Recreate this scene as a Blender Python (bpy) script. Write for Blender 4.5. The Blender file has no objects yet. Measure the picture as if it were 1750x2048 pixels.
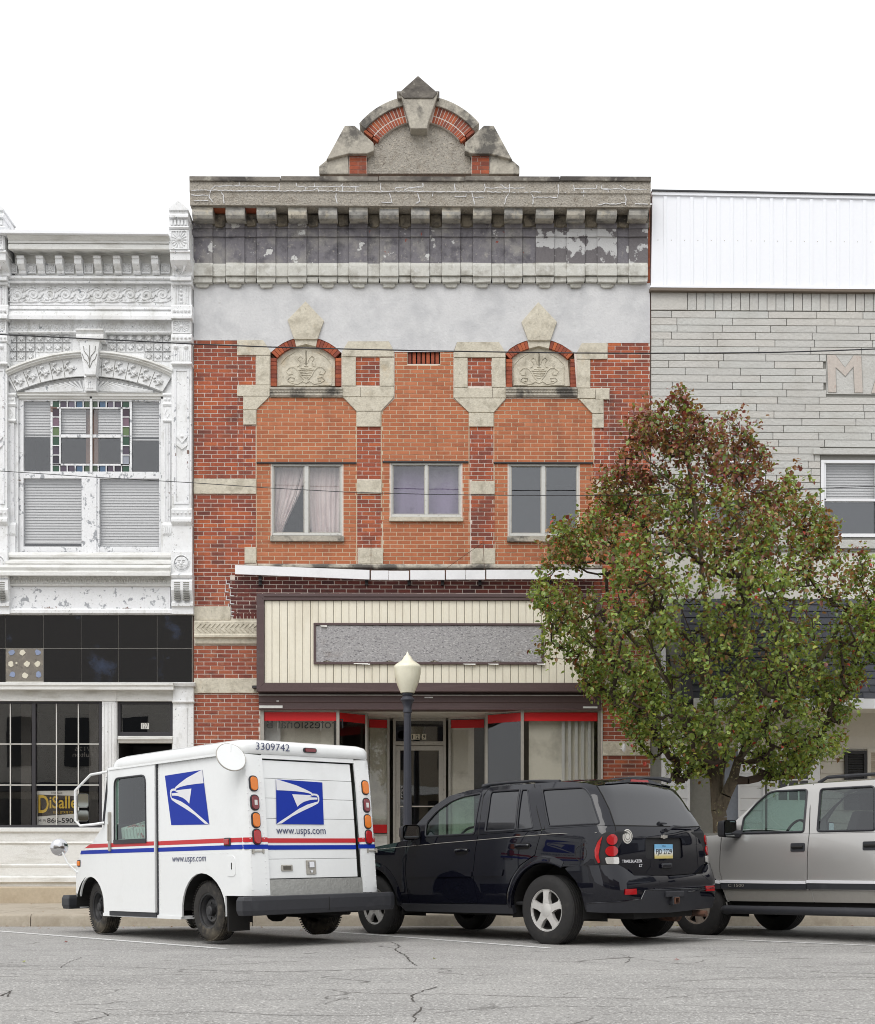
import bpy, bmesh, math, random
from mathutils import Vector, Matrix
from mathutils.geometry import delaunay_2d_cdt

random.seed(11)
RAD = math.radians
SC = bpy.context.scene
COL = SC.collection

# ------------------------------------------------------------------ camera
FPX, DIST, HORIZON, YAW = 2520.0, 21.0, 1683.0, RAD(0.6)   # focal length and horizon in pixels of a 1750 x 2048 frame
SHX = FPX * math.tan(YAW)
CAM_Z = 1.0
cam_data = bpy.data.cameras.new("camera")
cam_data.sensor_fit = 'VERTICAL'
cam_data.sensor_height = 36.0
cam_data.sensor_width = 36.0
cam_data.lens = 36.0 * FPX / 2048.0
cam_data.shift_y = (HORIZON - 1024.0) / 2048.0
cam_data.shift_x = -SHX / 2048.0
cam_data.clip_end = 2000.0
cam = bpy.data.objects.new("camera", cam_data)
cam.location = (0, -DIST, CAM_Z)
cam.rotation_euler = (RAD(90), 0, -YAW)
COL.objects.link(cam)
SC.camera = cam

# ------------------------------------------------------------------ overcast daylight
SUN_EL, SUN_AZ = RAD(52), RAD(205)
world = bpy.data.worlds.new("World")
SC.world = world
world.use_nodes = True
wn = world.node_tree
bg = wn.nodes["Background"]
sky = wn.nodes.new("ShaderNodeTexSky")
sky.sky_type = 'NISHITA'
sky.sun_disc = False
sky.sun_elevation = SUN_EL
sky.sun_rotation = SUN_AZ
sky.air_density = 1.0
sky.dust_density = 6.0
sky.ozone_density = 1.0
hs = wn.nodes.new("ShaderNodeHueSaturation")
hs.inputs['Saturation'].default_value = 0.12
mx = wn.nodes.new("ShaderNodeMix")
mx.data_type = 'RGBA'
mx.inputs['Factor'].default_value = 0.75
mx.inputs[7].default_value = (14.3, 14.5, 14.8, 1)          # even cloud deck
wn.links.new(sky.outputs['Color'], hs.inputs['Color'])
wn.links.new(hs.outputs['Color'], mx.inputs[6])
wn.links.new(mx.outputs[2], bg.inputs['Color'])
bg.inputs['Strength'].default_value = 0.1
sun_data = bpy.data.lights.new("sun", 'SUN')
sun_data.energy = 1.2
sun_data.angle = RAD(38)
sun_data.color = (1.0, 0.975, 0.94)
sun = bpy.data.objects.new("sun", sun_data)
sun.rotation_euler = (RAD(90) - SUN_EL, 0, RAD(-22))
COL.objects.link(sun)

SC.view_settings.view_transform = 'Standard'
SC.view_settings.look = 'None'
SC.view_settings.exposure = 0.0
SC.view_settings.gamma = 1.0
SC.view_settings.use_curve_mapping = False
SC.render.engine = 'CYCLES'
SC.cycles.use_denoising = True
SC.cycles.filter_width = 1.0
SC.cycles.max_bounces = 7
SC.cycles.diffuse_bounces = 3
SC.cycles.glossy_bounces = 4
SC.cycles.transmission_bounces = 6
SC.cycles.transparent_max_bounces = 10
SC.cycles.caustics_reflective = False
SC.cycles.caustics_refractive = False


def at(px, py, y=0.0):
    """World point seen at pixel (px, py) of the 1750 x 2048 frame on the plane Y = y."""
    dx, dz = (px - 875 - SHX) / FPX, (HORIZON - py) / FPX
    c, s = math.cos(YAW), math.sin(YAW)
    wx, wy = c * dx + s, -s * dx + c
    t = (y + DIST) / wy
    return Vector((wx * t, y, CAM_Z + dz * t))


# ------------------------------------------------------------------ meshes
class MB:
    def __init__(self):
        self.v, self.f, self.m = [], [], []

    def add(self, vs, fs, mi=0):
        o = len(self.v)
        self.v += [tuple(p) for p in vs]
        for q in fs:
            self.f.append(tuple(o + i for i in q))
            self.m.append(mi)
        return self

    def box(self, x0, x1, y0, y1, z0, z1, mi=0):
        vs = [(x0, y0, z0), (x1, y0, z0), (x1, y1, z0), (x0, y1, z0), (x0, y0, z1), (x1, y0, z1), (x1, y1, z1), (x0, y1, z1)]
        return self.add(vs, [(0, 3, 2, 1), (4, 5, 6, 7), (0, 1, 5, 4), (1, 2, 6, 5), (2, 3, 7, 6), (3, 0, 4, 7)], mi)

    def prism(self, poly, y0, y1, mi=0, back=True):
        """poly: (x, z) outline; front at y0, back at y1."""
        a = sum(poly[i][0] * poly[(i + 1) % len(poly)][1] - poly[(i + 1) % len(poly)][0] * poly[i][1] for i in range(len(poly)))
        if a < 0:
            poly = poly[::-1]
        n = len(poly)
        vs = [(x, y0, z) for x, z in poly] + [(x, y1, z) for x, z in poly]
        fs = [tuple(range(n))] + ([tuple(range(2 * n - 1, n - 1, -1))] if back else [])
        fs += [(i, i + n, (i + 1) % n + n, (i + 1) % n) for i in range(n)]
        return self.add(vs, fs, mi)

    def pbox(self, a, b, c, d, yf, yb, mi=0):
        """box whose front face (at depth yf) covers the pixel rectangle a..b, c..d"""
        p, q = at(a, c, yf), at(b, d, yf)
        p2, q2 = at(a, d, yf), at(b, c, yf)
        z1, z0 = (p.z + q2.z) / 2, (q.z + p2.z) / 2
        return self.box(p.x, q.x, yf, yb, z0, z1, mi)

    def pprism(self, pts, yf, yb, mi=0):
        return self.prism([(lambda w: (w.x, w.z))(at(x, y, yf)) for x, y in pts], yf, yb, mi)

    def mold(self, x0, x1, prof, yb, mi=0):
        """profile [(y, z), ...] from top to bottom swept from x0 to x1, closed at depth yb"""
        pr = [(yb, prof[0][1])] + list(prof) + [(yb, prof[-1][1])]
        n = len(pr)
        vs = [(x0, y, z) for y, z in pr] + [(x1, y, z) for y, z in pr]
        fs = [(i, i + 1, i + 1 + n, i + n) for i in range(n - 1)]
        fs += [tuple(range(n - 1, -1, -1)), tuple(range(n, 2 * n))]
        return self.add(vs, fs, mi)

    def pmold(self, a, b, prof, yb, mi=0):
        """profile [(y, pixel y), ...]"""
        c = (a + b) / 2
        yf = min(p[0] for p in prof)
        x0, x1 = at(a, prof[0][1], yf).x, at(b, prof[0][1], yf).x
        return self.mold(x0, x1, [(y, at(c, py, y).z) for y, py in prof], yb, mi)

    def tube(self, pts, r, n=8, mi=0, closed=False, cap=True):
        pts = [Vector(p) for p in pts]
        rs = r if isinstance(r, (list, tuple)) else [r] * len(pts)
        m = len(pts)
        o = len(self.v)
        ref = None
        for i, p in enumerate(pts):
            d = (pts[(i + 1) % m] - pts[i - 1]) if closed else (pts[min(i + 1, m - 1)] - pts[max(i - 1, 0)])
            if d.length < 1e-9:
                d = Vector((0, 0, 1))
            d.normalize()
            if ref is None:
                ref = Vector((0, 0, 1)) if abs(d.z) < .9 else Vector((1, 0, 0))
            u = d.cross(ref)
            if u.length < 1e-6:
                u = d.orthogonal()
            u.normalize()
            w = u.cross(d)
            ref = w
            for k in range(n):
                t = 2 * math.pi * k / n
                self.v.append(tuple(p + (u * math.cos(t) + w * math.sin(t)) * rs[i]))
        for i in range(m if closed else m - 1):
            j = (i + 1) % m
            for k in range(n):
                l = (k + 1) % n
                self.f.append((o + i * n + k, o + i * n + l, o + j * n + l, o + j * n + k))
                self.m.append(mi)
        if cap and not closed:
            self.f.append(tuple(o + k for k in range(n - 1, -1, -1)))
            self.f.append(tuple(o + (m - 1) * n + k for k in range(n)))
            self.m += [mi, mi]
        return self

    def lathe(self, prof, c=(0, 0, 0), n=24, axis='z', mi=0, cap=True):
        """profile [(r, h), ...] turned about an axis through c; cap closes open ends"""
        o = len(self.v)
        c = Vector(c)
        for r, h in prof:
            for k in range(n):
                t = 2 * math.pi * (k + .5) / n
                a, b = r * math.cos(t), r * math.sin(t)
                p = {'z': (a, b, h), 'y': (a, h, b), 'x': (h, a, b)}[axis]
                self.v.append(tuple(c + Vector(p)))
        for i in range(len(prof) - 1):
            for k in range(n):
                l = (k + 1) % n
                q = (o + i * n + k, o + i * n + l, o + (i + 1) * n + l, o + (i + 1) * n + k)
                self.f.append(q if axis != 'y' else q[::-1])
                self.m.append(mi)
        for i, rev in ((0, True), (len(prof) - 1, False)):
            if cap and prof[i][0] > 1e-5:
                q = tuple(o + i * n + k for k in range(n))
                self.f.append(q[::-1] if rev else q)
                self.m.append(mi)
        return self

    def mesh(self, name, mats, smooth=False):
        me = bpy.data.meshes.new(name)
        me.from_pydata(self.v, [], self.f)
        for m in (mats if isinstance(mats, (list, tuple)) else [mats]):
            me.materials.append(m)
        if any(self.m):
            me.polygons.foreach_set('material_index', self.m)
        if smooth:
            me.polygons.foreach_set('use_smooth', [True] * len(me.polygons))
            if smooth != 'full':
                me.set_sharp_from_angle(angle=RAD(35 if smooth is True else smooth))
        me.update()
        return me

    def build(self, name, mats, parent=None, smooth=False, bevel=0, fix=False, **kw):
        me = self.mesh(name, mats, smooth)
        if fix:
            bm = bmesh.new()
            bm.from_mesh(me)
            bmesh.ops.recalc_face_normals(bm, faces=bm.faces)
            bm.to_mesh(me)
            bm.free()
        return put(name, me, parent, bevel=bevel, **kw)


def put(name, me, parent=None, loc=None, bevel=0, label=None, cat=None, group=None, kind=None, mw=None):
    o = bpy.data.objects.new(name, me)
    COL.objects.link(o)
    if parent is not None:
        o.parent = parent
        if parent.get('_w') is not None:                       # geometry given in world coordinates
            o.matrix_parent_inverse = Matrix.Translation(-parent.location)
    if loc is not None:
        o.location = loc
    if mw is not None:
        o.matrix_local = mw
    if bevel:
        b = o.modifiers.new('bevel', 'BEVEL')
        b.width = bevel
        b.segments = 2
        b.limit_method = 'ANGLE'
        b.angle_limit = RAD(40)
    for k, val in (('label', label), ('category', cat), ('group', group), ('kind', kind)):
        if val:
            o[k] = val
    return o


def thing(name, label, cat, loc=(0, 0, 0), rot=None, group=None, world=False):
    o = bpy.data.objects.new(name, None)
    o.empty_display_size = .2
    COL.objects.link(o)
    o.location = loc
    if rot:
        o.rotation_euler = rot
    o['label'] = label
    o['category'] = cat
    if group:
        o['group'] = group
    if world:
        o['_w'] = 1
    return o


def inside(p, poly):
    c = False
    x, y = p
    j = len(poly) - 1
    for i in range(len(poly)):
        xi, yi = poly[i]
        xj, yj = poly[j]
        if (yi > y) != (yj > y) and x < (xj - xi) * (y - yi) / (yj - yi) + xi:
            c = not c
        j = i
    return c


def cdt(outline, holes=(), step=0):
    """triangulate a 2D outline with holes; interior points every `step`"""
    vs, es = [], []
    for lp in [outline] + list(holes):
        o = len(vs)
        n = len(lp)
        vs += [Vector(p) for p in lp]
        es += [(o + i, o + (i + 1) % n) for i in range(n)]
    if step:
        xs, ys = [p[0] for p in outline], [p[1] for p in outline]
        x = min(xs) + step / 2
        while x < max(xs):
            y = min(ys) + step / 2
            while y < max(ys):
                if inside((x, y), outline) and not any(inside((x, y), h) for h in holes):
                    vs.append(Vector((x, y)))
                y += step
            x += step
    r = delaunay_2d_cdt(vs, es, [], 0, 1e-5)
    ov, tris = r[0], []
    for t in r[2]:
        c = (sum(ov[i].x for i in t) / 3, sum(ov[i].y for i in t) / 3)
        if inside(c, outline) and not any(inside(c, h) for h in holes):
            tris.append(tuple(t))
    return [(p.x, p.y) for p in ov], tris


def rrect(x0, x1, y0, y1, r, n=4):
    """rounded rectangle outline"""
    out = []
    for cx, cy, a in ((x1 - r, y1 - r, 0), (x0 + r, y1 - r, 90), (x0 + r, y0 + r, 180), (x1 - r, y0 + r, 270)):
        for k in range(n + 1):
            t = RAD(a + 90 * k / n)
            out.append((cx + r * math.cos(t), cy + r * math.sin(t)))
    return out


def rpoly(pts, r, n=4):
    """polygon with rounded corners; r one number or one per corner"""
    out = []
    m = len(pts)
    for i in range(m):
        p, a, b = Vector(pts[i]), Vector(pts[i - 1]), Vector(pts[(i + 1) % m])
        rr = r[i] if isinstance(r, (list, tuple)) else r
        if rr <= 0:
            out.append(tuple(p))
            continue
        u, w = (a - p), (b - p)
        d = min(rr, u.length * .48, w.length * .48)
        s, e = p + u.normalized() * d, p + w.normalized() * d
        for k in range(n + 1):
            t = k / n
            out.append(tuple(s * (1 - t) ** 2 + p * 2 * t * (1 - t) + e * t * t))
    return out


def clip(poly, reg):
    """Sutherland-Hodgman: polygon clipped by a convex, counter-clockwise region"""
    out = poly
    for i in range(len(reg)):
        a, b = reg[i], reg[(i + 1) % len(reg)]
        src, out = out, []
        for k in range(len(src)):
            p, q = src[k], src[(k + 1) % len(src)]
            sp = (b[0] - a[0]) * (p[1] - a[1]) - (b[1] - a[1]) * (p[0] - a[0])
            sq = (b[0] - a[0]) * (q[1] - a[1]) - (b[1] - a[1]) * (q[0] - a[0])
            if sp >= 0:
                out.append(p)
            if (sp > 0 and sq < 0) or (sp < 0 and sq > 0):
                t = sp / (sp - sq)
                out.append((p[0] + (q[0] - p[0]) * t, p[1] + (q[1] - p[1]) * t))
        if not out:
            return []
    return out


def ccw(poly):
    a = sum(poly[i][0] * poly[(i + 1) % len(poly)][1] - poly[(i + 1) % len(poly)][0] * poly[i][1] for i in range(len(poly)))
    return list(poly) if a > 0 else list(poly)[::-1]


def area(poly):
    return abs(sum(poly[i][0] * poly[(i + 1) % len(poly)][1] - poly[(i + 1) % len(poly)][0] * poly[i][1] for i in range(len(poly)))) / 2


def text_mesh(body, mat, depth=.002, shear=0, bold=0):
    cu = bpy.data.curves.new('lettering', 'FONT')
    cu.body = body
    cu.size = 1
    cu.extrude = depth
    cu.shear = shear
    cu.offset = bold
    cu.resolution_u = 3
    ob = bpy.data.objects.new('lettering', cu)
    COL.objects.link(ob)
    dg = bpy.context.evaluated_depsgraph_get()
    me = bpy.data.meshes.new_from_object(ob.evaluated_get(dg))
    bpy.data.objects.remove(ob)
    bpy.data.curves.remove(cu)
    me.materials.clear()
    me.materials.append(mat)
    return me


def lettering(body, parent, mat, origin, xdir, up, w, h, name='lettering', depth=.0015, shear=0, bold=0, label=None):
    """text fitted into w x h with its lower left corner at origin; xdir reversed gives mirrored writing"""
    me = text_mesh(body, mat, 0, shear, bold)
    xs = [v.co.x for v in me.vertices]
    ys = [v.co.y for v in me.vertices]
    x0, x1, y0, y1 = min(xs), max(xs), min(ys), max(ys)
    xd, ud = Vector(xdir).normalized(), Vector(up).normalized()
    nd = xd.cross(ud)
    sx, sy = w / (x1 - x0), h / (y1 - y0)
    o = Vector(origin)
    base = [o + xd * ((v.co.x - x0) * sx) + ud * ((v.co.y - y0) * sy) for v in me.vertices]
    for v, b in zip(me.vertices, base):
        v.co = b
    me.update()
    return put(name, me, parent, label=label)
# ------------------------------------------------------------------ materials
def lin(c):
    c = c / 255.0
    return c / 12.92 if c <= .04045 else ((c + .055) / 1.055) ** 2.4


def C(r, g, b, k=1.0):
    return (lin(r) * k, lin(g) * k, lin(b) * k, 1)


def node(nt, t, **kw):
    n = nt.nodes.new(t)
    for k, v in kw.items():
        k = k.replace('_', ' ')
        if k in n.inputs:
            n.inputs[k].default_value = v
        else:
            setattr(n, k.replace(' ', '_'), v)
    return n


def noise_fac(nt, pos, scale, lo, hi, detail=5, stretch=None, rough=.6, dist=0):
    src = pos
    if stretch:
        mp = node(nt, 'ShaderNodeMapping')
        mp.inputs['Scale'].default_value = stretch
        nt.links.new(src, mp.inputs['Vector'])
        src = mp.outputs['Vector']
    nz = node(nt, 'ShaderNodeTexNoise', Scale=scale, Detail=detail, Roughness=rough, Distortion=dist)
    nt.links.new(src, nz.inputs['Vector'])
    mr = node(nt, 'ShaderNodeMapRange')
    mr.inputs['From Min'].default_value = lo
    mr.inputs['From Max'].default_value = hi
    nt.links.new(nz.outputs['Fac'], mr.inputs['Value'])
    return mr.outputs['Result']


def mixc(nt, fac, a, b, mode='MIX'):
    m = nt.nodes.new('ShaderNodeMix')
    m.data_type = 'RGBA'
    m.blend_type = mode
    for s, val in ((0, fac), (6, a), (7, b)):
        if hasattr(val, 'is_output'):
            nt.links.new(val, m.inputs[s])
        elif s == 0:
            m.inputs[0].default_value = val
        else:
            m.inputs[s].default_value = val
    return m.outputs[2]


def mulf(nt, a, b):
    m = nt.nodes.new('ShaderNodeMath')
    m.operation = 'MULTIPLY'
    nt.links.new(a, m.inputs[0])
    if hasattr(b, 'is_output'):
        nt.links.new(b, m.inputs[1])
    else:
        m.inputs[1].default_value = b
    return m.outputs[0]


def M(name, col, rough=.75, layers=(), rand=None, bump=0, bscale=60, bdetail=6, metal=0, coat=0, spec=.5, local=False, var=.08, vscale=25, bstretch=None):
    """Principled material. layers: (colour, scale, lo, hi, amount, stretch) noise patches laid over the base.
    rand: list of colours picked per piece (mesh island / object)."""
    m = bpy.data.materials.new(name)
    m.use_nodes = True
    nt = m.node_tree
    b = nt.nodes['Principled BSDF']
    if local:
        pos = node(nt, 'ShaderNodeTexCoord').outputs['Object']
    else:
        pos = node(nt, 'ShaderNodeNewGeometry').outputs['Position']
    cur = col
    if rand:
        g = node(nt, 'ShaderNodeNewGeometry')
        oi = node(nt, 'ShaderNodeObjectInfo')
        ad = node(nt, 'ShaderNodeMath', operation='ADD')
        nt.links.new(g.outputs['Random Per Island'], ad.inputs[0])
        nt.links.new(oi.outputs['Random'], ad.inputs[1])
        fr = node(nt, 'ShaderNodeMath', operation='FRACT')
        nt.links.new(ad.outputs[0], fr.inputs[0])
        rp = nt.nodes.new('ShaderNodeValToRGB')
        rp.color_ramp.interpolation = 'LINEAR'
        el = rp.color_ramp.elements
        while len(el) < len(rand):
            el.new(.5)
        for i, cc in enumerate(rand):
            el[i].position = i / (len(rand) - 1)
            el[i].color = cc
        nt.links.new(fr.outputs[0], rp.inputs['Fac'])
        cur = rp.outputs['Color']
    if var:
        f = noise_fac(nt, pos, vscale, .3, .7, 6)
        rmp = node(nt, 'ShaderNodeMapRange')
        rmp.inputs['To Min'].default_value = 1 - var
        rmp.inputs['To Max'].default_value = 1 + var
        nt.links.new(f, rmp.inputs['Value'])
        cmb = node(nt, 'ShaderNodeCombineColor')
        for s in range(3):
            nt.links.new(rmp.outputs['Result'], cmb.inputs[s])
        cur = mixc(nt, 1.0, cur, cmb.outputs[0], 'MULTIPLY')
    for ly in layers:
        lc, scale, lo, hi, amt = ly[:5]
        st = ly[5] if len(ly) > 5 else None
        f = noise_fac(nt, pos, scale, lo, hi, 7, st)
        cur = mixc(nt, mulf(nt, f, amt), cur, lc)
    if hasattr(cur, 'is_output'):
        nt.links.new(cur, b.inputs['Base Color'])
    else:
        b.inputs['Base Color'].default_value = cur
    b.inputs['Roughness'].default_value = rough
    b.inputs['Metallic'].default_value = metal
    b.inputs['Specular IOR Level'].default_value = spec
    if coat:
        b.inputs['Coat Weight'].default_value = coat
        b.inputs['Coat Roughness'].default_value = .03
    if bump:
        src = pos
        if bstretch:
            mp = node(nt, 'ShaderNodeMapping')
            mp.inputs['Scale'].default_value = bstretch
            nt.links.new(pos, mp.inputs['Vector'])
            src = mp.outputs['Vector']
        nz = node(nt, 'ShaderNodeTexNoise', Scale=bscale, Detail=bdetail, Roughness=.6)
        nt.links.new(src, nz.inputs['Vector'])
        bp = node(nt, 'ShaderNodeBump', Strength=1.0, Distance=bump)
        nt.links.new(nz.outputs['Fac'], bp.inputs['Height'])
        nt.links.new(bp.outputs['Normal'], b.inputs['Normal'])
    return m


def GLASS(name, tint, refl=1.0, rough=.0, base=.0, wob=0):
    """thin glass: see-through tint under a Fresnel reflection"""
    m = bpy.data.materials.new(name)
    m.use_nodes = True
    nt = m.node_tree
    nt.nodes.remove(nt.nodes['Principled BSDF'])
    out = nt.nodes['Material Output']
    tr = node(nt, 'ShaderNodeBsdfTransparent', Color=tint)
    gl = node(nt, 'ShaderNodeBsdfGlossy', Roughness=rough)
    gl.inputs['Color'].default_value = (.95, .97, 1, 1)
    fr = node(nt, 'ShaderNodeFresnel', IOR=1.5)
    gb = node(nt, 'ShaderNodeNewGeometry')
    io = node(nt, 'ShaderNodeMath', operation='MULTIPLY_ADD')
    io.inputs[1].default_value = 1 / 1.5 - 1.5
    io.inputs[2].default_value = 1.5
    nt.links.new(gb.outputs['Backfacing'], io.inputs[0])
    nt.links.new(io.outputs[0], fr.inputs['IOR'])
    ma = node(nt, 'ShaderNodeMath', operation='MULTIPLY_ADD', use_clamp=True)
    ma.inputs[1].default_value = refl
    ma.inputs[2].default_value = base
    nt.links.new(fr.outputs[0], ma.inputs[0])
    if wob:
        pos = node(nt, 'ShaderNodeNewGeometry').outputs['Position']
        nz = node(nt, 'ShaderNodeTexNoise', Scale=1.7, Detail=1)
        nt.links.new(pos, nz.inputs['Vector'])
        bp = node(nt, 'ShaderNodeBump', Strength=1.0, Distance=wob)
        nt.links.new(nz.outputs['Fac'], bp.inputs['Height'])
        nt.links.new(bp.outputs['Normal'], gl.inputs['Normal'])
    mixs = node(nt, 'ShaderNodeMixShader')
    nt.links.new(ma.outputs[0], mixs.inputs[0])
    nt.links.new(tr.outputs[0], mixs.inputs[1])
    nt.links.new(gl.outputs[0], mixs.inputs[2])
    nt.links.new(mixs.outputs[0], out.inputs['Surface'])
    return m


GREY_DIRT = C(92, 88, 82)
m_mortar_white = M('mortar_white', C(220, 208, 198), .9, [(C(176, 140, 124), 6, .52, .78, .55), (C(150, 136, 126), 2, .58, .75, .5)], bump=.003, bscale=150)
m_mortar_grey = M('mortar_grey', C(204, 184, 158), .9, bump=.002, bscale=150)
m_brick_old = M('brick_old', C(150, 62, 45), .85, [(C(86, 52, 48), 2.2, .5, .72, .7), (C(78, 56, 52), 1.1, .53, .72, .55, (1.8, 1, .4)), (C(200, 98, 52), 3.1, .6, .75, .55), (C(205, 185, 170), 30, .66, .78, .4)],
                rand=[C(122, 66, 53), C(150, 78, 58), C(166, 84, 56), C(138, 71, 55), C(178, 92, 58), C(156, 80, 57), C(188, 102, 62), C(130, 68, 55)], bump=.004, bscale=90, var=.16, vscale=45)
m_brick_pale = M('brick_weathered', C(160, 88, 64), .9, [(C(66, 56, 54), 3, .55, .7, .7, (1, 1, 2.5)), (C(190, 150, 125), 9, .55, .75, .5)],
                 rand=[C(158, 86, 62), C(140, 72, 56), C(172, 100, 72), C(150, 80, 60), C(128, 66, 54)], bump=.004, bscale=90, var=.15, vscale=45)
m_brick_dark = M('brick_dark', C(92, 46, 42), .85, [(C(50, 40, 42), 4, .5, .7, .5)],
                 rand=[C(84, 44, 42), C(104, 50, 44), C(72, 40, 40), C(116, 58, 48), C(92, 48, 42)], bump=.004, bscale=90, var=.15, vscale=45)
m_brick_new = M('brick_new', C(182, 104, 68), .85, [(C(150, 86, 62), 2, .5, .75, .5), (C(122, 76, 60), 1.3, .54, .74, .5, (2.2, 1, .35)), (C(196, 140, 104), 9, .6, .75, .4)],
                rand=[C(176, 105, 71), C(186, 113, 77), C(166, 98, 67), C(181, 109, 73), C(192, 120, 84)], bump=.0025, bscale=110, var=.07, vscale=60)
m_sandstone = M('sandstone', C(205, 198, 181), .9, [(C(140, 132, 114), 5, .5, .72, .65), (C(226, 220, 204), 8, .55, .7, .5), (C(204, 176, 134), 3, .6, .75, .4), (C(92, 86, 76), 26, .62, .74, .55, (1, 1, .35))], bump=.008, bscale=40, var=.12)
m_sandstone_dark = M('sandstone_weathered', C(176, 170, 158), .92, [(C(76, 74, 72), 2.6, .48, .6, .85), (C(212, 206, 190), 6, .54, .68, .6), (C(60, 58, 56), 9, .6, .7, .5, (1, 1, .4))], bump=.008, bscale=35, var=.14)
m_coping = M('coping_stone', C(128, 122, 114), .9, [(C(66, 62, 60), 3, .46, .62, .85, (.5, 1, 1)), (C(176, 172, 160), 7, .56, .68, .75)], bump=.006, bscale=40, var=.1)
m_roughcast = M('roughcast', C(172, 166, 156), .95, [(C(134, 124, 110), 5, .5, .7, .6), (C(206, 196, 180), 30, .52, .66, .6), (C(96, 88, 78), 34, .56, .68, .7)], bump=.035, bscale=30, bdetail=8, var=.14, vscale=50)
m_caulk = M('white_caulk', C(226, 226, 228), .7, var=.05)
m_plaster = M('pale_plaster', C(208, 208, 209), .9, [(C(176, 177, 180), 1.6, .45, .7, .75), (C(222, 222, 222), 4, .52, .7, .5), (C(164, 160, 156), 9, .64, .78, .6), (C(150, 146, 142), 40, .7, .78, .5, (1, 1, 2))], bump=.006, bscale=30, var=.05)
m_frieze = M('grey_painted_frieze', C(122, 119, 124), .85, [(C(158, 155, 150), 2.6, .5, .66, .75), (C(80, 78, 84), 5, .52, .66, .7), (C(168, 164, 156), 18, .58, .68, .6), (C(206, 206, 204), 3.6, .63, .645, 1.0), (C(150, 72, 56), 5.5, .69, .705, .9)], bump=.006, bscale=45, var=.1)
m_frieze_patched = M('patched_frieze', C(112, 108, 110), .85, [(C(196, 196, 196), 2.6, .5, .52, 1.0), (C(150, 62, 60), 8, .7, .72, .9)], bump=.006, bscale=45, var=.1)
m_stone_pale = M('pale_painted_stone', C(200, 199, 192), .88, [(C(148, 144, 134), 5, .48, .68, .75), (C(224, 224, 222), 12, .55, .7, .5), (C(112, 106, 98), 22, .66, .76, .5)], bump=.008, bscale=40, var=.07)
m_modillion = M('modillion_stone', C(172, 166, 152), .88, [(C(104, 102, 100), 6, .46, .64, .75), (C(206, 196, 172), 9, .56, .7, .6), (C(70, 68, 66), 16, .6, .7, .6)], rand=[C(152, 151, 148), C(180, 176, 166), C(170, 168, 163), C(192, 184, 168)], bump=.006, bscale=40, var=.1, bstretch=(1, 3, 3))
m_niche_back = M('cornice_recess', C(122, 114, 100), .95, [(C(46, 44, 44), 5, .46, .62, .85), (C(188, 178, 158), 8, .6, .7, .6)], bump=.01, bscale=40, var=.15)
m_white_metal = M('white_enamel_metal', C(240, 240, 242), .4, [(C(150, 120, 96), 14, .7, .76, .6), (C(214, 214, 216), 3, .5, .7, .4)], var=.03)
m_rust = M('rusty_iron', C(104, 72, 56), .8, [(C(54, 42, 38), 12, .42, .6, .85)], bump=.002)
m_iron = M('black_iron', C(52, 50, 52), .6)
m_brown = M('brown_painted_board', C(86, 68, 68), .55, [(C(116, 98, 96), 3, .55, .75, .5, (.2, 1, 3)), (C(206, 200, 194), 16, .74, .76, .7, (.5, 1, 2))], var=.08, bump=.002)
m_cream = M('cream_ribbed_siding', C(238, 232, 214), .5, [(C(190, 178, 150), 2, .52, .75, .35, (1, 1, .4))], var=.03)
m_alu = M('aluminium_frame', C(176, 172, 164), .42, [(C(120, 116, 110), 18, .58, .72, .5)], metal=.55, var=.06)
m_alu_white = M('weathered_white_frame', C(206, 206, 202), .5, [(C(140, 136, 128), 22, .6, .7, .6)], var=.05)
m_red = M('red_band', C(206, 16, 22), .45, var=.05)
m_dark = M('dark_interior', C(34, 32, 32), .9, var=0)
m_dim = M('dim_interior', C(92, 88, 82), .9)
m_pale_board = M('pale_interior_board', C(240, 236, 224), .8, [(C(150, 144, 132), 2, .5, .7, .5)], var=.04)
m_osb = M('weathered_strand_board', C(166, 164, 165), .9, [(C(204, 202, 202), 48, .52, .64, .85, (.6, 1, 1.2)), (C(84, 82, 88), 42, .54, .66, .8, (.6, 1, 1.3)), (C(110, 88, 72), 2.5, .62, .8, .6)], bump=.006, bscale=60, bstretch=(.5, 1, 1.6), var=.12, vscale=70)
m_white_iron = M('peeling_white_paint', C(238, 239, 240), .65, [(C(214, 215, 216), 3, .5, .72, .5), (C(130, 136, 142), 9, .655, .68, .8), (C(160, 158, 152), 24, .62, .68, .65), (C(196, 196, 192), 6, .55, .66, .5, (1.4, 1, .5)), (C(190, 188, 180), 1.4, .5, .7, .4, (1, 1, .3))], bump=.004, bscale=60, var=.04)
m_white_peel = M('badly_peeling_white_paint', C(236, 237, 239), .7, [(C(136, 140, 146), 11, .57, .62, .8, (1, 1, .9)), (C(112, 86, 76), 3.2, .66, .68, .95, (1, 1, 1.5)), (C(180, 180, 178), 20, .62, .68, .7)], bump=.006, bscale=70, var=.04)
m_white_grime = M('grimy_white_paint', C(226, 226, 223), .7, [(C(182, 179, 170), 5, .5, .72, .65, (.4, 1, 2)), (C(128, 124, 114), 26, .66, .74, .6)], bump=.004, bscale=60, var=.05)
m_black_glass = M('black_structural_glass', C(14, 15, 20), .04, [(C(66, 80, 108), 1.9, .6, .8, .6)], spec=.65, var=0)
m_adhesive_board = M('bare_board_with_glue', C(122, 116, 108), .9, [(C(160, 152, 138), 9, .5, .7, .6), (C(80, 76, 72), 16, .58, .7, .6)])
m_glue = M('pale_glue_dab', C(214, 208, 190), .8)
m_glue_blue = M('blue_glue_dab', C(136, 148, 176), .8)
m_dark_frame = M('dark_window_frame', C(52, 50, 54), .5, var=.05)
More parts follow.
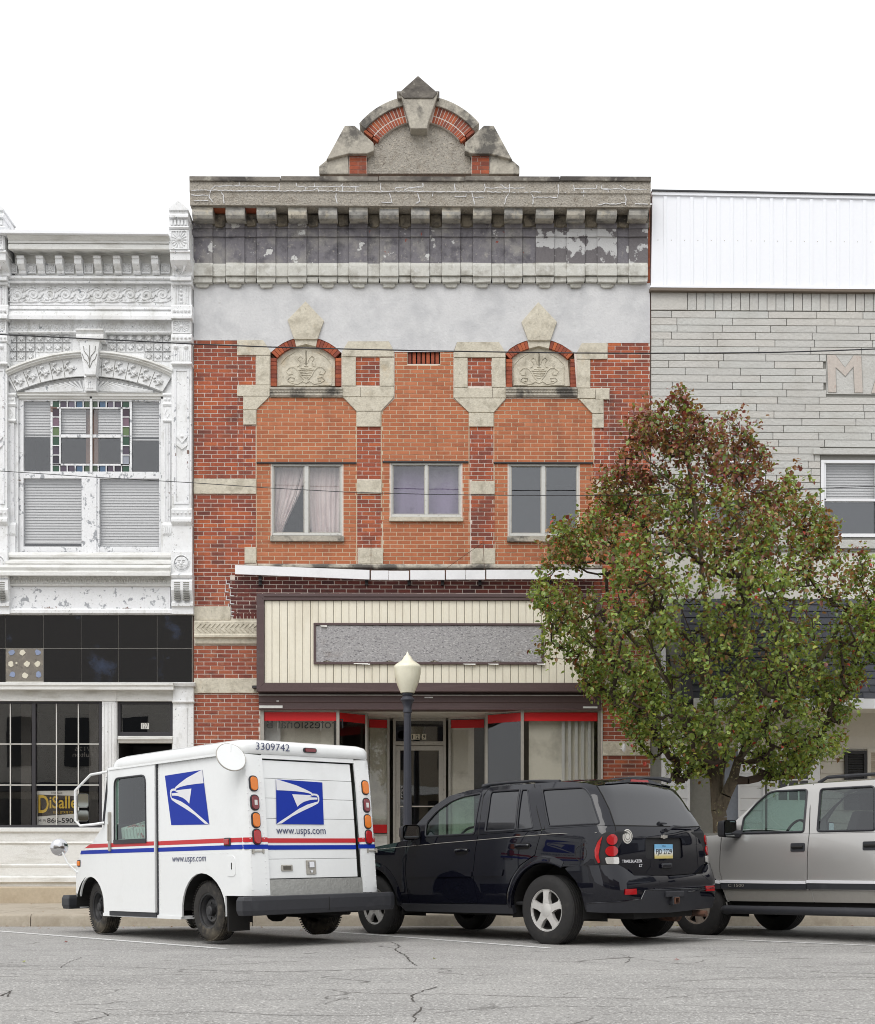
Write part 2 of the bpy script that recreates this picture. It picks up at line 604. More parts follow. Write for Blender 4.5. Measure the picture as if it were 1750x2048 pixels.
m_win = GLASS('window_glass', (.95, .95, .95, 1), 1.7, wob=.0006)
m_win_dark = GLASS('dim_window_glass', (.7, .71, .72, 1), 1.9, base=.02, wob=.001)
m_win_sky = GLASS('sky_reflecting_glass', (.6, .61, .62, 1), 2.0, base=.03, wob=.0015)
m_screen_dark = M('dark_insect_screen', C(62, 62, 66), .85)
m_shop_glass = GLASS('shop_glass', (.9, .9, .89, 1), 1.0, wob=.0006)
m_blind = M('white_blind', C(226, 226, 226), .6, var=.03)
m_curtain = M('pink_white_curtain', C(236, 222, 218), .9, [(C(196, 172, 172), 3, .5, .7, .6, (3, 3, .6)), (C(160, 140, 150), 7, .6, .75, .4)], var=.05)
m_purple = M('purple_sheet', C(146, 132, 164), .9, [(C(176, 168, 186), 2.4, .5, .66, .8), (C(78, 52, 96), 1.8, .55, .7, .7)], var=.05)
m_grey_sheet = M('grey_screen', C(92, 92, 98), .8)
m_stone_grey = M('grey_painted_stone', C(194, 192, 186), .85, [(C(176, 173, 166), 1.6, .48, .72, .5), (C(206, 198, 188), 5, .62, .78, .35)],
                 rand=[C(195, 195, 191), C(199, 199, 195), C(193, 192, 188), C(198, 197, 193), C(199, 196, 190), C(197, 196, 192)], bump=.014, bscale=22, var=.05)
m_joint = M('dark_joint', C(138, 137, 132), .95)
m_letter_stone = M('incised_letter', C(194, 185, 177), .85, [(C(168, 120, 104), 7, .6, .75, .6, (3, 1, 1))], bump=.004, bscale=40)
m_white_siding = M('white_ribbed_metal', C(243, 245, 250), .42, var=.012)
m_flash = M('brown_flashing', C(110, 98, 86), .6)
m_black_trim = M('black_trim', C(40, 40, 44), .5)
m_white_panel = M('white_panel', C(214, 212, 206), .75, [(C(196, 192, 184), 2, .5, .7, .4)], var=.03)
m_cream_lap = M('cream_lap_siding', C(206, 201, 190), .65, [(C(186, 180, 168), 2, .5, .7, .4)], var=.03)
m_shingle = M('charcoal_shingle', C(66, 68, 76), .9, rand=[C(56, 58, 66), C(70, 72, 80), C(62, 64, 72), C(78, 79, 86)], bump=.004, bscale=120, var=.14, vscale=60)
m_vinyl = M('white_vinyl', C(238, 239, 242), .4, var=.015)
m_shutter = M('black_shutter', C(38, 38, 40), .55)
m_grey_door = M('charcoal_door', C(66, 66, 68), .5, var=.05)
m_black_text = M('black_lettering', C(28, 28, 30), .6, var=0)
m_white_text = M('white_lettering', C(232, 232, 230), .6, var=0)
m_navy_text = M('navy_lettering', C(64, 70, 104), .5, var=0)
m_concrete = M('concrete', C(176, 166, 150), .9, [(C(142, 130, 112), 2.5, .48, .7, .6), (C(196, 188, 174), 8, .55, .7, .5), (C(104, 96, 84), 22, .66, .76, .5)], bump=.004, bscale=120, var=.08)
m_foundation = M('tan_foundation', C(186, 172, 150), .9, [(C(164, 148, 126), 3, .5, .7, .6)], bump=.003, bscale=90)
m_wire = M('wire_black', C(44, 44, 48), .6, var=0)
# ------------------------------------------------------------------ ground, road, kerb, pavement
KERB_Y = -3.6


def road_z(y):
    if y > -11:
        return -.17 + .0195 * (KERB_Y - y)
    return -.0257 - .00006 * max(0, -11 - y) ** 2


def asphalt_mat():
    m = M('asphalt', C(156, 154, 151), .92, [(C(180, 178, 174), 1.1, .45, .7, .55), (C(128, 126, 124), .7, .5, .7, .45, (.35, 1, 1)), (C(214, 212, 208), 48, .54, .62, .8), (C(84, 82, 80), 60, .55, .63, .75), (C(222, 220, 216), 120, .6, .68, .7), (C(112, 108, 104), 5, .62, .74, .5)], bump=.008, bscale=150, var=.1, vscale=60)
    nt = m.node_tree
    b = nt.nodes['Principled BSDF']
    old = b.inputs['Base Color'].links[0].from_socket
    pos = node(nt, 'ShaderNodeNewGeometry').outputs['Position']
    mp = node(nt, 'ShaderNodeMapping')
    mp.inputs['Scale'].default_value = (.28, 1.0, 1)
    nt.links.new(pos, mp.inputs['Vector'])
    nz = node(nt, 'ShaderNodeTexNoise', Scale=2.2, Detail=5)
    nt.links.new(pos, nz.inputs['Vector'])
    ad = node(nt, 'ShaderNodeVectorMath', operation='MULTIPLY_ADD')
    ad.inputs[1].default_value = (.22, .22, 0)
    nt.links.new(nz.outputs['Color'], ad.inputs[0])
    nt.links.new(mp.outputs['Vector'], ad.inputs[2])
    vo = node(nt, 'ShaderNodeTexVoronoi', feature='DISTANCE_TO_EDGE', Scale=1.9)
    nt.links.new(ad.outputs[0], vo.inputs['Vector'])
    mr = node(nt, 'ShaderNodeMapRange')
    mr.inputs['From Min'].default_value = .002
    mr.inputs['From Max'].default_value = .012
    mr.inputs['To Min'].default_value = 1
    mr.inputs['To Max'].default_value = 0
    nt.links.new(vo.outputs['Distance'], mr.inputs['Value'])
    msk = noise_fac(nt, pos, .9, .4, .55, 3)
    f = mulf(nt, mr.outputs['Result'], mulf(nt, msk, .75))
    nt.links.new(mixc(nt, f, old, C(70, 66, 62)), b.inputs['Base Color'])
    return m


m_asphalt = asphalt_mat()
m_line = M('worn_white_line', C(222, 222, 220), .8, [(C(160, 158, 154), 30, .52, .64, .85), (C(150, 148, 145), 6, .6, .72, .7)], var=.05)
m_crack = M('crack_dark', C(78, 74, 70), 1.0, var=0)  # dark grey of the road cracks and the bedding under the slabs
m_ground = M('bare_ground', C(120, 114, 100), .95)

g = MB()
g.box(-400, 400, -400, 400, -1.2, -1.0)
g.build('ground', m_ground, kind='structure')

g = MB()
ys = [KERB_Y + .02 - i * .4 for i in range(20)] + [-12 - i * 2 for i in range(12)]
xs = [-60, -20, -8, 0, 8, 20, 60]
for y in ys:
    for x in xs:
        g.v.append((x, y, road_z(y)))
nx = len(xs)
for j in range(len(ys) - 1):
    for i in range(nx - 1):
        g.f.append((j * nx + i, (j + 1) * nx + i, (j + 1) * nx + i + 1, j * nx + i + 1))
        g.m.append(0)
road = g.build('road', m_asphalt, kind='structure')
road['label'] = 'cracked grey asphalt street with a slight crown'

# kerb: cast in lengths with open joints, top edge rounded
kerb = bpy.data.objects.new('kerb', None)
COL.objects.link(kerb)
kerb['kind'] = 'structure'
kx = -30.0
kn = 0
while kx < 30:
    ln = 3.05
    k = MB()
    prof = [(KERB_Y + .16, 0.0), (KERB_Y + .05, -.004), (KERB_Y + .018, -.02), (KERB_Y + .004, -.05), (KERB_Y - .012, -.3)]
    k.mold(kx + .005, kx + ln - .005, [(y, z) for y, z in prof], KERB_Y + .16)
    k.build('kerb_stone', m_concrete, kerb, smooth=True, fix=True)
    kx += ln
    kn += 1
# pavement slabs
pave = bpy.data.objects.new('pavement', None)
COL.objects.link(pave)
pave['kind'] = 'structure'
b = MB()
b.box(-30, 30, KERB_Y + .165, -.5, -.3, -.02)
b.build('bedding', m_crack, pave)
slab_x = -15.25
while slab_x < 15:
    for (y0, y1) in ((KERB_Y + .17, -2.06), (-2.05, -.51)):
        s = MB()
        dz = random.uniform(-.004, .004)
        s.box(slab_x + .006, slab_x + 1.518, y0, y1, -.1, dz)
        s.build('slab', m_concrete, pave, bevel=.006)
    slab_x += 1.525
s = MB()
s.box(-30, -3.99, -.5, -.004, -.3, .255)
s.box(-3.985, -2.93, -.5, -.004, -.3, .258)
s.box(2.75, 30, -.5, -.004, -.3, .256)
s.box(-2.925, 2.745, -.5, 1.6, -.3, .25)
st = s.build('raised_walk', m_foundation, bevel=.012, kind='structure')
st['label'] = 'tan concrete step along the foot of the shopfronts'


def strip(mb, pts, w, lift):
    """flat band following the road surface through (x, y) points"""
    vs = []
    for i, p in enumerate(pts):
        a, b_ = Vector(pts[max(i - 1, 0)]), Vector(pts[min(i + 1, len(pts) - 1)])
        d = (b_ - a)
        n = Vector((-d.y, d.x)).normalized() * (w[i] if isinstance(w, list) else w) / 2
        for s_ in (1, -1):
            q = Vector(p) + n * s_
            vs.append((q.x, q.y, road_z(q.y) + lift))
    mb.add(vs, [(2 * i, 2 * i + 1, 2 * i + 3, 2 * i + 2) for i in range(len(pts) - 1)])


def ground_at(px, py):
    y = -8.0
    for _ in range(30):
        dx, dz = (px - 875 - SHX) / FPX, (HORIZON - py) / FPX
        c, s_ = math.cos(YAW), math.sin(YAW)
        t = (road_z(y) - CAM_Z) / dz
        y = -DIST + t * (-s_ * dx + c)
    return (t * (c * dx + s_), y)


for name, a, b_ in (('parking_line', (-60, 1858), (452, 1898)), ('parking_line', (640, 1862), (1098, 1896.5)), ('parking_line', (1180, 1868), (1790, 1893.5))):
    p, q = Vector(ground_at(*a)), Vector(ground_at(*b_))
    mb = MB()
    n = 40
    strip(mb, [tuple(p.lerp(q, i / n)) for i in range(n + 1)], .10, .004)
    mb.build(name, m_line, road)

CR = [[(1020, 1), (0, 0)]]
cracks = [
    [(785, 1885), (800, 1893), (790, 1900), (812, 1912), (822, 1924), (836, 1933)],
    [(830, 2005), (822, 1993), (845, 1982), (862, 1978), (880, 1972)],
    [(832, 2044), (828, 2030), (838, 2022), (850, 2012)],
    [(0, 2022), (60, 2020), (120, 2026), (190, 2024), (222, 2030), (300, 2031), (420, 2023), (560, 2031), (700, 2032), (830, 2030), (960, 2018), (1090, 2012), (1230, 2014), (1360, 2010), (1500, 2017), (1640, 2022), (1760, 2030)],
    [(150, 2046), (190, 2038), (222, 2030), (200, 2024)],
    [(0, 1992), (24, 1981), (12, 1996)],
    [(120, 1936), (140, 1924), (165, 1914)],
    [(1240, 1908), (1262, 1916), (1255, 1925), (1240, 1928)],
    [(1262, 1916), (1300, 1922), (1420, 1934), (1560, 1938)],
    [(1290, 1977), (1370, 1979), (1450, 1977), (1540, 1979), (1640, 1981), (1760, 1978)],
    [(1125, 1991), (1138, 1986), (1148, 1984)],
    [(0, 1933), (180, 1932), (420, 1941), (560, 1944), (760, 1938), (1000, 1936)],
    [(20, 1948), (160, 1952), (420, 1949)],
    [(700, 1995), (660, 2004), (620, 2012)],
]
for cr in cracks:
    pts = []
    for i in range(len(cr) - 1):
        p, q = Vector(ground_at(*cr[i])), Vector(ground_at(*cr[i + 1]))
        n = max(3, int((q - p).length / .06))
        for k in range(n):
            t = p.lerp(q, k / n)
            pts.append((t.x + random.uniform(-.012, .012), t.y + random.uniform(-.018, .018)))
    thick = cr[0][0] in (830, 832, 0, 785) and len(cr) < 8
    w = [max(.002, random.uniform(.2, 1.1) * (.017 if thick else .009)) for _ in pts]
    mb = MB()
    strip(mb, pts, w, .003)
    mb.build('crack', m_crack, road)
# ------------------------------------------------------------------ the brick shop building in the middle
brick_building = thing('brick_building', 'red brick shop building with arched stone pediment and bracketed grey cornice', 'building', (-.2, 0, .25), world=True)
BB = brick_building
COURSE = .0677
singles = []          # full bricks that become objects of their own
rest = MB()           # all remaining bricks of this building (material slots: old, weathered, dark, new)
BM = [m_brick_old, m_brick_pale, m_brick_dark, m_brick_new]
BLEN = {0: .228, 1: .228, 2: .215, 3: .2245}
BJ = .0125


def brick_field(pix, mi, yf=-.0055, yb=.0, keep=False, z_ref=None, bond=.5):
    """lay bricks inside a convex pixel outline"""
    reg = ccw([(at(x, y, yf).x, at(x, y, yf).z) for x, y in pix])
    x0, x1 = min(p[0] for p in reg), max(p[0] for p in reg)
    z0, z1 = min(p[1] for p in reg), max(p[1] for p in reg)
    L = BLEN[mi]
    k0 = int(math.floor(z0 / COURSE)) - 1
    k1 = int(math.ceil(z1 / COURSE)) + 1
    for k in range(k0, k1):
        off = (k % 2) * L * bond + random.uniform(-.012, .012)
        i0 = int(math.floor((x0 - off) / L)) - 1
        for i in range(i0, int((x1 - off) / L) + 2):
            bx, bz = off + i * L, k * COURSE
            jz = random.uniform(-.0015, .0015) if mi != 3 else 0
            rect = [(bx, bz + jz), (bx + L - BJ, bz + jz), (bx + L - BJ, bz + COURSE - BJ + jz), (bx, bz + COURSE - BJ + jz)]
            c = clip(rect, reg)
            if len(c) < 3 or area(c) < .0006:
                continue
            y = yf + random.uniform(-.0015, .0015)
            full = area(c) > .999 * (L - BJ) * (COURSE - BJ)
            if keep and full and len(singles) < 300:
                singles.append((mi, bx + (L - BJ) / 2, y, bz + jz + (COURSE - BJ) / 2))
            else:
                rest.prism(c, y, yb, mi, back=False)


def R4(a, b, c, d):
    return [(a, c), (b, c), (b, d), (a, d)]


# --- backing wall with openings, mortar coloured
def arch_pts(cx, half, spring, apex, n=10):
    """segmental arch from left springing to right springing (pixels)"""
    h = spring - apex
    r = (half * half + h * h) / (2 * h)
    a0 = math.asin(half / r)
    return [(cx + r * math.sin(-a0 + 2 * a0 * k / n), apex + r - r * math.cos(-a0 + 2 * a0 * k / n)) for k in range(n + 1)]


WIN = [(541, 687, 927, 1082), (779, 925, 925, 1042), (1015.5, 1160, 927, 1083)]
NICHE = [(612, 541, 683, 706, 674), (1078, 1012.5, 1153, 708, 678)]       # centre x, left, right, springing, apex
wall = MB()
outl = [(387, 575), (1300, 575), (1301, 1795), (1202, 1795), (1202, 1386), (521, 1386), (521, 1795), (388, 1795)]
holes = [R4(a + 3, b - 3, c, d) for a, b, c, d in WIN]
for cx, l, r, sp, ap in NICHE:
    holes.append([(l, 775), (r, 775)] + arch_pts(cx, (r - l) / 2, sp, ap)[::-1])
holes.append(R4(815, 880, 703, 728))
w2 = lambda pts, y=0.0: [(at(x, yy, y).x, at(x, yy, y).z) for x, yy in pts]
vs, ts = cdt(w2(outl), [w2(h) for h in holes], 0)
wall.add([(x, 0, z) for x, z in vs], ts)
wall.build('wall', m_mortar_white, BB, fix=True)
# thick shell behind: side walls, roof, floors
XL, XR = at(387, 1000).x, at(1300.5, 1000).x
ZR = at(840, 360).z
sh = MB()
sh.box(XL, XL + .3, .004, 14, 0, ZR - .1)
sh.box(XR - .3, XR, .004, 14, 0, ZR - .1)
sh.box(XL, XR, 13.7, 14, 0, ZR - .1)
sh.box(XL + .3, XR - .3, .05, 13.7, ZR - .5, ZR - .3)
sh.box(XL + .3, XR - .3, .3, 13.7, at(840, 1392).z, at(840, 1392).z + .3)
sh.box(XL + .3, XR - .3, 4.6, 4.8, .2, ZR - .5)
sh.build('shell', m_brick_pale, BB)

# --- brick fields
for pix in (R4(388, 474, 681, 957), R4(474.6, 511, 711, 769), R4(474.6, 486, 793, 957), R4(486.6, 511, 850, 957)):
    brick_field(pix, 0)
brick_field(R4(388, 512, 988, 1150), 0)
brick_field(R4(388, 460, 1150.5, 1212), 1)
for pix in (R4(712, 759, 715, 772), R4(936, 983, 716, 773), R4(713.5, 761.5, 854, 959), R4(714.5, 764, 988, 1095), R4(939, 987, 854, 961), R4(942, 989.5, 989, 1096)):
    brick_field(pix, 0)
for pix in (R4(1215.6, 1299.5, 686, 717), R4(1181, 1299.5, 719, 775.5), R4(1219.5, 1299.5, 776.5, 958), R4(1208, 1219, 800, 958), R4(1186, 1207.5, 856, 958), R4(1188, 1299.5, 990, 1190)):
    brick_field(pix, 0)
brick_field(R4(388, 513, 1290, 1356), 1)
brick_field(R4(388, 519, 1387, 1790), 1)
brick_field(R4(1204, 1300, 1190, 1356), 1)
brick_field(R4(1204, 1300, 1387, 1482), 0)
brick_field(R4(1204, 1300, 1512, 1790), 0)
# dark bricks above the sign, with a ragged repaired edge on the left
brick_field(R4(470, 1204, 1150, 1189), 2, -.006)
for i, (l, t) in enumerate(((454, 1160), (460, 1168), (452, 1176), (462, 1184), (454, 1192), (462, 1200), (458, 1208), (463, 1216), (463, 1224))):
    brick_field(R4(l, 516, t - .3, t + 7.9), 2, -.006)
# soldier course under the dark bricks
for i in range(7):
    a = at(466 + i * 7.2, 1226, -.016)
    rest.box(a.x, a.x + .048, -.006, 0, at(470, 1237).z, a.z, 2)
# new infill brick
infill = [
    [(538.5, 795), (685.5, 795), (712, 822.5), (712, 924), (513.5, 924), (513.5, 820)],
    [(789.5, 730), (906.5, 730), (906.5, 797), (789.5, 797)],
    [(789.5, 797.5), (906.5, 797.5), (937, 824), (937, 924), (763.5, 924), (763.5, 823)],
    [(1013, 797.5), (1157, 797.5), (1184, 827), (1186, 926), (988.5, 926), (988.5, 825)],
]
for pix in infill:
    brick_field(pix, 3, -.005, keep=True)
for pix in (R4(789.5, 814, 704, 729.5), R4(881, 906.5, 704, 729.5), R4(513.5, 541, 926, 1084), R4(687, 713.5, 926, 1084), R4(514, 715, 1084.5, 1128), R4(764.5, 779, 926, 1043), R4(925, 939, 926, 1043), R4(766, 940, 1044, 1128), R4(989.5, 1015, 928, 1084), R4(1160, 1187, 928, 1084), R4(991, 1187, 1085, 1128)):
    brick_field(pix, 3, -.005, keep=False)
# tan mortar bed behind the infill
mbed = MB()
for pix in infill + [R4(789.5, 906.5, 704, 729.5), R4(513.5, 541, 924, 1084), R4(687, 713, 924, 1084), R4(513.5, 714, 1084, 1128), R4(763.5, 779, 924, 1043), R4(925, 938.5, 924, 1043), R4(765, 940, 1043, 1128), R4(989, 1015, 926, 1084), R4(1160, 1187, 926, 1084), R4(990, 1187, 1084, 1128)]:
    if pix[0][0] == 789.5 and pix[0][1] == 704:
        mbed.pprism(R4(789.5, 815, 704, 729.5), -.0012, 0)
        mbed.pprism(R4(880, 906.5, 704, 729.5), -.0012, 0)
        continue
    mbed.pprism(pix, -.0012, 0)
mbed.build('infill_mortar', m_mortar_grey, BB)
# caulk joint round the infill panels
cj = MB()
for px in (512.5, 713, 762.5, 938, 987.8, 1187.5):
    cj.pbox(px - .8, px + .8, 824, 1128, -.006, 0)
cj.build('joint_filler', m_mortar_grey, BB)
# soldier bricks in the old vent over the middle bay
for i in range(7):
    v = MB()
    a = 816 + i * 9.2
    v.pbox(a, a + 6.6, 704.5, 727.5, .03, .08)
    v.build('vent_brick', m_brick_old, BB)
v = MB()
v.pbox(814, 881, 702, 729, .085, .1)
v.build('vent_back', m_dark, BB)

# lone brick objects share one mesh per kind
bm_cache = {}
for mi, x, y, z in singles:
    if mi not in bm_cache:
        q = MB()
        lx, lz = (BLEN[mi] - BJ) / 2, (COURSE - BJ) / 2
        q.box(-lx, lx, 0, .0045, -lz, lz)
        bm_cache[mi] = q.mesh('brick', BM[mi])
    put('brick', bm_cache[mi], BB, loc=(x, y, z))

# --- stone dressings
STONES = [
    [(474, 680), (526, 680), (540.5, 702), (540.5, 710), (474, 710)],
    R4(512, 539.5, 711, 769.5),
    R4(474, 539.5, 770, 792),
    [(486, 792.6), (539, 792.6), (512.5, 819), (486, 819)],
    R4(486.5, 512, 820, 849),
    [(696, 682.6), (778, 682.6), (788, 703), (788, 713), (684, 713), (684, 703)],
    R4(684, 711.5, 714, 771.5), R4(760, 788, 715.5, 772), R4(684, 721, 772.6, 793), R4(721.8, 788, 772.8, 793.5),
    [(686, 794), (787.5, 794.3), (762, 822), (713, 822)],
    R4(713, 761.5, 823, 853),
    R4(714, 763, 960, 987), R4(717, 766, 1096, 1127.5),
    [(914, 684), (998, 684), (1011, 704), (1011, 714.5), (908, 714.5), (908, 705)],
    R4(908, 935, 715.5, 774.5), R4(984, 1011, 715.5, 774.5), R4(907, 985, 775.3, 795.5), R4(986, 1012, 775.3, 795.5),
    [(908.6, 796.4), (1012, 796.4), (987.5, 824.7), (938, 824.7)],
    R4(938, 987, 825.5, 853), R4(941.5, 989.5, 962, 988), R4(943, 990, 1096.8, 1127.5),
    [(1163.6, 686), (1215, 686), (1215, 718), (1154, 718), (1154, 704)],
    R4(1154, 1180.5, 719, 775.5), R4(1155, 1191, 776.5, 796.5), R4(1192, 1218.5, 776.5, 798.6),
    [(1158, 797.5), (1207, 798.6), (1207, 826.6), (1184.5, 826.6)],
    R4(1185, 1207.5, 827.5, 855.5),
    R4(387, 512, 957.5, 987.5), R4(1188, 1300, 959, 989),
    R4(489, 512, 1094, 1126), R4(388, 461, 1213, 1240), R4(388, 519, 1357, 1386), R4(1204, 1300, 1357, 1386), R4(1204, 1300, 1483, 1511),
]
for s in STONES:
    q = MB()
    q.pprism(s, -.03 + random.uniform(-.004, .004), .0)
    q.build('stone_block', m_sandstone, BB, bevel=.006)
# kite shaped keystones
for pts, cx in (([(611, 602.5), (647.6, 641), (634.7, 678), (588, 678), (575, 639.5)], 611), ([(1076.7, 604), (1114, 643.7), (1100.5, 680.7), (1056.7, 680.7), (1043, 643.7)], 1078)):
    q = MB()
    f = [(at(x, y, -.04).x, -.04, at(x, y, -.04).z) for x, y in pts]
    bk = [(x, 0, z) for x, y, z in f]
    inner = [(cx + (x - cx) * .62, 648 + (y - 648) * .62) for x, y in pts]
    i_ = [(at(x, y, -.052).x, -.052, at(x, y, -.052).z) for x, y in inner]
    q.add(f + bk + i_, [(10, 11, 12, 13, 14)] + [(k, (k + 1) % 5, 10 + (k + 1) % 5, 10 + k) for k in range(5)] + [(k, 5 + k, 5 + (k + 1) % 5, (k + 1) % 5) for k in range(5)])
    q.build('kite_keystone', m_sandstone, BB, bevel=.004, fix=True)


# --- arched niches with carved panels
def ring_px(cx, half, spring, apex, thick, k0, k1, n):
    """voussoir quads of a segmental arch ring, as pixel outlines"""
    h = spring - apex
    r = (half * half + h * h) / (2 * h)
    cy = apex + r
    out = []
    for k in range(n):
        a, b_ = k0 + (k1 - k0) * (k + .05) / n, k0 + (k1 - k0) * (k + .95) / n
        out.append([(cx + rr * math.sin(t), cy - rr * math.cos(t)) for rr, t in ((r, a), (r, b_), (r - thick, b_), (r - thick, a))])
    return out


carve_paths = [
    [(.30, .80), (.20, .86), (.14, .78), (.20, .70), (.28, .76)], [(.30, .80), (.42, .70), (.50, .82), (.62, .74), (.72, .80), (.80, .90), (.90, .82), (.84, .72), (.76, .78)],
    [(.22, .52), (.30, .46), (.34, .40), (.42, .46), (.46, .62), (.40, .72)], [(.26, .66), (.17, .60), (.22, .50), (.32, .56), (.27, .63)],
]
for cx, l, r, sp, ap in NICHE:
    half = (r - l) / 2
    h = sp - ap
    rad = (half * half + h * h) / (2 * h)
    a0 = math.asin(half / rad)
    for sgn in (-1, 1):
        vsr = ring_px(cx, half, sp, ap, 16, sgn * .17, sgn * (a0 - .02), 8)
        for q4 in vsr:
            rest.pprism(q4, .0, .12, 0)
    q = MB()
    q.pprism([(cx - 23, ap + 3), (cx, ap), (cx + 23, ap + 3), (cx + 20, ap + 19), (cx, ap + 14), (cx - 20, ap + 19)], -.01, .12)
    q.build('arch_keystone', m_sandstone, BB, bevel=.004)
    for a, b_ in ((l, l + 12), (r - 12, r)):
        for k in range(7):
            rest.pbox(a, b_, sp + 10 + k * 8.1, sp + 17 + k * 8.1, .012 + random.uniform(-.002, .002), .12, 0)
    m_ = MB()
    m_.pbox(l - 1, r + 1, ap - 2, 776, .121, .14)
    m_.build('niche_mortar', m_mortar_grey, BB)
    top = arch_pts(cx, half - 13, sp + 9, ap + 17)
    lun = MB()
    lun.pprism([(l + 13, 772), (r - 13, 772)] + top[::-1], .06, .121)
    ln = lun.build('carved_panel', m_sandstone, BB, bevel=.004)
    cv = MB()
    wpx, y0, y1 = (r - l - 26), ap + 17, 772
    for sgn in (-1, 1):
        def P(u, v):
            return at(cx + sgn * (u - .5) * wpx, y0 + v * (y1 - y0), .056)
        for path in ([(.50, .93), (.44, .88), (.36, .95), (.26, .93), (.18, .86), (.22, .78), (.30, .80), (.29, .87), (.24, .87)],
                     [(.46, .84), (.40, .74), (.36, .62), (.30, .54), (.22, .54), (.16, .62), (.20, .72), (.27, .70), (.26, .63)],
                     [(.48, .44), (.45, .32), (.40, .26), (.36, .32), (.40, .40), (.38, .50), (.34, .52)],
                     [(.06, .97), (.06, .45), (.16, .28), (.30, .16)], [(.06, .97), (.30, .97)]):
            cv.tube([P(u, v) for u, v in path], .008, 5)
        cv.tube([P(.5, .12), P(.5, .48)], .012, 5)
        for v, hw in ((.50, .03), (.56, .09), (.60, .13), (.66, .10), (.72, .08), (.78, .04)):
            cv.tube([P(.5 - hw, v), P(.5, v + .012)], .010, 5)
    cv.build('carved_relief', m_sandstone, ln, smooth=True)
    sl = MB()
    sl.pmold(l - 1, r + 2, [(-.07, 774), (-.07, 778), (-.05, 781), (-.055, 784), (-.04, 786), (-.05, 790), (-.03, 794)], .1)
    s_o = sl.build('niche_sill', m_sandstone_dark, BB, fix=True)
    bd = MB()
    for k in range(24):
        p = at(l + 4 + k * (r - l - 8) / 23, 783, -.055)
        bd.lathe([(.001, -.013), (.011, -.006), (.013, 0), (.011, .006), (.001, .013)], p, 6)
    bd.build('bead', m_sandstone_dark, s_o, smooth=True)

# --- white plaster field under the cornice
pl = MB()
pp = [(387, 566), (1300, 566), (1300, 686), (1215, 686), (1163.6, 686), (1154, 706)]
pp += [(1152.5, 707)] + arch_pts(1078, 70.3, 708, 678)[::-1][1:-1] + [(1012, 707), (998, 684), (914, 684), (907, 704), (788, 704), (778, 682.6), (696, 682.6), (683, 706)]
pp += arch_pts(612, 71, 706, 674)[::-1][1:-1] + [(541, 705), (526, 680.5), (387, 680.5)]
vs, ts = cdt(w2(pp, -.008), [], .25)
n = len(vs)
pl.add([(x, -.008 - .003 * math.sin(x * 5) * math.sin(z * 7), z) for x, z in vs], ts)
pl.build('plaster_field', m_plaster, BB, smooth=True, fix=True)

# --- cornice
wide = [(384, 425), (451, 489), (513, 551), (576, 613), (637, 674), (698, 735), (759, 797), (822, 859), (884, 921), (946, 983), (1009, 1045), (1072, 1108), (1134, 1170), (1195, 1234), (1258, 1296)]
cols = []
for i, (a, b_) in enumerate(wide):
    cols.append((a, b_, True))
    if i < len(wide) - 1:
        cols.append((b_ + .25, wide[i + 1][0] - .25, False))
for i, (a, b_, wd) in enumerate(cols):
    o = 0 if wd else .03
    j = lambda: random.uniform(-1.2, 1.2)
    mfr = m_frieze_patched if (a > 1060 and random.random() < .75) else m_frieze
    for (t, bt, y, mm) in ((446, 456, -.13 + o, m_frieze), (457, 473, -.105 + o, mfr), (474, 529, -.075 + o, mfr)):
        q = MB()
        q.pprism([(a, t + j() * .4), (b_, t + j() * .4), (b_, bt + j() * .5), (a, bt + j() * .5)], y, .0)
        q.build('frieze_block', mm, BB, bevel=.004)
    q = MB()
    q.pmold(a, b_, [(-.085 + o, 526 + j()), (-.13 + o, 531), (-.135 + o, 551 + j())], 0)
    q.build('cap_block', m_stone_pale, BB, bevel=.006, fix=True)
    q = MB()
    q.pprism([(a, 553), (b_, 553), (b_ - 1, 564 + j()), (a + 1, 564 + j())], -.10 + o, .0)
    q.build('lower_block', m_stone_pale, BB, bevel=.008)
    if wd and i < len(cols) - 2:
        q = MB()
        q.pprism([(a + 6, 564), (b_ - 6, 564), (b_ - 7 + j(), 573 + j()), (b_ - 12, 575), (a + 12, 575 + j()), (a + 7, 573 + j())], -.05, .0)
        q.build('drip_block', m_stone_pale, BB, bevel=.01)
for a, b_ in wide:
    q = MB()
    q.pmold(a, b_, [(-.33, 413), (-.35, 415), (-.345, 418), (-.365, 423), (-.36, 430), (-.33, 437), (-.27, 441), (-.2, 443)], -.05)
    q.build('modillion', m_modillion, BB, smooth=25, fix=True)
q = MB()
q.pbox(386, 1299, 416, 452, -.12, 0)
q.build('cornice_recess', m_niche_back, BB)
for i in range(len(wide) - 1):
    q = MB()
    q.pbox(wide[i][1] + 1, wide[i + 1][0] - 1, 410, 416.5, -.30, -.1)
    q.build('red_filler_brick', m_brick_old, BB)
    q = MB()
    q.pprism([(wide[i][1] + 1, 430), (wide[i + 1][0] - 1, 430), (wide[i + 1][0] - 2, 450), (wide[i + 1][0] - 8, 453 + random.uniform(-3, 2)), (wide[i][1] + 5, 452)], -.155, -.1)
    q.build('recess_mortar', m_niche_back, BB, bevel=.006)
q = MB()
q.pmold(379, 1301.5, [(-.43, 361), (-.43, 384), (-.41, 388), (-.40, 412)], 0)
fas = q.build('cornice_fascia', m_roughcast, BB, fix=True)
q = MB()
q.pbox(386, 1299, 411.6, 414, -.34, 0)
q.build('fascia_soffit', m_brick_old, BB)
edges = [378, 561, 757, 930, 1120, 1303]
for i in range(5):
    q = MB()
    q.pbox(edges[i] + .5, edges[i + 1] - .5, 352.5 + random.uniform(-.5, .5), 361.5, -.465, .3)
    q.build('coping_slab', m_coping, BB, bevel=.008)
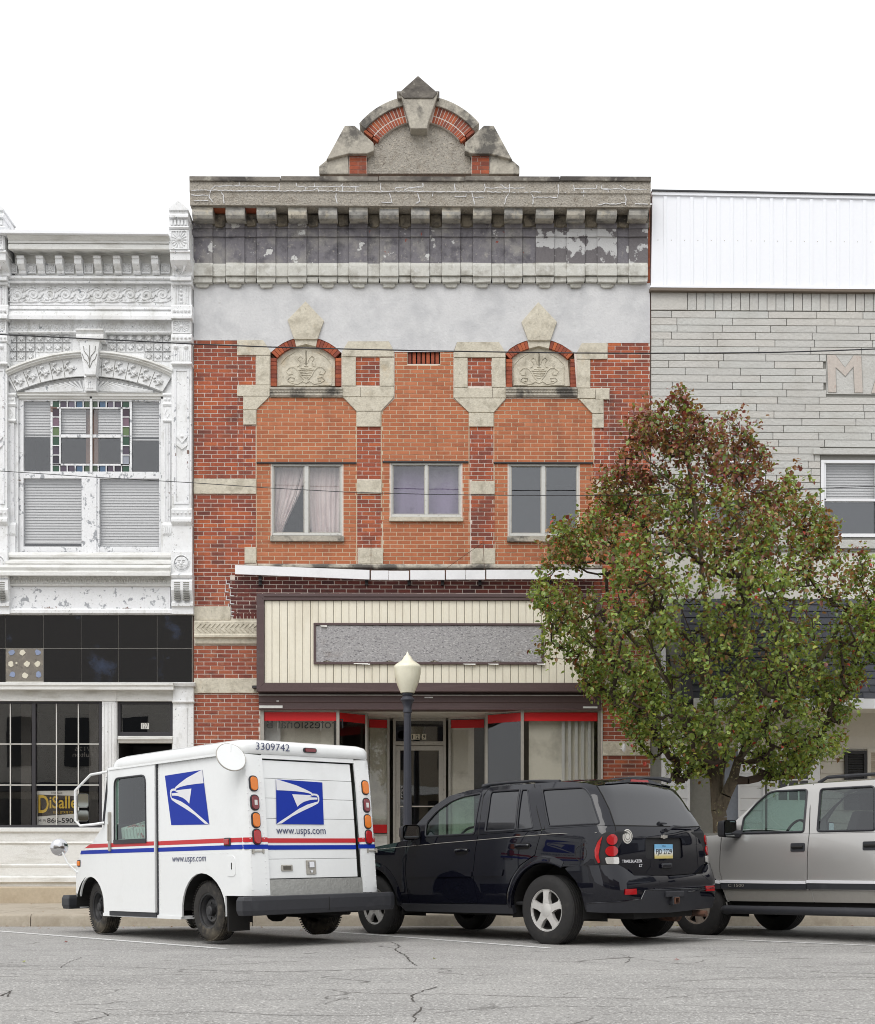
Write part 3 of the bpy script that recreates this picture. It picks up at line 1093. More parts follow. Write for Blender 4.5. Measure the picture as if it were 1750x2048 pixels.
# caulk run along old joints of the fascia
Z1 = [[(45, 912), (190, 912), (290, 916), (680, 918), (925, 918), (965, 900), (975, 925)], [(190, 905), (220, 885), (340, 880), (480, 884), (665, 888)], [(395, 850), (395, 880)], [(690, 862), (685, 915)], [(812, 860), (815, 885), (880, 890), (1010, 888), (1140, 886), (1245, 890), (1285, 880)], [(945, 865), (945, 888)], [(880, 890), (875, 912)], [(1150, 865), (1140, 886)], [(1245, 890), (1245, 925)], [(1150, 890), (1150, 925)], [(975, 920), (1100, 920), (1350, 922), (1430, 925), (1600, 920), (1750, 922)], [(1105, 900), (1100, 960), (1110, 1010)], [(1425, 862), (1428, 910), (1445, 925)], [(1530, 912), (1540, 895), (1610, 888)], [(1600, 915), (1640, 895), (1735, 888), (1735, 862)], [(190, 910), (175, 960), (200, 1000)], [(260, 920), (280, 950), (285, 1010)], [(45, 950), (170, 952)], [(65, 990), (170, 990)], [(1490, 930), (1510, 1005), (1430, 1000)], [(1695, 935), (1715, 995), (1690, 1010)]]
Z2 = [[(0, 905), (440, 905), (540, 908), (700, 908), (850, 912), (880, 905), (935, 908)], [(0, 880), (90, 870), (90, 845)], [(318, 848), (322, 898)], [(530, 850), (540, 878), (530, 905)], [(540, 878), (690, 880), (820, 880)], [(712, 850), (712, 905), (690, 940), (675, 995)], [(645, 850), (690, 880)], [(860, 908), (880, 945), (1050, 945), (1062, 912), (1058, 850)], [(880, 945), (876, 995)], [(1062, 912), (1170, 915), (1240, 910), (1330, 918)], [(1170, 860), (1175, 912)], [(1175, 885), (1330, 882), (1335, 855)], [(1240, 890), (1240, 940)], [(1370, 860), (1370, 885), (1415, 895), (1420, 918), (1560, 920), (1725, 920)], [(1370, 885), (1540, 888), (1690, 890)], [(1500, 858), (1540, 885)], [(1635, 865), (1635, 888)], [(1530, 925), (1545, 960), (1540, 1000)], [(1345, 1000), (1400, 990), (1470, 995), (1540, 980)], [(1610, 990), (1700, 995)], [(55, 925), (70, 975), (40, 990)], [(160, 940), (165, 910)], [(440, 905), (455, 960), (460, 995)], [(320, 940), (400, 940), (400, 912)], [(445, 945), (530, 945)]]
ck = MB()
for zz, sc_, ox in ((Z1, 3.646, 370), (Z2, 3.571, 820)):
    for ln in zz:
        pts = []
        for i in range(len(ln) - 1):
            p, q_ = Vector(ln[i]), Vector(ln[i + 1])
            n = max(2, int((q_ - p).length / 14))
            pts += [p.lerp(q_, k / n) + Vector((random.uniform(-2, 2), random.uniform(-3, 3))) for k in range(n)]
        pts.append(Vector(ln[-1]))
        p3 = []
        for p in pts:
            py = 130 + p.y / sc_
            y = -.431 if py < 385 else -.412 + .0
            p3.append(at(ox + p.x / sc_, py, y))
        ck.tube(p3, [random.uniform(.004, .009) for _ in p3], 5)
ck.build('caulk_line', m_caulk, fas)

# --- arched pediment on the roof line
PC, PY = 838.5, 347.0


def pm(pts):
    return [(2 * PC - x, y) for x, y in pts]


q = MB()
tym = [(PC - 106 * math.cos(t), PY - 106 * math.sin(t)) for t in [math.pi * k / 20 for k in range(21)]]
q.pprism([(x, min(y, 348)) for x, y in tym], -.02, .3)
q.build('tympanum', m_roughcast, BB)
for sgn, f in ((1, lambda p: p), (-1, pm)):
    for pts, y, mm in (([(696.5, 308), (697.5, 348), (638, 348), (638, 332), (652.5, 320)], -.10, m_sandstone_dark), ([(689.5, 250.7), (709, 250.7), (747, 285), (748, 301.4), (733.4, 307), (696.4, 307.3), (652.5, 319)], -.16, m_sandstone_dark)):
        b_ = MB()
        b_.pprism(f(pts), y, .3)
        b_.build('pediment_shoulder', mm, BB, bevel=.012)
    for k in range(5):
        for c_ in range(2):
            xs_ = [698.5, 716 + (k % 2) * 6, 733.5]
            rest.pprism(f(R4(xs_[c_] + .4, xs_[c_ + 1] - .4, 308 + k * 8, 315 + k * 8)), -.081, .2, 0)
    # brick arch ring in two rows, stone hood above
    for k in range(13):
        t0, t1 = RAD(104 + k * 3.05), RAD(104 + (k + .78) * 3.05)
        for r0, r1 in ((105, 117), (119.5, 139)):
            q4 = [(PC + r * math.cos(t), PY - r * math.sin(t)) for r, t in ((r0, t0), (r0, t1), (r1, t1), (r1, t0))]
            rest.pprism(f(q4), -.081, .2, 0)
    hd = MB()
    arc = [RAD(100 + 4 * k) for k in range(11)]
    hd.pprism(f([(PC + 140 * math.cos(t), PY - 140 * math.sin(t)) for t in arc] + [(PC + 157 * math.cos(t), PY - 157 * math.sin(t)) for t in arc[::-1]]), -.12, .3)
    hd.build('arch_hood', m_sandstone_dark, BB, bevel=.008)
mo = MB()
arc = [RAD(40 + 5 * k) for k in range(21)]
mo.pprism([(PC + 104.5 * math.cos(t), PY - 104.5 * math.sin(t)) for t in arc] + [(PC + 139.5 * math.cos(t), PY - 139.5 * math.sin(t)) for t in arc[::-1]], -.075, .2)
mo.pprism(R4(698, 734, 307, 348), -.075, .2)
mo.pprism(pm(R4(698, 734, 307, 348)), -.075, .2)
mo.build('arch_mortar', m_mortar_white, BB)
ks = MB()
ks.pprism([(800, 184), (877, 184), (856, 246), (854, 257), (821, 257), (818, 246)], -.22, .25)
ks.build('pediment_keystone', m_sandstone_dark, BB, bevel=.012)
ks = MB()
ks.pprism([(836, 151), (875, 185), (866, 196), (808, 196), (798, 185)], -.24, .3)
ks.build('diamond_finial', m_coping, BB, bevel=.01)
for a in ((793, 805), (868, 879)):
    ks = MB()
    ks.pprism([(a[0], 182), (a[1], 182), (a[1] - 1, 197), (a[0] + 2, 196)], -.2, .3)
    ks.build('finial_cheek', m_coping, BB, bevel=.008)
bk = MB()
bk.pbox(700, 978, 312, 350, .22, .3)
bk.build('pediment_back', m_coping, BB)

# --- ledge, white metal rail and hangers
q = MB()
q.pmold(488, 1205, [(-.05, 1128), (-.09, 1131), (-.09, 1135), (-.05, 1139)], 0)
q.build('ledge', m_sandstone_dark, BB, fix=True)
rails = [[(470, 1130), (739, 1140), (739, 1159), (470, 1148)], R4(742, 777, 1141, 1159.5), R4(777.6, 818, 1141.5, 1160), R4(820.5, 889.6, 1140.5, 1159.5), R4(892, 930.8, 1140, 1159), R4(931.4, 970.3, 1140, 1159), R4(972.7, 1090, 1139.5, 1158.5), R4(1091, 1205, 1139, 1158)]
for rr in rails:
    q = MB()
    q.pprism(rr, -.16, -.13)
    q.build('white_rail', m_white_metal, BB, bevel=.003)
for x in (740.5, 819.3, 890.8, 971.5):
    q = MB()
    q.pbox(x - 3.2, x + 3.2, 1139.5, 1159.5, -.15, -.125)
    q.build('rusty_hanger', m_rust, BB)
for x in (520, 733, 818, 885, 960, 1100):
    q = MB()
    q.pbox(x - 3, x + 3, 1150, 1170, -.06, -.012)
    q.pbox(x - 3, x + 3, 1158, 1161, -.13, -.06)
    q.build('rail_bracket', m_iron, BB)
q = MB()
for a, b_ in (((742, 1078), (742, 1145)), ((966, 1080), (969, 1145)), ((966, 1085), (895, 1135)), ((513, 1120), (516, 1135))):
    q.tube([at(*a, -.035), at(*b_, -.15)], .004, 5)
q.build('stay_wire', m_rust, BB)

# --- windows of the upper floor
for i, (a, b_, c_, d_) in enumerate(WIN):
    gap = 11 if i != 1 else 8
    bot = d_ - gap
    mull = (609, 617) if i == 0 else ((850, 855.5) if i == 1 else (1083, 1090.5))
    fr = MB()
    for r4 in ((a, b_, c_, c_ + 5), (a, b_, bot - 5, bot), (a, a + 6, c_ + 5, bot - 5), (b_ - 6, b_, c_ + 5, bot - 5), (mull[0], mull[1], c_ + 5, bot - 5)):
        fr.pbox(*r4, .01, .09)
    wo = fr.build('window', m_alu_white, BB, bevel=.003)
    for (l, r) in ((a + 6, mull[0]), (mull[1], b_ - 6)):
        gp = MB()
        gp.pbox(l - .5, r + .5, c_ + 4, bot - 4, .05, .055)
        gp.build('pane', m_win if i != 2 else m_win_sky, wo)
        sf = MB()
        for r4 in ((l, r, c_ + 5, c_ + 6.6), (l, r, bot - 6.6, bot - 5), (l, l + 2, c_ + 6, bot - 6), (r - 2, r, c_ + 6, bot - 6)):
            sf.pbox(*r4, .035, .065)
        sf.build('sash', m_alu, wo)
    sl = MB()
    sl.pbox(a - 1, b_ + 1, bot + .5, d_, -.06, .1)
    sl.build('sill', m_sandstone_dark if i != 1 else m_sandstone, wo, bevel=.006)
    lt = MB()
    lt.pbox(a - 28 if i != 1 else a - 14, b_ + 26 if i != 1 else b_ + 12, c_ - 3.2, c_ - .3, -.03, .05)
    lt.build('lintel_angle', m_iron, wo)
    rm = MB()
    p, q_ = at(a, c_, .1), at(b_, bot, .1)
    rm.add([(p.x, .12, p.z), (q_.x, .12, p.z), (q_.x, .12, q_.z), (p.x, .12, q_.z), (p.x, 1.4, p.z), (q_.x, 1.4, p.z), (q_.x, 1.4, q_.z), (p.x, 1.4, q_.z)],
           [(0, 1, 5, 4), (1, 2, 6, 5), (2, 3, 7, 6), (3, 0, 4, 7), (4, 5, 6, 7)])
    rm.build('room', m_dark, wo)


def drape(u0, u1, top, bot, y, fn, mat_, parent, folds=9, amp=.03):
    """hanging cloth between pixel columns; fn(t) gives the left/right edge shift down its length"""
    q = MB()
    nu, nv = 40, 18
    for j in range(nv + 1):
        v = j / nv
        l, r = fn(v)
        for i in range(nu + 1):
            u = i / nu
            p = at(l + (r - l) * u, top + (bot - top) * v, y)
            q.v.append((p.x, y + amp * math.sin(u * folds * 2 * math.pi + v * 2) * (.4 + .6 * v), p.z))
    for j in range(nv):
        for i in range(nu):
            o = j * (nu + 1) + i
            q.f.append((o, o + 1, o + nu + 2, o + nu + 1))
            q.m.append(0)
    return q.build('curtain', mat_, parent, smooth='full')


w0 = [o for o in bpy.data.objects if o.name.startswith('window')]
drape(548, 590, 932, 1068, .2, lambda v: (547, 613 - 44 * v + 5 * math.sin(v * 5)), m_curtain, w0[0], 6, .025)
drape(612, 682, 932, 1068, .2, lambda v: (612 + 10 * v * v, 684 - 2 * v), m_curtain, w0[0], 7, .03)
q = MB()
q.tube([at(604, 940, .12), at(592, 990, .12), at(598, 1030, .12), at(600, 1066, .12)], .004, 5)
q.tube([at(592, 990, .12), at(585, 1010, .12), at(588, 1066, .12)], .003, 5)
q.build('hanging_cord', m_dark, w0[0])
drape(784, 922, 930, 1032, .22, lambda v: (783, 922), m_purple, w0[1], 3, .02)
q = MB()
q.pbox(1020, 1083, 930, 1070, .09, .1)
q.build('grey_screen', m_screen_dark, w0[2])
q = MB()
for k in range(22):
    x, y = random.uniform(1124, 1156), random.uniform(1030, 1068)
    p = at(x, y, .2)
    q.add([(p.x, .2, p.z), (p.x + random.uniform(.02, .07), .22, p.z + random.uniform(-.03, .03)), (p.x + random.uniform(.0, .05), .2, p.z + random.uniform(.03, .12))], [(0, 1, 2)])
q.build('crumpled_film', m_glue_blue, w0[2])

# --- pier mouldings on the left of the shopfront, mirrored on the right
for a, b_ in ((388, 519), (1204, 1300)):
    q = MB()
    q.pmold(a, b_, [(-.06, 1241), (-.09, 1244), (-.09, 1268), (-.11, 1270), (-.11, 1274), (-.06, 1277), (-.05, 1286), (-.03, 1289)], 0)
    o = q.build('carved_band', m_sandstone, BB, fix=True)
    lv = MB()
    k = a + 5
    while k < b_ - 6:
        for sg in (-1, 1):
            p0, p1, p2 = at(k, 1256, -.094), at(k + 9, 1256 + sg * 9, -.094), at(k + 4, 1256 + sg * 9, -.094)
            lv.tube([p0, p1 + Vector((0, 0, 0))], .009, 5)
        k += 9.5
    lv.build('chevron_leaf', m_sandstone, o)
q = MB()
q.pprism([(461.5, 1238), (515, 1238), (515, 1242), (461.5, 1242)], -.06, 0)
q.build('sill_stone', m_sandstone, BB)
q = MB()
for i, (l, t) in enumerate(((454, 1160), (460, 1168), (452, 1176), (462, 1184), (454, 1192), (462, 1200), (458, 1208), (463, 1216), (463, 1224))):
    q.tube([at(l - 1, t - .5, -.012), at(l - 1.5, t + 7.5, -.012)], .008, 5)
    q.tube([at(l - 1, t + 7.5, -.012), at(l + random.uniform(4, 8), t + 8, -.012)], .007, 5)
q.build('ragged_caulk', m_caulk, BB)

# --- sign box over the shop
sg = MB()
for pts in ([(513, 1187), (1203, 1187), (1190, 1200), (528, 1200)], [(513, 1383), (1203, 1383), (1188, 1366), (528, 1366)], [(513, 1187), (528, 1200), (528, 1366), (513, 1383)], [(1203, 1187), (1203, 1383), (1188, 1366), (1190, 1200)]):
    sg.pprism(pts, -.26, 0)
so = sg.build('sign_box', m_brown, BB, bevel=.004)
q = MB()
q.pmold(528, 1190, [(-.275, 1189), (-.275, 1193), (-.262, 1195)], -.25)
q.build('sign_trim', m_brown, so, fix=True)
q = MB()
q.pbox(527, 1190, 1199, 1367, -.2, -.02)
q.build('sign_back', m_flash, so)
for k in range(43):
    a = 528.6 + k * 15.4
    if a > 1188:
        break
    bmb = MB()
    z1, z0 = at(a, 1201.5, -.225).z, at(a, 1365.5, -.225).z
    x0, x1 = at(a, 1300, -.225).x, at(min(a + 15.4, 1189.5), 1300, -.225).x
    pr = [(x0 + .003, -.216), (x0 + .008, -.2225), (x0 + .03, -.223), (x0 + .034, -.220), (x0 + .038, -.223)] + [(x1 - .008, -.2225), (x1 - .003, -.216)]
    n = len(pr)
    bmb.add([(x, y, z1) for x, y in pr] + [(x, y, z0) for x, y in pr], [(i, i + n, i + n + 1, i + 1) for i in range(n - 1)])
    bmb.build('siding_board', m_cream, so, fix=False)
op = MB()
for r4 in ((627, 1088, 1246, 1250.5), (627, 1088, 1324, 1328.5), (627, 631.5, 1250.5, 1324), (1083.5, 1088, 1250.5, 1324)):
    op.pbox(*r4, -.262, -.215)
oo = op.build('board_frame', m_brown, so, bevel=.003)
bd = MB()
top = [(631 + k * 11.3, 1250.5 + random.uniform(-.2, 1.6)) for k in range(41)]
bt = [(631 + k * 11.3, 1325 - random.uniform(0, 1.5) - (3.5 if random.random() < .12 else 0)) for k in range(41)]
vs, ts = cdt(w2(top + bt[::-1], -.24), [], .1)
bd.add([(x, -.243 - .004 * math.sin(x * 3), z) for x, z in vs], ts)
bd.build('strand_board', m_osb, so, fix=True)
q = MB()
for a, b_, l in ((706, 1326, 30), (722, 1327, 18), (925, 1327, 26), (975, 1327, 22), (1072, 1327, 18), (640, 1251, 14)):
    p0, p1 = at(a, b_, -.25), at(a + l, b_ + 2, -.27)
    q.add([(p0.x, -.25, p0.z + .01), (p1.x, -.25, p0.z + .012), (p1.x, -.28, p1.z - .008), (p0.x + .02, -.275, p1.z)], [(0, 1, 2, 3)])
q.build('torn_film', m_white_panel, so)
# --- header beam under the sign
hb = MB()
hb.pmold(517, 1203, [(-.05, 1384), (-.05, 1389), (-.12, 1390), (-.12, 1393), (-.10, 1394), (-.10, 1404), (-.085, 1406), (-.085, 1416), (-.10, 1417), (-.10, 1419)], .25)
ho = hb.build('header_beam', m_brown, BB, fix=True)
q = MB()
q.pbox(517, 1200, 1389.6, 1391, -.125, -.1)
for r4 in ((518, 565, 1411, 1416), (1166, 1195, 1413, 1416.5), (849, 866, 1390.5, 1396), (553, 558, 1401, 1403)):
    q.pbox(*r4, -.106, -.08)
q.build('bare_patch', m_white_grime, ho)
q = MB()
q.pbox(504, 513, 1371, 1376, -.2, 0)
q.build('bracket_stub', m_iron, BB)

# --- recessed shopfront
ZT = at(840, 1419).z          # soffit height
ZB = 1.10                     # top of stall riser
ZF = .25
XA, XB_ = at(521, 1500).x, at(1202.5, 1500).x
sfm = MB()
sfm.box(XA, XB_, .02, 1.9, ZT, ZT + .1)
sfm.build('soffit', m_white_grime, BB)
pl_ = [(at(676, 1500, .03).x, .03), (-1.215, .52), (-1.23, 1.24), (at(777, 1500, 1.4).x, 1.38)]
pr_ = [(at(1044.5, 1500, .03).x, .03), (at(973, 1500, .52).x, .52), (at(971, 1500, 1.24).x, 1.24), (at(899, 1500, 1.4).x, 1.38)]


def wallq(mb, p, q, z0, z1, th=.006, mi=0):
    """thin upright slab from plan point p to q"""
    p, q = Vector(p), Vector(q)
    n = Vector((-(q - p).y, (q - p).x)).normalized() * th
    vs = [(p.x, p.y), (q.x, q.y), (q.x + n.x, q.y + n.y), (p.x + n.x, p.y + n.y)]
    mb.add([(x, y, z0) for x, y in vs] + [(x, y, z1) for x, y in vs], [(0, 3, 2, 1), (4, 5, 6, 7), (0, 1, 5, 4), (1, 2, 6, 5), (2, 3, 7, 6), (3, 0, 4, 7)], mi)


def post(mb, p, z0, z1, w=.045):
    mb.box(p[0] - w / 2, p[0] + w / 2, p[1] - w / 2, p[1] + w / 2, z0, z1)


ZS1 = at(600, 1420.5).z
ZS0 = at(600, 1439).z
for side, path, edge in ((-1, pl_, XA + .03), (1, pr_, XB_ - .03)):
    segs = [((edge, .03), path[0])] + [(path[i], path[i + 1]) for i in range(3)]
    for (p, q) in segs:
        pq = (p, q) if side == -1 else (q, p)
        pn = MB()
        wallq(pn, *pq, ZB + .03, ZT)
        po = pn.build('shop_pane', m_shop_glass, BB, fix=True)
        st_ = MB()
        d = (Vector(pq[1]) - Vector(pq[0])).normalized()
        nrm = Vector((-d.y, d.x)) * -.004
        a_, b2 = Vector(pq[0]) + nrm + d * .03, Vector(pq[1]) + nrm - d * .03
        wallq(st_, a_, b2, ZS0 - .02, ZS1 - .03, .002)
        if (p, q) == segs[3] and side == -1:
            wallq(st_, a_, b2, ZB + .05, ZB + .2, .002)
        st_.build('red_band', m_red, po, fix=True)
        rs = MB()
        wallq(rs, *pq, ZF, ZB, .05)
        rs.build('stall_riser', m_white_grime, BB, fix=True)
        tr = MB()
        for zz in (ZB, ZT - .03):
            wallq(tr, Vector(pq[0]) + nrm * 3, Vector(pq[1]) + nrm * 3, zz, zz + .03, .03)
        tr.build('pane_rail', m_alu, po, fix=True)
    for p in [(edge, .03)] + path:
        ps = MB()
        post(ps, p, ZF, ZT, .05 if p[1] < .1 else .04)
        ps.build('shop_post', m_alu, BB)
# display backs, floor and dark shop behind
q = MB()
q.box(XA + .05, pl_[0][0] - .1, .36, .38, ZB, ZT, 0)
q.box(pr_[0][0] + .12, XB_ - .1, .16, .18, ZB, ZT, 0)
q.add([(pl_[2][0] + .03, 1.275, ZB), (pl_[3][0] - .02, 1.415, ZB), (pl_[3][0] - .02, 1.415, ZT - .12), (pl_[2][0] + .03, 1.275, ZT - .12)], [(0, 1, 2, 3)])
q.add([(pr_[3][0] + .02, 1.415, ZB), (pr_[2][0] - .2, 1.31, ZB), (pr_[2][0] - .2, 1.31, ZT - .12), (pr_[3][0] + .02, 1.415, ZT - .12)], [(0, 1, 2, 3)])
q.build('display_back', m_pale_board, BB)
q = MB()
q.box(XA + .02, XA + .3, .25, .27, ZB, ZT, 0)
for k in range(5):
    q.box(XB_ - .65 + k * .11, XB_ - .6 + k * .11, .1 + .005 * k, .12 + .005 * k, ZB, ZT, 0)
q.build('hanging_blind', m_blind, BB)
q = MB()
q.box(XA, XB_, 2.9, 3.0, ZF, ZT + .1)
q.box(XA, XA + .02, .1, 2.9, ZF, ZT)
q.box(XB_ - .02, XB_, .1, 2.9, ZF, ZT)
q.box(XA, pl_[1][0] - .02, .1, 1.6, ZF, ZB - .02)
q.box(pr_[1][0] + .02, XB_, .1, 1.6, ZF, ZB - .02)
q.build('shop_interior', m_dim, BB)
xd = Vector((-1, 0, 0))
lettering('Professional B', BB, m_black_text, (at(672, 1452, .06).x + .12, .05, at(672, 1457, .05).z), (-1, 0, 0), (0, 0, 1), 1.28, .16, depth=.001)
q = MB()
for x in (556, 642):
    q.tube([at(x, 1440, .06), at(x, 1461, .06)], .006, 5)
q.build('hook_rod', m_white_text, BB)
# door with transom
YD = 1.45
dl, dr = at(786, 1500, YD).x, at(892, 1500, YD).x
ztop, ztr0, ztr1 = at(840, 1436, YD).z, at(840, 1484, YD).z, at(840, 1491, YD).z
fr = MB()
for x0, x1, z0, z1 in ((dl, dl + .05, ZF, ztop), (dr - .05, dr, ZF, ztop), (dl + .05, dr - .05, ztop - .05, ztop), (dl + .05, dr - .05, ztr1, ztr0 + .01)):
    fr.box(x0, x1, YD - .03, YD + .05, z0, z1)
fo = fr.build('door_frame', m_alu, BB, bevel=.003)
q = MB()
q.box(dl + .04, dr - .04, YD + .01, YD + .016, ztr0, ztop - .04)
q.build('transom_pane', m_win_dark, fo)
do = MB()
for x0, x1, z0, z1 in ((dl + .055, dl + .13, ZF + .02, ztr1 - .01), (dr - .13, dr - .055, ZF + .02, ztr1 - .01), (dl + .13, dr - .13, ztr1 - .09, ztr1 - .01), (dl + .13, dr - .13, ZF + .02, ZF + .3)):
    do.box(x0, x1, YD - .02, YD + .025, z0, z1)
dobj = do.build('shop_door', m_alu, BB, bevel=.003)
q = MB()
q.box(dl + .12, dr - .12, YD, YD + .006, ZF + .28, ztr1 - .08)
q.build('door_pane', m_win_dark, dobj)
q = MB()
zb_ = at(840, 1613, YD).z
q.tube([(dl + .13, YD - .05, zb_), (dr - .1, YD - .05, zb_)], .012, 8)
q.box(dl + .07, dl + .1, YD - .06, YD - .02, zb_ - .14, zb_ + .1)
q.build('push_bar', m_alu, dobj)
q = MB()
a, b_ = at(800.5, 1572, YD - .022), at(804.5, 1596, YD - .022)
q.box(dl + .135, dl + .18, YD - .024, YD - .02, b_.z, a.z)
q.build('pull_plate', m_black_text, dobj)
for i, chh in enumerate('PULL'):
    lettering(chh, dobj, m_white_text, (dl + .143, YD - .026, a.z - .055 * (i + 1) + .012), (1, 0, 0), (0, 0, 1), .028, .038)
for chh, x in (('1', 823), ('2', 832), ('9', 845)):
    p = at(x, 1478, YD - .005)
    q = MB()
    q.box(p.x - .01, p.x + .065, YD - .002, YD + .0, p.z - .01, p.z + .09)
    q.build('number_plate', m_cream, fo)
    lettering(chh, fo, m_black_text, (p.x + .006, YD - .005, p.z + .002), (1, 0, 0), (0, 0, 1), .04 if chh != '1' else .018, .075, bold=.01)
q = MB()
p = at(797, 1470, YD)
q.lathe([(.001, .0), (.07, .0)], (p.x + .06, YD - .004, p.z), 20, 'y')
q.build('round_sticker', M('green_sticker', C(92, 128, 100), .6), fo)
# small lamp on the right pier and a conduit
q = MB()
p = at(1248, 1495, -.12)
q.lathe([(.01, -.08), (.03, -.05), (.034, .0), (.02, .05), (.008, .07)], p, 12)
q.tube([p + Vector((-.05, .09, -.02)), p + Vector((-.04, .0, -.02)), p], .008, 6)
q.build('wall_floodlight', m_white_metal, BB, smooth=True)
q = MB()
q.tube([at(1204.5, 1416, -.02), at(1204.5, 1560, -.02)], .012, 6)
q.build('conduit', m_alu, BB)
ob = rest.build('brickwork', BM, BB, kind='stuff')
# ------------------------------------------------------------------ white cast-iron front on the left
LB = thing('cast_iron_building', 'peeling white ornamental iron front with arched window and black glass shopfront band', 'building', (-6.1, 0, .26), world=True)
WI = m_white_iron


def part(name, fn, mat_=None, parent=None, **kw):
    q = MB()
    fn(q)
    return q.build(name, mat_ or WI, parent or LB, **kw)


# backing wall with openings
lw = MB()
ho_l = [w2([(37, 1104), (322, 1104), (322, 785)] + arch_pts(178, 143, 784, 753.5)[::-1] + [(37, 785)], .03), w2(R4(-38, 203, 1404, 1656), .03), w2(R4(237, 344, 1404, 1795), .03)]
vs, ts = cdt(w2([(-60, 462), (384, 466), (387, 1795), (-60, 1795)], .03), ho_l, 0)
lw.add([(x, .03, z) for x, z in vs], ts)
lw.build('wall', WI, LB, fix=True)
XL0, XL1 = at(-60, 1000).x, at(384.5, 1000).x
part('shell', lambda q: (q.box(XL1 - .25, XL1, .04, 14, 0, at(200, 470).z), q.box(XL0, XL0 + .25, .04, 14, 0, at(200, 470).z), q.box(XL0, XL1, 13.7, 14, 0, at(200, 470).z),
                         q.box(XL0, XL1, .04, 14, at(200, 480).z, at(200, 474).z), q.box(XL0, XL1, .3, 14, at(200, 1390).z, at(200, 1240).z), q.box(XL0, XL1, 3.0, 3.2, .2, at(200, 480).z)), m_dim)

A, B_ = 14, 338
part('roof_flashing', lambda q: q.pprism([(-40, 457.5), (336, 466), (336, 468.5), (-40, 465)], -.56, .1), m_vinyl)
part('cornice', lambda q: q.pmold(A, B_, [(-.50, 469), (-.50, 471), (-.48, 476), (-.44, 482), (-.45, 484), (-.45, 486), (-.42, 487.5), (-.44, 489), (-.44, 498), (-.42, 499.5), (-.16, 507), (-.16, 509), (-.12, 511), (-.12, 551)], .03), m_white_grime, smooth=30, fix=True)
for c in (40, 78.2, 116.6, 154.7, 193.6, 232.5, 270.2, 308.6):
    part('cornice_bracket', lambda q: q.pmold(c - 7, c + 7, [(-.31, 511), (-.31, 516), (-.285, 518), (-.295, 521), (-.29, 527), (-.26, 532), (-.22, 537), (-.18, 541), (-.19, 545), (-.165, 548)], -.1), smooth=30, fix=True)
rm_ = MB()
rm_.lathe([(.001, -.016), (.02, -.014), (.03, -.008), (.034, -.012), (.045, -.010), (.05, 0)], (0, 0, 0), 14, 'y')
for k in range(8):
    t = k * math.pi / 4
    rm_.lathe([(.001, -.012), (.012, -.009), (.015, 0)], (.056 * math.cos(t), 0, .056 * math.sin(t)), 6, 'y')
me_ros = rm_.mesh('rosette', WI, True)
for c in (24.7, 62.2, 100.6, 138.3, 177, 216, 253.7, 291.9, 330.3):
    o = part('square_panel', lambda q: (q.pbox(c - 9, c + 9, 527, 546, -.135, -.1)), bevel=.004)
    part('panel_border', lambda q: [q.pbox(*r4, -.16, -.13) for r4 in ((c - 9, c + 9, 527, 528.5), (c - 9, c + 9, 544.5, 546), (c - 9, c - 7.5, 528.5, 544.5), (c + 7.5, c + 9, 528.5, 544.5))], parent=o)
    put('rosette', me_ros, o, loc=at(c, 536.5, -.136))
part('cornice_moulding', lambda q: q.pmold(A, B_ + 6, [(-.13, 551), (-.18, 553), (-.19, 556), (-.15, 559), (-.13, 561), (-.16, 563), (-.15, 566), (-.06, 568), (-.06, 611)], .03), smooth=30, fix=True)


def spiral(cx, cz, r0, turns, a0, sgn, n=22):
    out = []
    for k in range(n + 1):
        t = k / n
        a = a0 + sgn * turns * 2 * math.pi * t
        r = r0 * (1 - .85 * t)
        out.append((cx + r * math.cos(a), 0, cz + r * math.sin(a)))
    return out


sc_m = []
for sgn in (1, -1):
    q = MB()
    pts = spiral(0, .0, .10, 1.6, RAD(200), sgn)
    q.tube(pts, [.018 - .012 * i / len(pts) for i in range(len(pts))], 6)
    q.lathe([(.001, -.03), (.018, -.02), (.024, 0)], (0, 0, 0), 8, 'y')
    for k in range(7):
        a = RAD(20 + 50 * k)
        q.tube([(.10 * math.cos(a), 0, .10 * math.sin(a)), (.13 * math.cos(a + .3), -.012, .13 * math.sin(a + .3)), (.155 * math.cos(a + .7), 0, .12 * math.sin(a + .7))], [.014, .013, .004], 5)
    q.tube([(-.16, 0, -.12), (-.05, -.01, -.13), (.08, 0, -.12), (.15, -.01, -.08)], [.006, .012, .012, .004], 5)
    sc_m.append(q.mesh('scroll_ornament', WI, 'full'))
for k in range(10):
    put('scroll_ornament', sc_m[k % 2], LB, loc=at(34 + k * 32.3, 589, -.062))
part('architrave', lambda q: q.pmold(A, B_ + 6, [(-.06, 612), (-.12, 615), (-.13, 618), (-.10, 620), (-.11, 623), (-.14, 625), (-.15, 629), (-.17, 631), (-.17, 638.5), (-.04, 640.5), (-.04, 667)], .03), smooth=30, fix=True)


def leafband(q, x0, x1, y0, y1, pitch, yy):
    n = int((x1 - x0) / pitch)
    for k in range(n):
        c = x0 + (k + .5) * pitch
        p0, p1, p2, p3 = at(c - pitch * .42, y1, yy), at(c - pitch * .36, (y0 + y1) / 2, yy), at(c, y0, yy), at(c + pitch * .36, (y0 + y1) / 2, yy)
        q.tube([p0, p1, p2, p3, at(c + pitch * .42, y1, yy)], .009, 4)
        q.lathe([(.001, -.022), (.016, -.012), (.02, 0)], at(c, y0 * .35 + y1 * .65, yy), 6, 'y')


part('bead_band', lambda q: (leafband(q, 17, 338, 647, 661, 9.2, -.04), q.pmold(A, B_ + 4, [(-.06, 662), (-.07, 664), (-.06, 666)], -.03)), smooth=True)
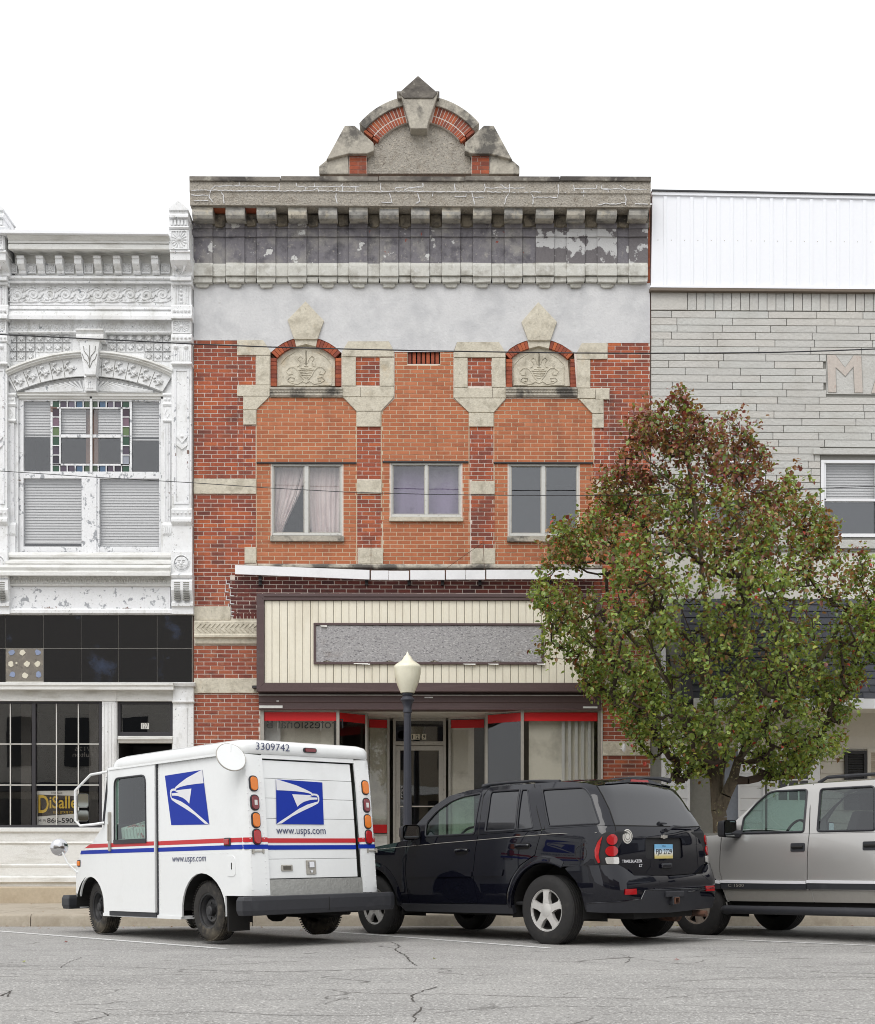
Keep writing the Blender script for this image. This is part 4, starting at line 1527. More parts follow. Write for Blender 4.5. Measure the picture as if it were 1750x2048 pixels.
# stamped rosette tiles in the spandrels
tm = MB()
for sx in (-1, 1):
    tm.box(sx * .074 - .006, sx * .074 + .006, -.012, 0, -.074, .074)
    tm.box(-.066, .066, -.012, 0, sx * .074 - .006, sx * .074 + .006)
for k in range(8):
    t = k * math.pi / 4 + .2
    tm.tube([(.012 * math.cos(t), -.01, .012 * math.sin(t)), (.035 * math.cos(t), -.016, .035 * math.sin(t)), (.055 * math.cos(t), 0, .055 * math.sin(t))], [.008, .013, .005], 5)
tm.lathe([(.001, -.022), (.012, -.016), (.016, 0)], (0, 0, 0), 8, 'y')
me_tile = tm.mesh('rosette_tile', WI, True)
for r in range(4):
    for c in range(18):
        x, y = 24.5 + c * 18.2, 676 + r * 18
        ext = 702 + 36 * ((x - 178) / 164) ** 2
        if y > ext - 5 or (abs(x - 178) < 30 and y < 700):
            continue
        put('rosette_tile', me_tile, LB, loc=at(x, y, .024))

# window arch
hood = arch_pts(178, 167, 739, 701, 24)
hood_i = arch_pts(178, 165, 753, 714, 24)


def sweep_arch(q, secs, yb):
    """secs: list of (arch pixel points, depth) from outside in; last joined back to depth yb"""
    rows = [[tuple(at(x, y, d)) for x, y in pts] for pts, d in secs]
    n = len(rows[0])
    o = len(q.v)
    for r in rows:
        q.v += r
    for j in range(len(rows) - 1):
        for i in range(n - 1):
            q.f.append((o + j * n + i, o + (j + 1) * n + i, o + (j + 1) * n + i + 1, o + j * n + i + 1))
            q.m.append(0)


def AP(dy, half, n=24):
    return arch_pts(178, half, 739 + dy, 701 + dy * .92, n)


part('arch_hood', lambda q: sweep_arch(q, [(AP(-1, 167), .03), (AP(-1, 167), -.12), (AP(3, 167), -.13), (AP(6, 166), -.10), (AP(8, 166), -.11), (AP(11, 165), -.07), (AP(14, 165), -.06), (AP(15, 165), .0)], 0), m_white_grime, smooth=30)
part('arch_face', lambda q: sweep_arch(q, [(AP(14, 165), -.02), (arch_pts(178, 147, 783, 752, 24), -.02), (arch_pts(178, 147, 783, 752, 24), .10)], 0), smooth=30, fix=True)
fol = MB()
for k in range(11):
    a, r = random.uniform(0, 6.28), random.uniform(.01, .05)
    cx, cz = r * math.cos(a), r * 1.4 * math.sin(a)
    fol.tube([(cx - .03, 0, cz - .02), (cx, -.022, cz + .01), (cx + .03, 0, cz + .03 * math.sin(k))], [.006, .015, .005], 5)
fol.lathe([(.001, -.03), (.016, -.02), (.024, 0)], (0, 0, 0), 8, 'y')
me_fol = fol.mesh('foliage_boss', WI, 'full')
for k in range(12):
    u = -1 + 2 * (k + .5) / 12
    if abs(u) < .09:
        continue
    x = 178 + u * 152
    yo, yi = 716 + 37 * u * u, 752 + 31 * u * u * .95
    tl = -u * .42
    o = put('foliage_boss', me_fol, LB, loc=at(x, (yo + yi) / 2, -.022))
    o.scale = (1.35, 1.2, 1.35)
    o.rotation_euler = (0, -tl, 0)
    ub = -1 + 2 * k / 12
    xb = 178 + ub * 152
    part('voussoir_joint', lambda q: q.tube([at(xb - ub * 8, 752 + 31 * ub * ub, -.021), at(xb + ub * 6, 717 + 38 * ub * ub, -.021)], .005, 4), m_joint)
# fan lunette
lun_top = arch_pts(178, 144, 784, 755, 24)
part('lunette', lambda q: q.pprism([(34, 786), (322, 786)] + lun_top[::-1], .07, .12))
lr = MB()
for k in range(27):
    u = -1 + 2 * k / 26
    tip = (178 + u * 128, 759 + 22 * abs(u) ** 1.6)
    if abs(u) < .07:
        continue
    sx = 1 if u > 0 else -1
    lr.tube([at(178 + sx * 12, 782, .06), at(tip[0], tip[1] + 2, .045)], [.006, .024], 5)
lr.build('fan_ray', WI, LB, smooth=True)
part('keystone', lambda q: (q.pmold(151, 206, [(-.24, 657), (-.24, 660), (-.22, 663), (-.20, 668), (-.22, 671), (-.22, 677), (-.18, 680)], .0), q.pprism([(158, 680), (199, 680), (191, 749), (169, 749)], -.18, .03)), bevel=.004, fix=True)
part('keystone_relief', lambda q: (q.tube([at(179, 690, -.185), at(179, 735, -.185)], .005, 5), q.tube([at(167, 692, -.185), at(168, 702, -.185), at(176, 712, -.185), at(179, 724, -.185)], .005, 5), q.tube([at(191, 692, -.185), at(190, 702, -.185), at(182, 712, -.185), at(179, 724, -.185)], .005, 5),
                                   q.tube([at(164, 707, -.185), at(168, 718, -.185), at(173, 722, -.185), at(179, 736, -.185), at(185, 722, -.185), at(190, 718, -.185), at(194, 707, -.185)], .005, 5)), m_joint)
part('keystone_drop', lambda q: (q.pmold(168, 191, [(-.08, 751), (-.10, 754), (-.08, 757), (-.07, 781)], .07), [q.pbox(x, x + 2.2, 762, 776, -.085, -.06) for x in (174, 178.5, 183)]), fix=True)
part('window_head', lambda q: q.pmold(33, 326, [(-.02, 785), (.0, 788), (.0, 791), (.03, 793), (.03, 797), (.05, 799)], .12), m_white_grime, fix=True)

# window with stained glass border
wf = MB()
for r4 in ((37, 47, 797, 1105), (318, 326, 797, 1105), (47, 318, 797, 802), (47, 318, 943, 957), (47, 166, 1093, 1105), (198, 318, 1093, 1105)):
    wf.pbox(*r4, .06, .14)
wf.pbox(163, 199, 955, 1106, .045, .14)
lwin = wf.build('arched_window', m_white_peel, LB, bevel=.004)
part('centre_bar', lambda q: q.pbox(180, 184, 792, 945, .03, .07), parent=lwin)
part('mullion_face', lambda q: q.pbox(170, 193, 948, 1106, .025, .046), m_white_peel, parent=lwin, bevel=.004)
for r4 in ((47, 101, 802, 943), (263, 318, 802, 943), (121, 180, 817, 869), (184, 242, 817, 869), (121, 180, 875, 927), (184, 242, 875, 927), (46, 164, 957, 1093), (198, 319, 957, 1093)):
    part('pane', lambda q: q.pbox(*r4, .095, .1), m_win, parent=lwin)
mun = MB()
for r4 in ((101, 105, 802, 943), (259.5, 263.5, 802, 943), (118.5, 121.5, 815, 931), (241.5, 245, 815, 931), (105, 259, 814.5, 817), (105, 259, 927.5, 931), (121, 242, 869, 875)):
    mun.pbox(*r4, .07, .1)
SG = {'g': C(30, 92, 62), 'p': C(84, 66, 92), 'v': C(112, 98, 126), 'b': C(44, 104, 150), 'o': C(72, 100, 68), 'm': C(72, 44, 66), 'r': C(128, 84, 110), 'y': C(98, 132, 62), 'd': C(52, 44, 64), 'l': C(150, 158, 176)}
SGM = {k: M('stained_glass_' + k, tuple(.55 * x + .45 * sum(c[:3]) / 3 * .8 for x in c[:3]) + (1,), .12, var=.12, vscale=8, spec=.5) for k, c in SG.items()}
topx = [(105, 118.5), (121, 133.5), (136.5, 149.5), (152.5, 165.5), (168.5, 179.5), (184.5, 195.5), (199, 211.5), (215, 227), (230, 242), (245, 258.5)]
for row, (y0, y1, colr) in enumerate(((801.5, 814.5, 'gpvbooBvpg'), (931, 944, 'gppboobpdg'))):
    for (x0, x1), ch in zip(topx, colr.lower()):
        part('stained_pane', lambda q: q.pbox(x0 + .7, x1 - .7, y0 + .5, y1 - .5, .085, .09), SGM[ch], parent=lwin)
        mun.pbox(x1 - .2, x1 + 1.8, y0, y1, .07, .1)
for x0, x1, colr in ((105, 118.5, 'mrygpd'), (245, 258.5, 'mrygpl')):
    for k, ch in enumerate(colr):
        y0 = 816 + k * 19
        part('stained_pane', lambda q: q.pbox(x0 + .7, x1 - .7, y0 + .5, y0 + 16.8, .085, .09), SGM[ch], parent=lwin)
        mun.pbox(x0, x1, y0 + 17, y0 + 18.8, .07, .1)
mun.build('muntin', m_white_peel, lwin)


def blind(x0, x1, y0, y1, tilt, parent):
    q = MB()
    p0, p1 = at(x0, y0, .16), at(x1, y1, .16)
    n = int((p0.z - p1.z) / .046)
    for k in range(n):
        z = p0.z - k * .046
        q.add([(p0.x, .17, z), (p1.x, .17, z), (p1.x, .152, z - .0435 - tilt), (p0.x, .152, z - .0435 - tilt)], [(0, 1, 2, 3)])
    q.box(p0.x, p1.x, .145, .165, p1.z - .02, p1.z)
    q.build('blind', m_blind, parent)


blind(47, 163, 958, 1085, .002, lwin)
blind(199, 319, 957, 1090, .004, lwin)
blind(47, 101, 803, 872, .003, lwin)
blind(264, 318, 803, 879, .003, lwin)
blind(121, 172, 817, 869, .003, lwin)
blind(197, 243, 817, 869, .003, lwin)
part('inner_post', lambda q: q.pbox(172, 196, 800, 1100, .2, .26), M('brown_post', C(120, 88, 70), .6), parent=lwin)
part('room', lambda q: (q.box(at(36, 900).x, at(322, 900).x, .9, .92, at(36, 1105).z, at(36, 790).z), q.box(at(36, 900).x, at(322, 900).x, .14, .9, at(36, 1106).z, at(36, 1104).z), q.box(at(36, 900).x, at(322, 900).x, .14, .9, at(36, 790).z, at(36, 786).z)), m_dark, parent=lwin)
# colonnettes beside the window
for x0 in (13, 326):
    o = part('colonnette', lambda q: (q.pbox(x0, x0 + 17, 786, 842, -.02, .03), q.pmold(x0 - 1, x0 + 18, [(-.03, 786), (-.05, 789), (-.03, 793)], .03), q.pmold(x0 - 1, x0 + 18, [(-.03, 805), (-.045, 808), (-.03, 812)], .03), q.pmold(x0 - 1, x0 + 18, [(-.03, 838), (-.05, 841), (-.02, 845)], .03),
                                      q.pbox(x0 + 2, x0 + 15, 846, 1045, -.015, .03), q.pmold(x0 - 1, x0 + 18, [(-.02, 1045), (-.05, 1050), (-.05, 1068), (-.03, 1072)], .03), q.pbox(x0, x0 + 17, 1072, 1106, -.03, .03)), fix=True)
    part('flute', lambda q: [q.tube([at(x0 + 4 + k * 3.1, 850, -.016), at(x0 + 4 + k * 3.1, 1042, -.016)], .008, 6) for k in range(4)], m_white_peel, parent=o)
    part('column_relief', lambda q: ([q.lathe([(.001, -.02), (.02, -.012), (.028, 0)], at(x0 + 5 + 7 * k, 799, -.02), 10, 'y') for k in range(2)], q.tube([at(x0 + 8, 817, -.022), at(x0 + 4, 828, -.022), at(x0 + 8, 836, -.022), at(x0 + 13, 828, -.022), at(x0 + 8, 817, -.022)], .008, 5),
                                      [q.pbox(x0 + 2 + 4 * k, x0 + 4.5 + 4 * k, 1054, 1066, -.06, -.04) for k in range(4)]), parent=o)


# pilasters at both ends of the front
def pilaster(x0):
    X = lambda d: x0 + d
    o = part('pilaster', lambda q: (q.pprism([(X(-1), 420), (X(-1), 417), (X(18), 400), (X(38), 417), (X(38), 420)], -.5, .1), q.pbox(X(0), X(37), 420, 427, -.47, .1), q.pmold(X(-1), X(38), [(-.48, 427), (-.51, 430), (-.51, 434), (-.47, 437)], .1), q.pbox(X(0), X(38), 437, 452, -.45, .1),
                                    q.pmold(X(-1), X(39), [(-.46, 452), (-.49, 454), (-.47, 458)], .1), q.pbox(X(0), X(40), 458, 499, -.45, .1), q.pmold(X(1), X(42), [(-.44, 500), (-.46, 503), (-.43, 506)], .03),
                                    q.pmold(X(2), X(42), [(-.43, 506), (-.42, 520), (-.36, 530), (-.28, 538), (-.24, 545), (-.24, 551)], .03), q.pmold(X(2), X(44), [(-.22, 552), (-.26, 555), (-.26, 560), (-.20, 563), (-.22, 567)], .03),
                                    q.pbox(X(4), X(44), 568, 609, -.14, .03), q.pmold(X(3), X(45), [(-.16, 609), (-.19, 612), (-.19, 628), (-.23, 631), (-.23, 636), (-.16, 639)], .03), q.pbox(X(5), X(44), 640, 668, -.14, .03),
                                    q.pmold(X(4), X(45), [(-.14, 668), (-.18, 671), (-.18, 682), (-.15, 685)], .03), q.pbox(X(5), X(44), 686, 724, -.15, .03), q.pmold(X(4), X(45), [(-.15, 724), (-.18, 727), (-.12, 731)], .03),
                                    q.pbox(X(5), X(45), 731, 1016, -.10, .03), q.pmold(X(4), X(45), [(-.10, 1016), (-.15, 1019), (-.13, 1034), (-.16, 1038), (-.16, 1043), (-.10, 1052)], .03), q.pbox(X(5), X(46), 1052, 1104, -.10, .03),
                                    q.pbox(X(4), X(46), 1104, 1147, -.16, .03), q.pmold(X(3), X(46), [(-.18, 1147), (-.22, 1150), (-.20, 1155), (-.16, 1157), (-.20, 1162), (-.20, 1180), (-.14, 1198), (-.12, 1203), (-.16, 1206), (-.16, 1212), (-.12, 1214), (-.12, 1228)], .03)), m_white_iron, bevel=.003, fix=True)
    for cy, cx, h, wd, yy in ((479, 20, 17, 15, -.455), (653, 25, 11, 16, -.145)):
        def burst(q):
            for k in range(16):
                t = k * math.pi / 8
                q.tube([at(X(cx), cy, yy), at(X(cx) + wd * math.cos(t), cy + h * math.sin(t), yy)], [.004, .014], 5)
            q.lathe([(.001, -.035), (.02, -.025), (.03, 0)], at(X(cx), cy, yy), 10, 'y')
            for r4 in ((cx - wd - 2, cx + wd + 2, cy - h - 2, cy - h), (cx - wd - 2, cx + wd + 2, cy + h, cy + h + 2), (cx - wd - 2, cx - wd, cy - h, cy + h), (cx + wd, cx + wd + 2, cy - h, cy + h)):
                q.pbox(X(r4[0]), X(r4[1]), r4[2], r4[3], yy - .012, yy + .01)
        part('sunburst_panel', burst, parent=o, smooth=True)
    part('dentil', lambda q: [q.pbox(X(3 + k * 7), X(7 + k * 7), 439, 449, -.475, -.44) for k in range(5)], parent=o)
    part('acanthus_leaf', lambda q: [q.tube([at(X(22 + s * 2), 548, -.245), at(X(22 + s * 7), 540, -.30), at(X(22 + s * (12 - abs(k))), 530 - 4 * k, -.37)], [.012, .018, .005], 5) for s in (-1, 1) for k in range(4)], parent=o, smooth=True)
    part('pilaster_bead', lambda q: ([q.lathe([(.001, -.03), (.02, -.02), (.026, 0)], at(X(24), 573 + k * 8, -.145), 8, 'y') for k in range(5)], [q.pbox(X(d), X(d + 1.5), 570, 607, -.155, -.13) for d in (12, 17, 32, 37)]), parent=o, smooth=True)
    part('egg_row', lambda q: ([q.lathe([(.001, -.03), (.018, -.02), (.024, 0)], at(X(10 + k * 7.5), 622, -.195), 8, 'y') for k in range(5)], [q.lathe([(.001, -.03), (.016, -.02), (.022, 0)], at(X(9 + k * 8), 676, -.18), 8, 'y') for k in range(5)], [q.lathe([(.001, -.025), (.014, -.018), (.02, 0)], at(X(9 + k * 8), 1026, -.14), 8, 'y') for k in range(5)]), parent=o, smooth=True)
    part('twin_volute', lambda q: [(q.lathe([(.001, -.05), (.03, -.035), (.045, 0)], at(X(d), 694, -.15), 12, 'y'), [q.tube([at(X(d - 6 + 4 * j), 702, -.152), at(X(d - 6 + 4 * j), 720, -.152)], .010, 5) for j in range(4)]) for d in (14, 34)], parent=o, smooth=True)
    part('shaft_panel', lambda q: [q.pbox(X(r4[0]), X(r4[1]), r4[2], r4[3], -.115, -.09) for r4 in ((10, 40, 738, 742), (10, 14, 742, 1008), (36, 40, 742, 1008), (14, 36, 1004, 1008))], m_white_peel, parent=o, bevel=.003)
    part('diamond_ornament', lambda q: (q.pprism([(X(26), 860), (X(37), 873), (X(26), 886), (X(15), 873)], -.13, -.1), q.pprism([(X(15), 884), (X(26), 890), (X(37), 884), (X(37), 890), (X(26), 899), (X(15), 890)], -.125, -.1), q.lathe([(.001, -.025), (.02, -.015), (.03, 0)], at(X(26), 873, -.13), 8, 'y')), parent=o, bevel=.003)

    def face(q):
        c = at(X(25), 1126, -.16)
        q.lathe([(.001, -.02), (.09, -.016), (.11, 0)], c, 22, 'y')
        q.lathe([(.115, 0), (.125, -.02), (.14, 0)], c, 22, 'y')
        q.tube([c + Vector((0, -.03, .02)), c + Vector((0, -.045, -.025))], [.008, .016], 6)
        for s in (-1, 1):
            q.lathe([(.001, -.03), (.014, -.024), (.02, -.012)], c + Vector((s * .036, 0, .02)), 8, 'y')
            q.tube([c + Vector((s * .06, -.018, .045)), c + Vector((s * .035, -.028, .05)), c + Vector((s * .01, -.02, .038))], .008, 5)
            q.lathe([(.001, -.03), (.02, -.022), (.03, -.012)], c + Vector((s * .05, 0, -.03)), 8, 'y')
        q.tube([c + Vector((-.03, -.02, -.055)), c + Vector((0, -.03, -.06)), c + Vector((.03, -.02, -.055))], .009, 5)
    part('face_roundel', face, parent=o, smooth=True)
    part('console_slot', lambda q: [q.pbox(X(d), X(d + 12), 1164 + k * 4.2, 1166 + k * 4.2, -.205, -.15) for d in (10, 28) for k in range(9)], m_joint, parent=o)


pilaster(338)
pilaster(-31)
# sill cornice, leaf band, peeling board
part('sill_cornice', lambda q: q.pmold(-40, 340, [(-.06, 1105), (-.10, 1107), (-.12, 1110), (-.12, 1114), (-.08, 1117), (-.10, 1120), (-.16, 1122), (-.17, 1127), (-.15, 1129), (-.20, 1131), (-.22, 1135), (-.19, 1141), (-.20, 1143), (-.25, 1144.5), (-.25, 1151), (-.07, 1152.5), (-.07, 1167), (-.09, 1168), (-.09, 1171), (-.05, 1173)], .03), m_white_grime, smooth=30, fix=True)
part('leaf_band', lambda q: leafband(q, -20, 340, 1154, 1166, 9.8, -.075), m_white_grime, smooth=True)
part('fascia_board', lambda q: q.pbox(-40, 340, 1173.5, 1217, -.045, .03), m_white_peel)
part('band_moulding', lambda q: q.pmold(-40, 387, [(-.06, 1217), (-.10, 1220), (-.10, 1226), (-.06, 1229.5)], .03), fix=True)
cxs = [-45, 11, 86.5, 162, 237, 314, 384]
part('glass_backing', lambda q: q.pbox(-45, 385, 1229.5, 1365, -.035, .03), m_alu)
for r, (y0, y1) in enumerate(((1230.5, 1296), (1297, 1364))):
    for i in range(6):
        if r == 1 and i == 1:
            continue
        part('black_glass_panel', lambda q: q.pbox(cxs[i] + .5, cxs[i + 1] - .5, y0 + .2, y1 - .2, -.05 + random.uniform(-.001, .001), -.036), m_black_glass, bevel=.002)
o = part('bare_board', lambda q: q.pbox(11.5, 86, 1297.5, 1361, -.041, -.036), m_adhesive_board)
for i, (x, y, mm) in enumerate(((23, 1305, 1), (45, 1305, 0), (76, 1305, 1), (22, 1328, 0), (54, 1328, 0), (75, 1328, 0), (25, 1349, 1), (50, 1351, 0), (77, 1349, 1), (33, 1326, 0))):
    def dab(q):
        c = at(x, y, -.042)
        rr = .05 if i != 9 else .018
        ring = [(c.x + rr * random.uniform(.75, 1.15) * math.cos(k * .52), c.z + rr * random.uniform(.75, 1.15) * math.sin(k * .52)) for k in range(12)]
        q.prism(ring, -.047, -.04)
    part('glue_dab', dab, (m_glue, m_glue_blue)[mm], parent=o)
part('shop_ledge', lambda q: q.pmold(-40, 346, [(-.10, 1364.5), (-.22, 1366), (-.22, 1370), (-.20, 1373), (-.20, 1379), (-.06, 1381)], .03), m_white_grime, fix=True)
part('shop_lintel', lambda q: q.pbox(-40, 346, 1381, 1402, -.05, .03), m_white_grime)
part('lintel_block', lambda q: (q.pbox(204, 233, 1381, 1402, -.06, -.04)), m_white_grime, bevel=.003)
part('corner_pilaster', lambda q: (q.pmold(342, 389, [(-.10, 1364.5), (-.16, 1366), (-.14, 1372), (-.10, 1373)], .03), q.pbox(346, 387, 1373, 1401, -.09, .03), q.pmold(344, 388, [(-.10, 1401), (-.12, 1403), (-.10, 1406)], .03), q.pbox(346, 387, 1406, 1790, -.07, .03), q.pbox(356, 374, 1415, 1700, -.085, -.06)), fix=True, bevel=.003)
o = part('shop_column', lambda q: q.pbox(204, 233, 1402, 1790, -.04, .06))
part('flute', lambda q: [q.tube([at(208 + k * 7, 1406, -.042), at(208 + k * 7, 1650, -.042)], .012, 6) for k in range(4)], parent=o)
# shop window with thin white glazing bars
sw = MB()
for r4 in ((-40, 204, 1402, 1407), (-40, 204, 1650, 1656), (198, 204, 1407, 1650), (64, 71, 1407, 1650), (-40, -34, 1407, 1650)):
    sw.pbox(*r4, .0, .08)
swo = sw.build('shop_window', m_dark_frame, LB, bevel=.003)
for a, b_ in ((-34, 64), (71, 198)):
    part('pane', lambda q: q.pbox(a, b_, 1407, 1650, .045, .05), m_win, parent=swo)
part('glazing_bar', lambda q: [q.pbox(*r4, .03, .044) for r4 in ((19.6, 21.6, 1407, 1650), (111.8, 113.8, 1407, 1650), (155.6, 157.6, 1407, 1650), (-34, 63, 1487, 1489), (71, 198, 1487, 1489), (-34, 63, 1569, 1571), (71, 198, 1569, 1571))], m_white_panel, parent=swo)
lettering('122/126', swo, m_dim, (at(200, 1500, .06).x, .058, at(195, 1502, .06).z), (-1, 0, 0), (0, 0, 1), .42, .07)
lettering('S. Fulton', swo, m_dim, (at(203, 1500, .06).x, .058, at(195, 1514, .06).z), (-1, 0, 0), (0, 0, 1), .48, .08)
part('shop_interior', lambda q: (q.box(at(-40, 1500).x, at(345, 1500).x, 2.6, 2.7, .3, at(0, 1395).z), q.box(at(-40, 1500).x, at(345, 1500).x, .1, 2.6, at(0, 1660).z - .1, at(0, 1660).z)), m_dark)
part('interior_column', lambda q: (q.box(at(178, 1500, .8).x, at(196, 1500, .8).x, .8, .9, 1.2, 3.4), q.box(at(42, 1500, .7).x, at(62, 1500, .7).x, .7, .8, 1.2, 3.4)), m_dim)
# number 127 transom and recessed doorway
tf = MB()
for r4 in ((236, 345, 1403, 1408), (236, 345, 1464, 1472), (236, 241, 1408, 1464), (340, 345, 1408, 1464)):
    tf.pbox(*r4, .02, .1)
tfo = tf.build('transom', m_dark_frame, LB, bevel=.003)
part('pane', lambda q: q.pbox(241, 340, 1408, 1464, .06, .065), m_win_dark, parent=tfo)
part('number_plate', lambda q: q.pbox(282, 298, 1446, 1458, .052, .058), m_white_panel, parent=tfo)
lettering('127', tfo, m_black_text, at(284, 1457, .05), (1, 0, 0), (0, 0, 1), .10, .085)
part('transom_rail', lambda q: q.pmold(235, 345, [(-.01, 1472), (-.05, 1474), (-.05, 1478), (-.02, 1482), (.0, 1486)], .1), m_white_grime, fix=True)
part('doorway_recess', lambda q: (q.box(at(237, 1500).x, at(344, 1500).x, 1.0, 1.02, .26, at(290, 1484).z), q.box(at(237, 1500).x - .03, at(237, 1500).x, .05, 1.0, .26, at(290, 1484).z), q.box(at(344, 1500).x, at(344, 1500).x + .03, .05, 1.0, .26, at(290, 1484).z)), m_dark)
# panelled stall riser under the shop window
part('stall_riser', lambda q: (q.pmold(-40, 236, [(-.02, 1655), (-.07, 1657), (-.07, 1663), (-.03, 1666), (-.03, 1683), (-.05, 1686), (-.03, 1690), (-.03, 1728), (-.05, 1730), (-.05, 1733), (-.04, 1735), (-.04, 1752), (-.09, 1755), (-.09, 1764), (-.04, 1767), (-.04, 1774)], .03)), m_white_grime, smooth=30, fix=True)
# estate agent's sign standing in the window
ES = thing('window_sign', 'white, black and gold estate agent sign leaning inside the left shop window', 'sign', at(114, 1652, .09), world=True)
q = MB()
q.pprism([(72, 1582), (157, 1581), (158, 1650), (73, 1651)], .08, .09)
q.build('sign_board', m_white_panel, ES)
q = MB()
q.pprism([(75, 1589), (155, 1592), (155, 1627), (75, 1633)], .077, .08)
q.build('dark_band', M('sign_dark', C(50, 40, 34), .5), ES)
m_gold = M('gold_lettering', C(212, 176, 60), .5, var=0)
lettering('D', ES, m_gold, at(77, 1626, .075), (1, 0, 0), (0, 0, 1), .17, .30, bold=.01)
lettering('iSalle', ES, m_gold, at(99, 1617, .075), (1, 0, 0), (0, 0, 1), .46, .21, bold=.015)
lettering('REAL ESTATE CO.', ES, m_gold, at(107, 1627, .075), (1, 0, 0), (0, 0, 1), .33, .04)
lettering('FOR SALE', ES, m_black_text, at(103, 1588, .075), (1, 0, 0), (0, 0, 1), .18, .03)
lettering('(419)', ES, m_black_text, at(76, 1645, .075), (1, 0, 0), (0, 0, 1), .13, .055)
lettering('866-5900', ES, m_black_text, at(94, 1646, .075), (1, 0, 0), (0, 0, 1), .50, .085, bold=.01)
# ------------------------------------------------------------------ grey stone fronted building on the right
RB = thing('stone_building', 'grey painted stone front with white ribbed metal parapet and shingled shop canopy', 'building', (5.2, 0, .26), world=True)


def rpart(name, fn, mat_, parent=None, **kw):
    q = MB()
    fn(q)
    return q.build(name, mat_, parent or RB, **kw)


RX0, RX1 = 1301.5, 1990
RWIN = [(1411, 1531, 917, 1076), (1641, 1761, 917, 1076)]
q = MB()
vs, ts = cdt(w2([(RX0, 575), (RX1, 575), (RX1, 1795), (RX0, 1795)], .02), [w2(R4(a, b_, c, d), .02) for a, b_, c, d in RWIN], 0)
q.add([(x, .02, z) for x, z in vs], ts)
q.build('wall', m_joint, RB, fix=True)
X0, X1 = at(RX0, 1000).x, at(RX1, 1000).x
zr = at(1500, 385).z
rpart('shell', lambda q: (q.box(X0, X0 + .25, .03, 13.8, 0, zr - .2), q.box(X1 - .25, X1, .03, 13.8, 0, zr - .2), q.box(X0, X1, 13.5, 13.8, 0, zr - .2), q.box(X0, X1, .05, 13.8, zr - .6, zr - .4), q.box(X0, X1, 1.8, 2.0, .2, zr - .5)), m_dim)
# ribbed metal parapet
pm_ = rpart('metal_parapet', lambda q: q.pprism([(1305, 385), (RX1, 399), (RX1, 579), (1302, 573.5)], -.06, .02), m_white_siding)
for k in range(26):
    x = 1330.5 + k * 26.6
    t0 = 392 + (x - 1303) * .019
    b0 = 573 + (x - 1303) * .009
    rpart('metal_rib', lambda q: q.pprism([(x - 3.2, t0), (x + 3.2, t0), (x + 3.2, b0), (x - 3.2, b0)], -.078, -.06), m_white_siding, parent=pm_, bevel=.006)
rpart('top_trim', lambda q: (q.pprism([(1304, 381), (RX1, 394), (RX1, 402), (1304, 389)], -.09, .1)), m_white_siding, parent=pm_)
rpart('top_edge', lambda q: (q.pprism([(1304, 378.5), (RX1, 391.5), (RX1, 394.5), (1304, 381.5)], -.11, .3)), m_black_trim, parent=pm_)
rpart('base_trim', lambda q: (q.pprism([(1300, 571), (RX1, 577), (RX1, 580.5), (1300, 574.5)], -.09, .02)), m_white_siding, parent=pm_)
rpart('flashing', lambda q: (q.pprism([(1300, 575.5), (RX1, 581), (RX1, 585), (1300, 580.5)], -.10, .02)), m_flash, parent=pm_)
rpart('screw_row', lambda q: [q.lathe([(.001, -.004), (.006, -.003), (.008, 0)], at(1316 + k * 26.6, 480 + k * .25, -.061), 6, 'y') for k in range(17)], m_alu, parent=pm_)
sk = lambda x: (x - 1301) * .0065
n = 0
x = 1302.0
widths = [73] + [17.7] * 40
for wd in widths:
    if x > RX1 - 20:
        break
    rpart('soldier_stone', lambda q: q.pprism([(x + .6, 583.5 + sk(x)), (x + wd - .6, 583.5 + sk(x)), (x + wd - .6, 619.5 + sk(x)), (x + .6, 619.5 + sk(x))], -.012 + random.uniform(-.004, .004), .02), m_stone_grey, bevel=.005)
    x += wd
for r in range(33):
    y0 = 621.5 + r * 14.25
    y1 = y0 + 13.3
    x = 1302.0 - random.uniform(0, 70)
    while x < RX1:
        L = random.uniform(78, 122)
        a, b_ = max(x, 1302.2) + .5, min(x + L, RX1) - .7
        x += L
        spans = [(a, b_)]
        for wa, wb, wc, wd in RWIN:
            if y1 > wc - 20 and y0 < wd + 25:
                ns = []
                for s, e in spans:
                    if e <= wa - 1 or s >= wb + 1:
                        ns.append((s, e))
                    else:
                        if s < wa - 6:
                            ns.append((s, wa - 1))
                        if e > wb + 6:
                            ns.append((wb + 1, e))
                spans = ns
        if y1 > 712 and y0 < 786:
            spans = [(s, min(e, 1652)) for s, e in spans if s < 1645]
        for s, e in spans:
            if e - s < 4:
                continue
            rpart('stone', lambda q: q.pprism([(s, y0 + sk(s)), (e, y0 + sk(e)), (e, y1 + sk(e)), (s, y1 + sk(s))], -.012 + random.uniform(-.005, .005), .02), m_stone_grey, bevel=.004)
rpart('name_panel', lambda q: q.pprism([(1653, 709), (RX1, 711), (RX1, 790), (1653, 788)], .0, .02), m_stone_grey)


def letter(outline, nm='letter'):
    pts = outline
    o = rpart(nm, lambda q: q.pprism(pts, -.012, .01), m_letter_stone)
    rpart('letter_groove', lambda q: q.tube([at(x, y, -.006) for x, y in pts], .007, 5, closed=True), m_joint, parent=o)


MZ = [(1385, 1292), (1447, 1292), (1522, 1390), (1588, 1296), (1645, 1298), (1657, 1578), (1595, 1578), (1586, 1382), (1524, 1455), (1450, 1385), (1455, 1575), (1395, 1575)]
letter([(1290 + x / 3.804, 370 + y / 3.804) for x, y in MZ])
letter([(1743, 786), (1765, 712), (1782, 712), (1804, 786), (1788, 786), (1784, 770), (1763, 770), (1759, 786)])
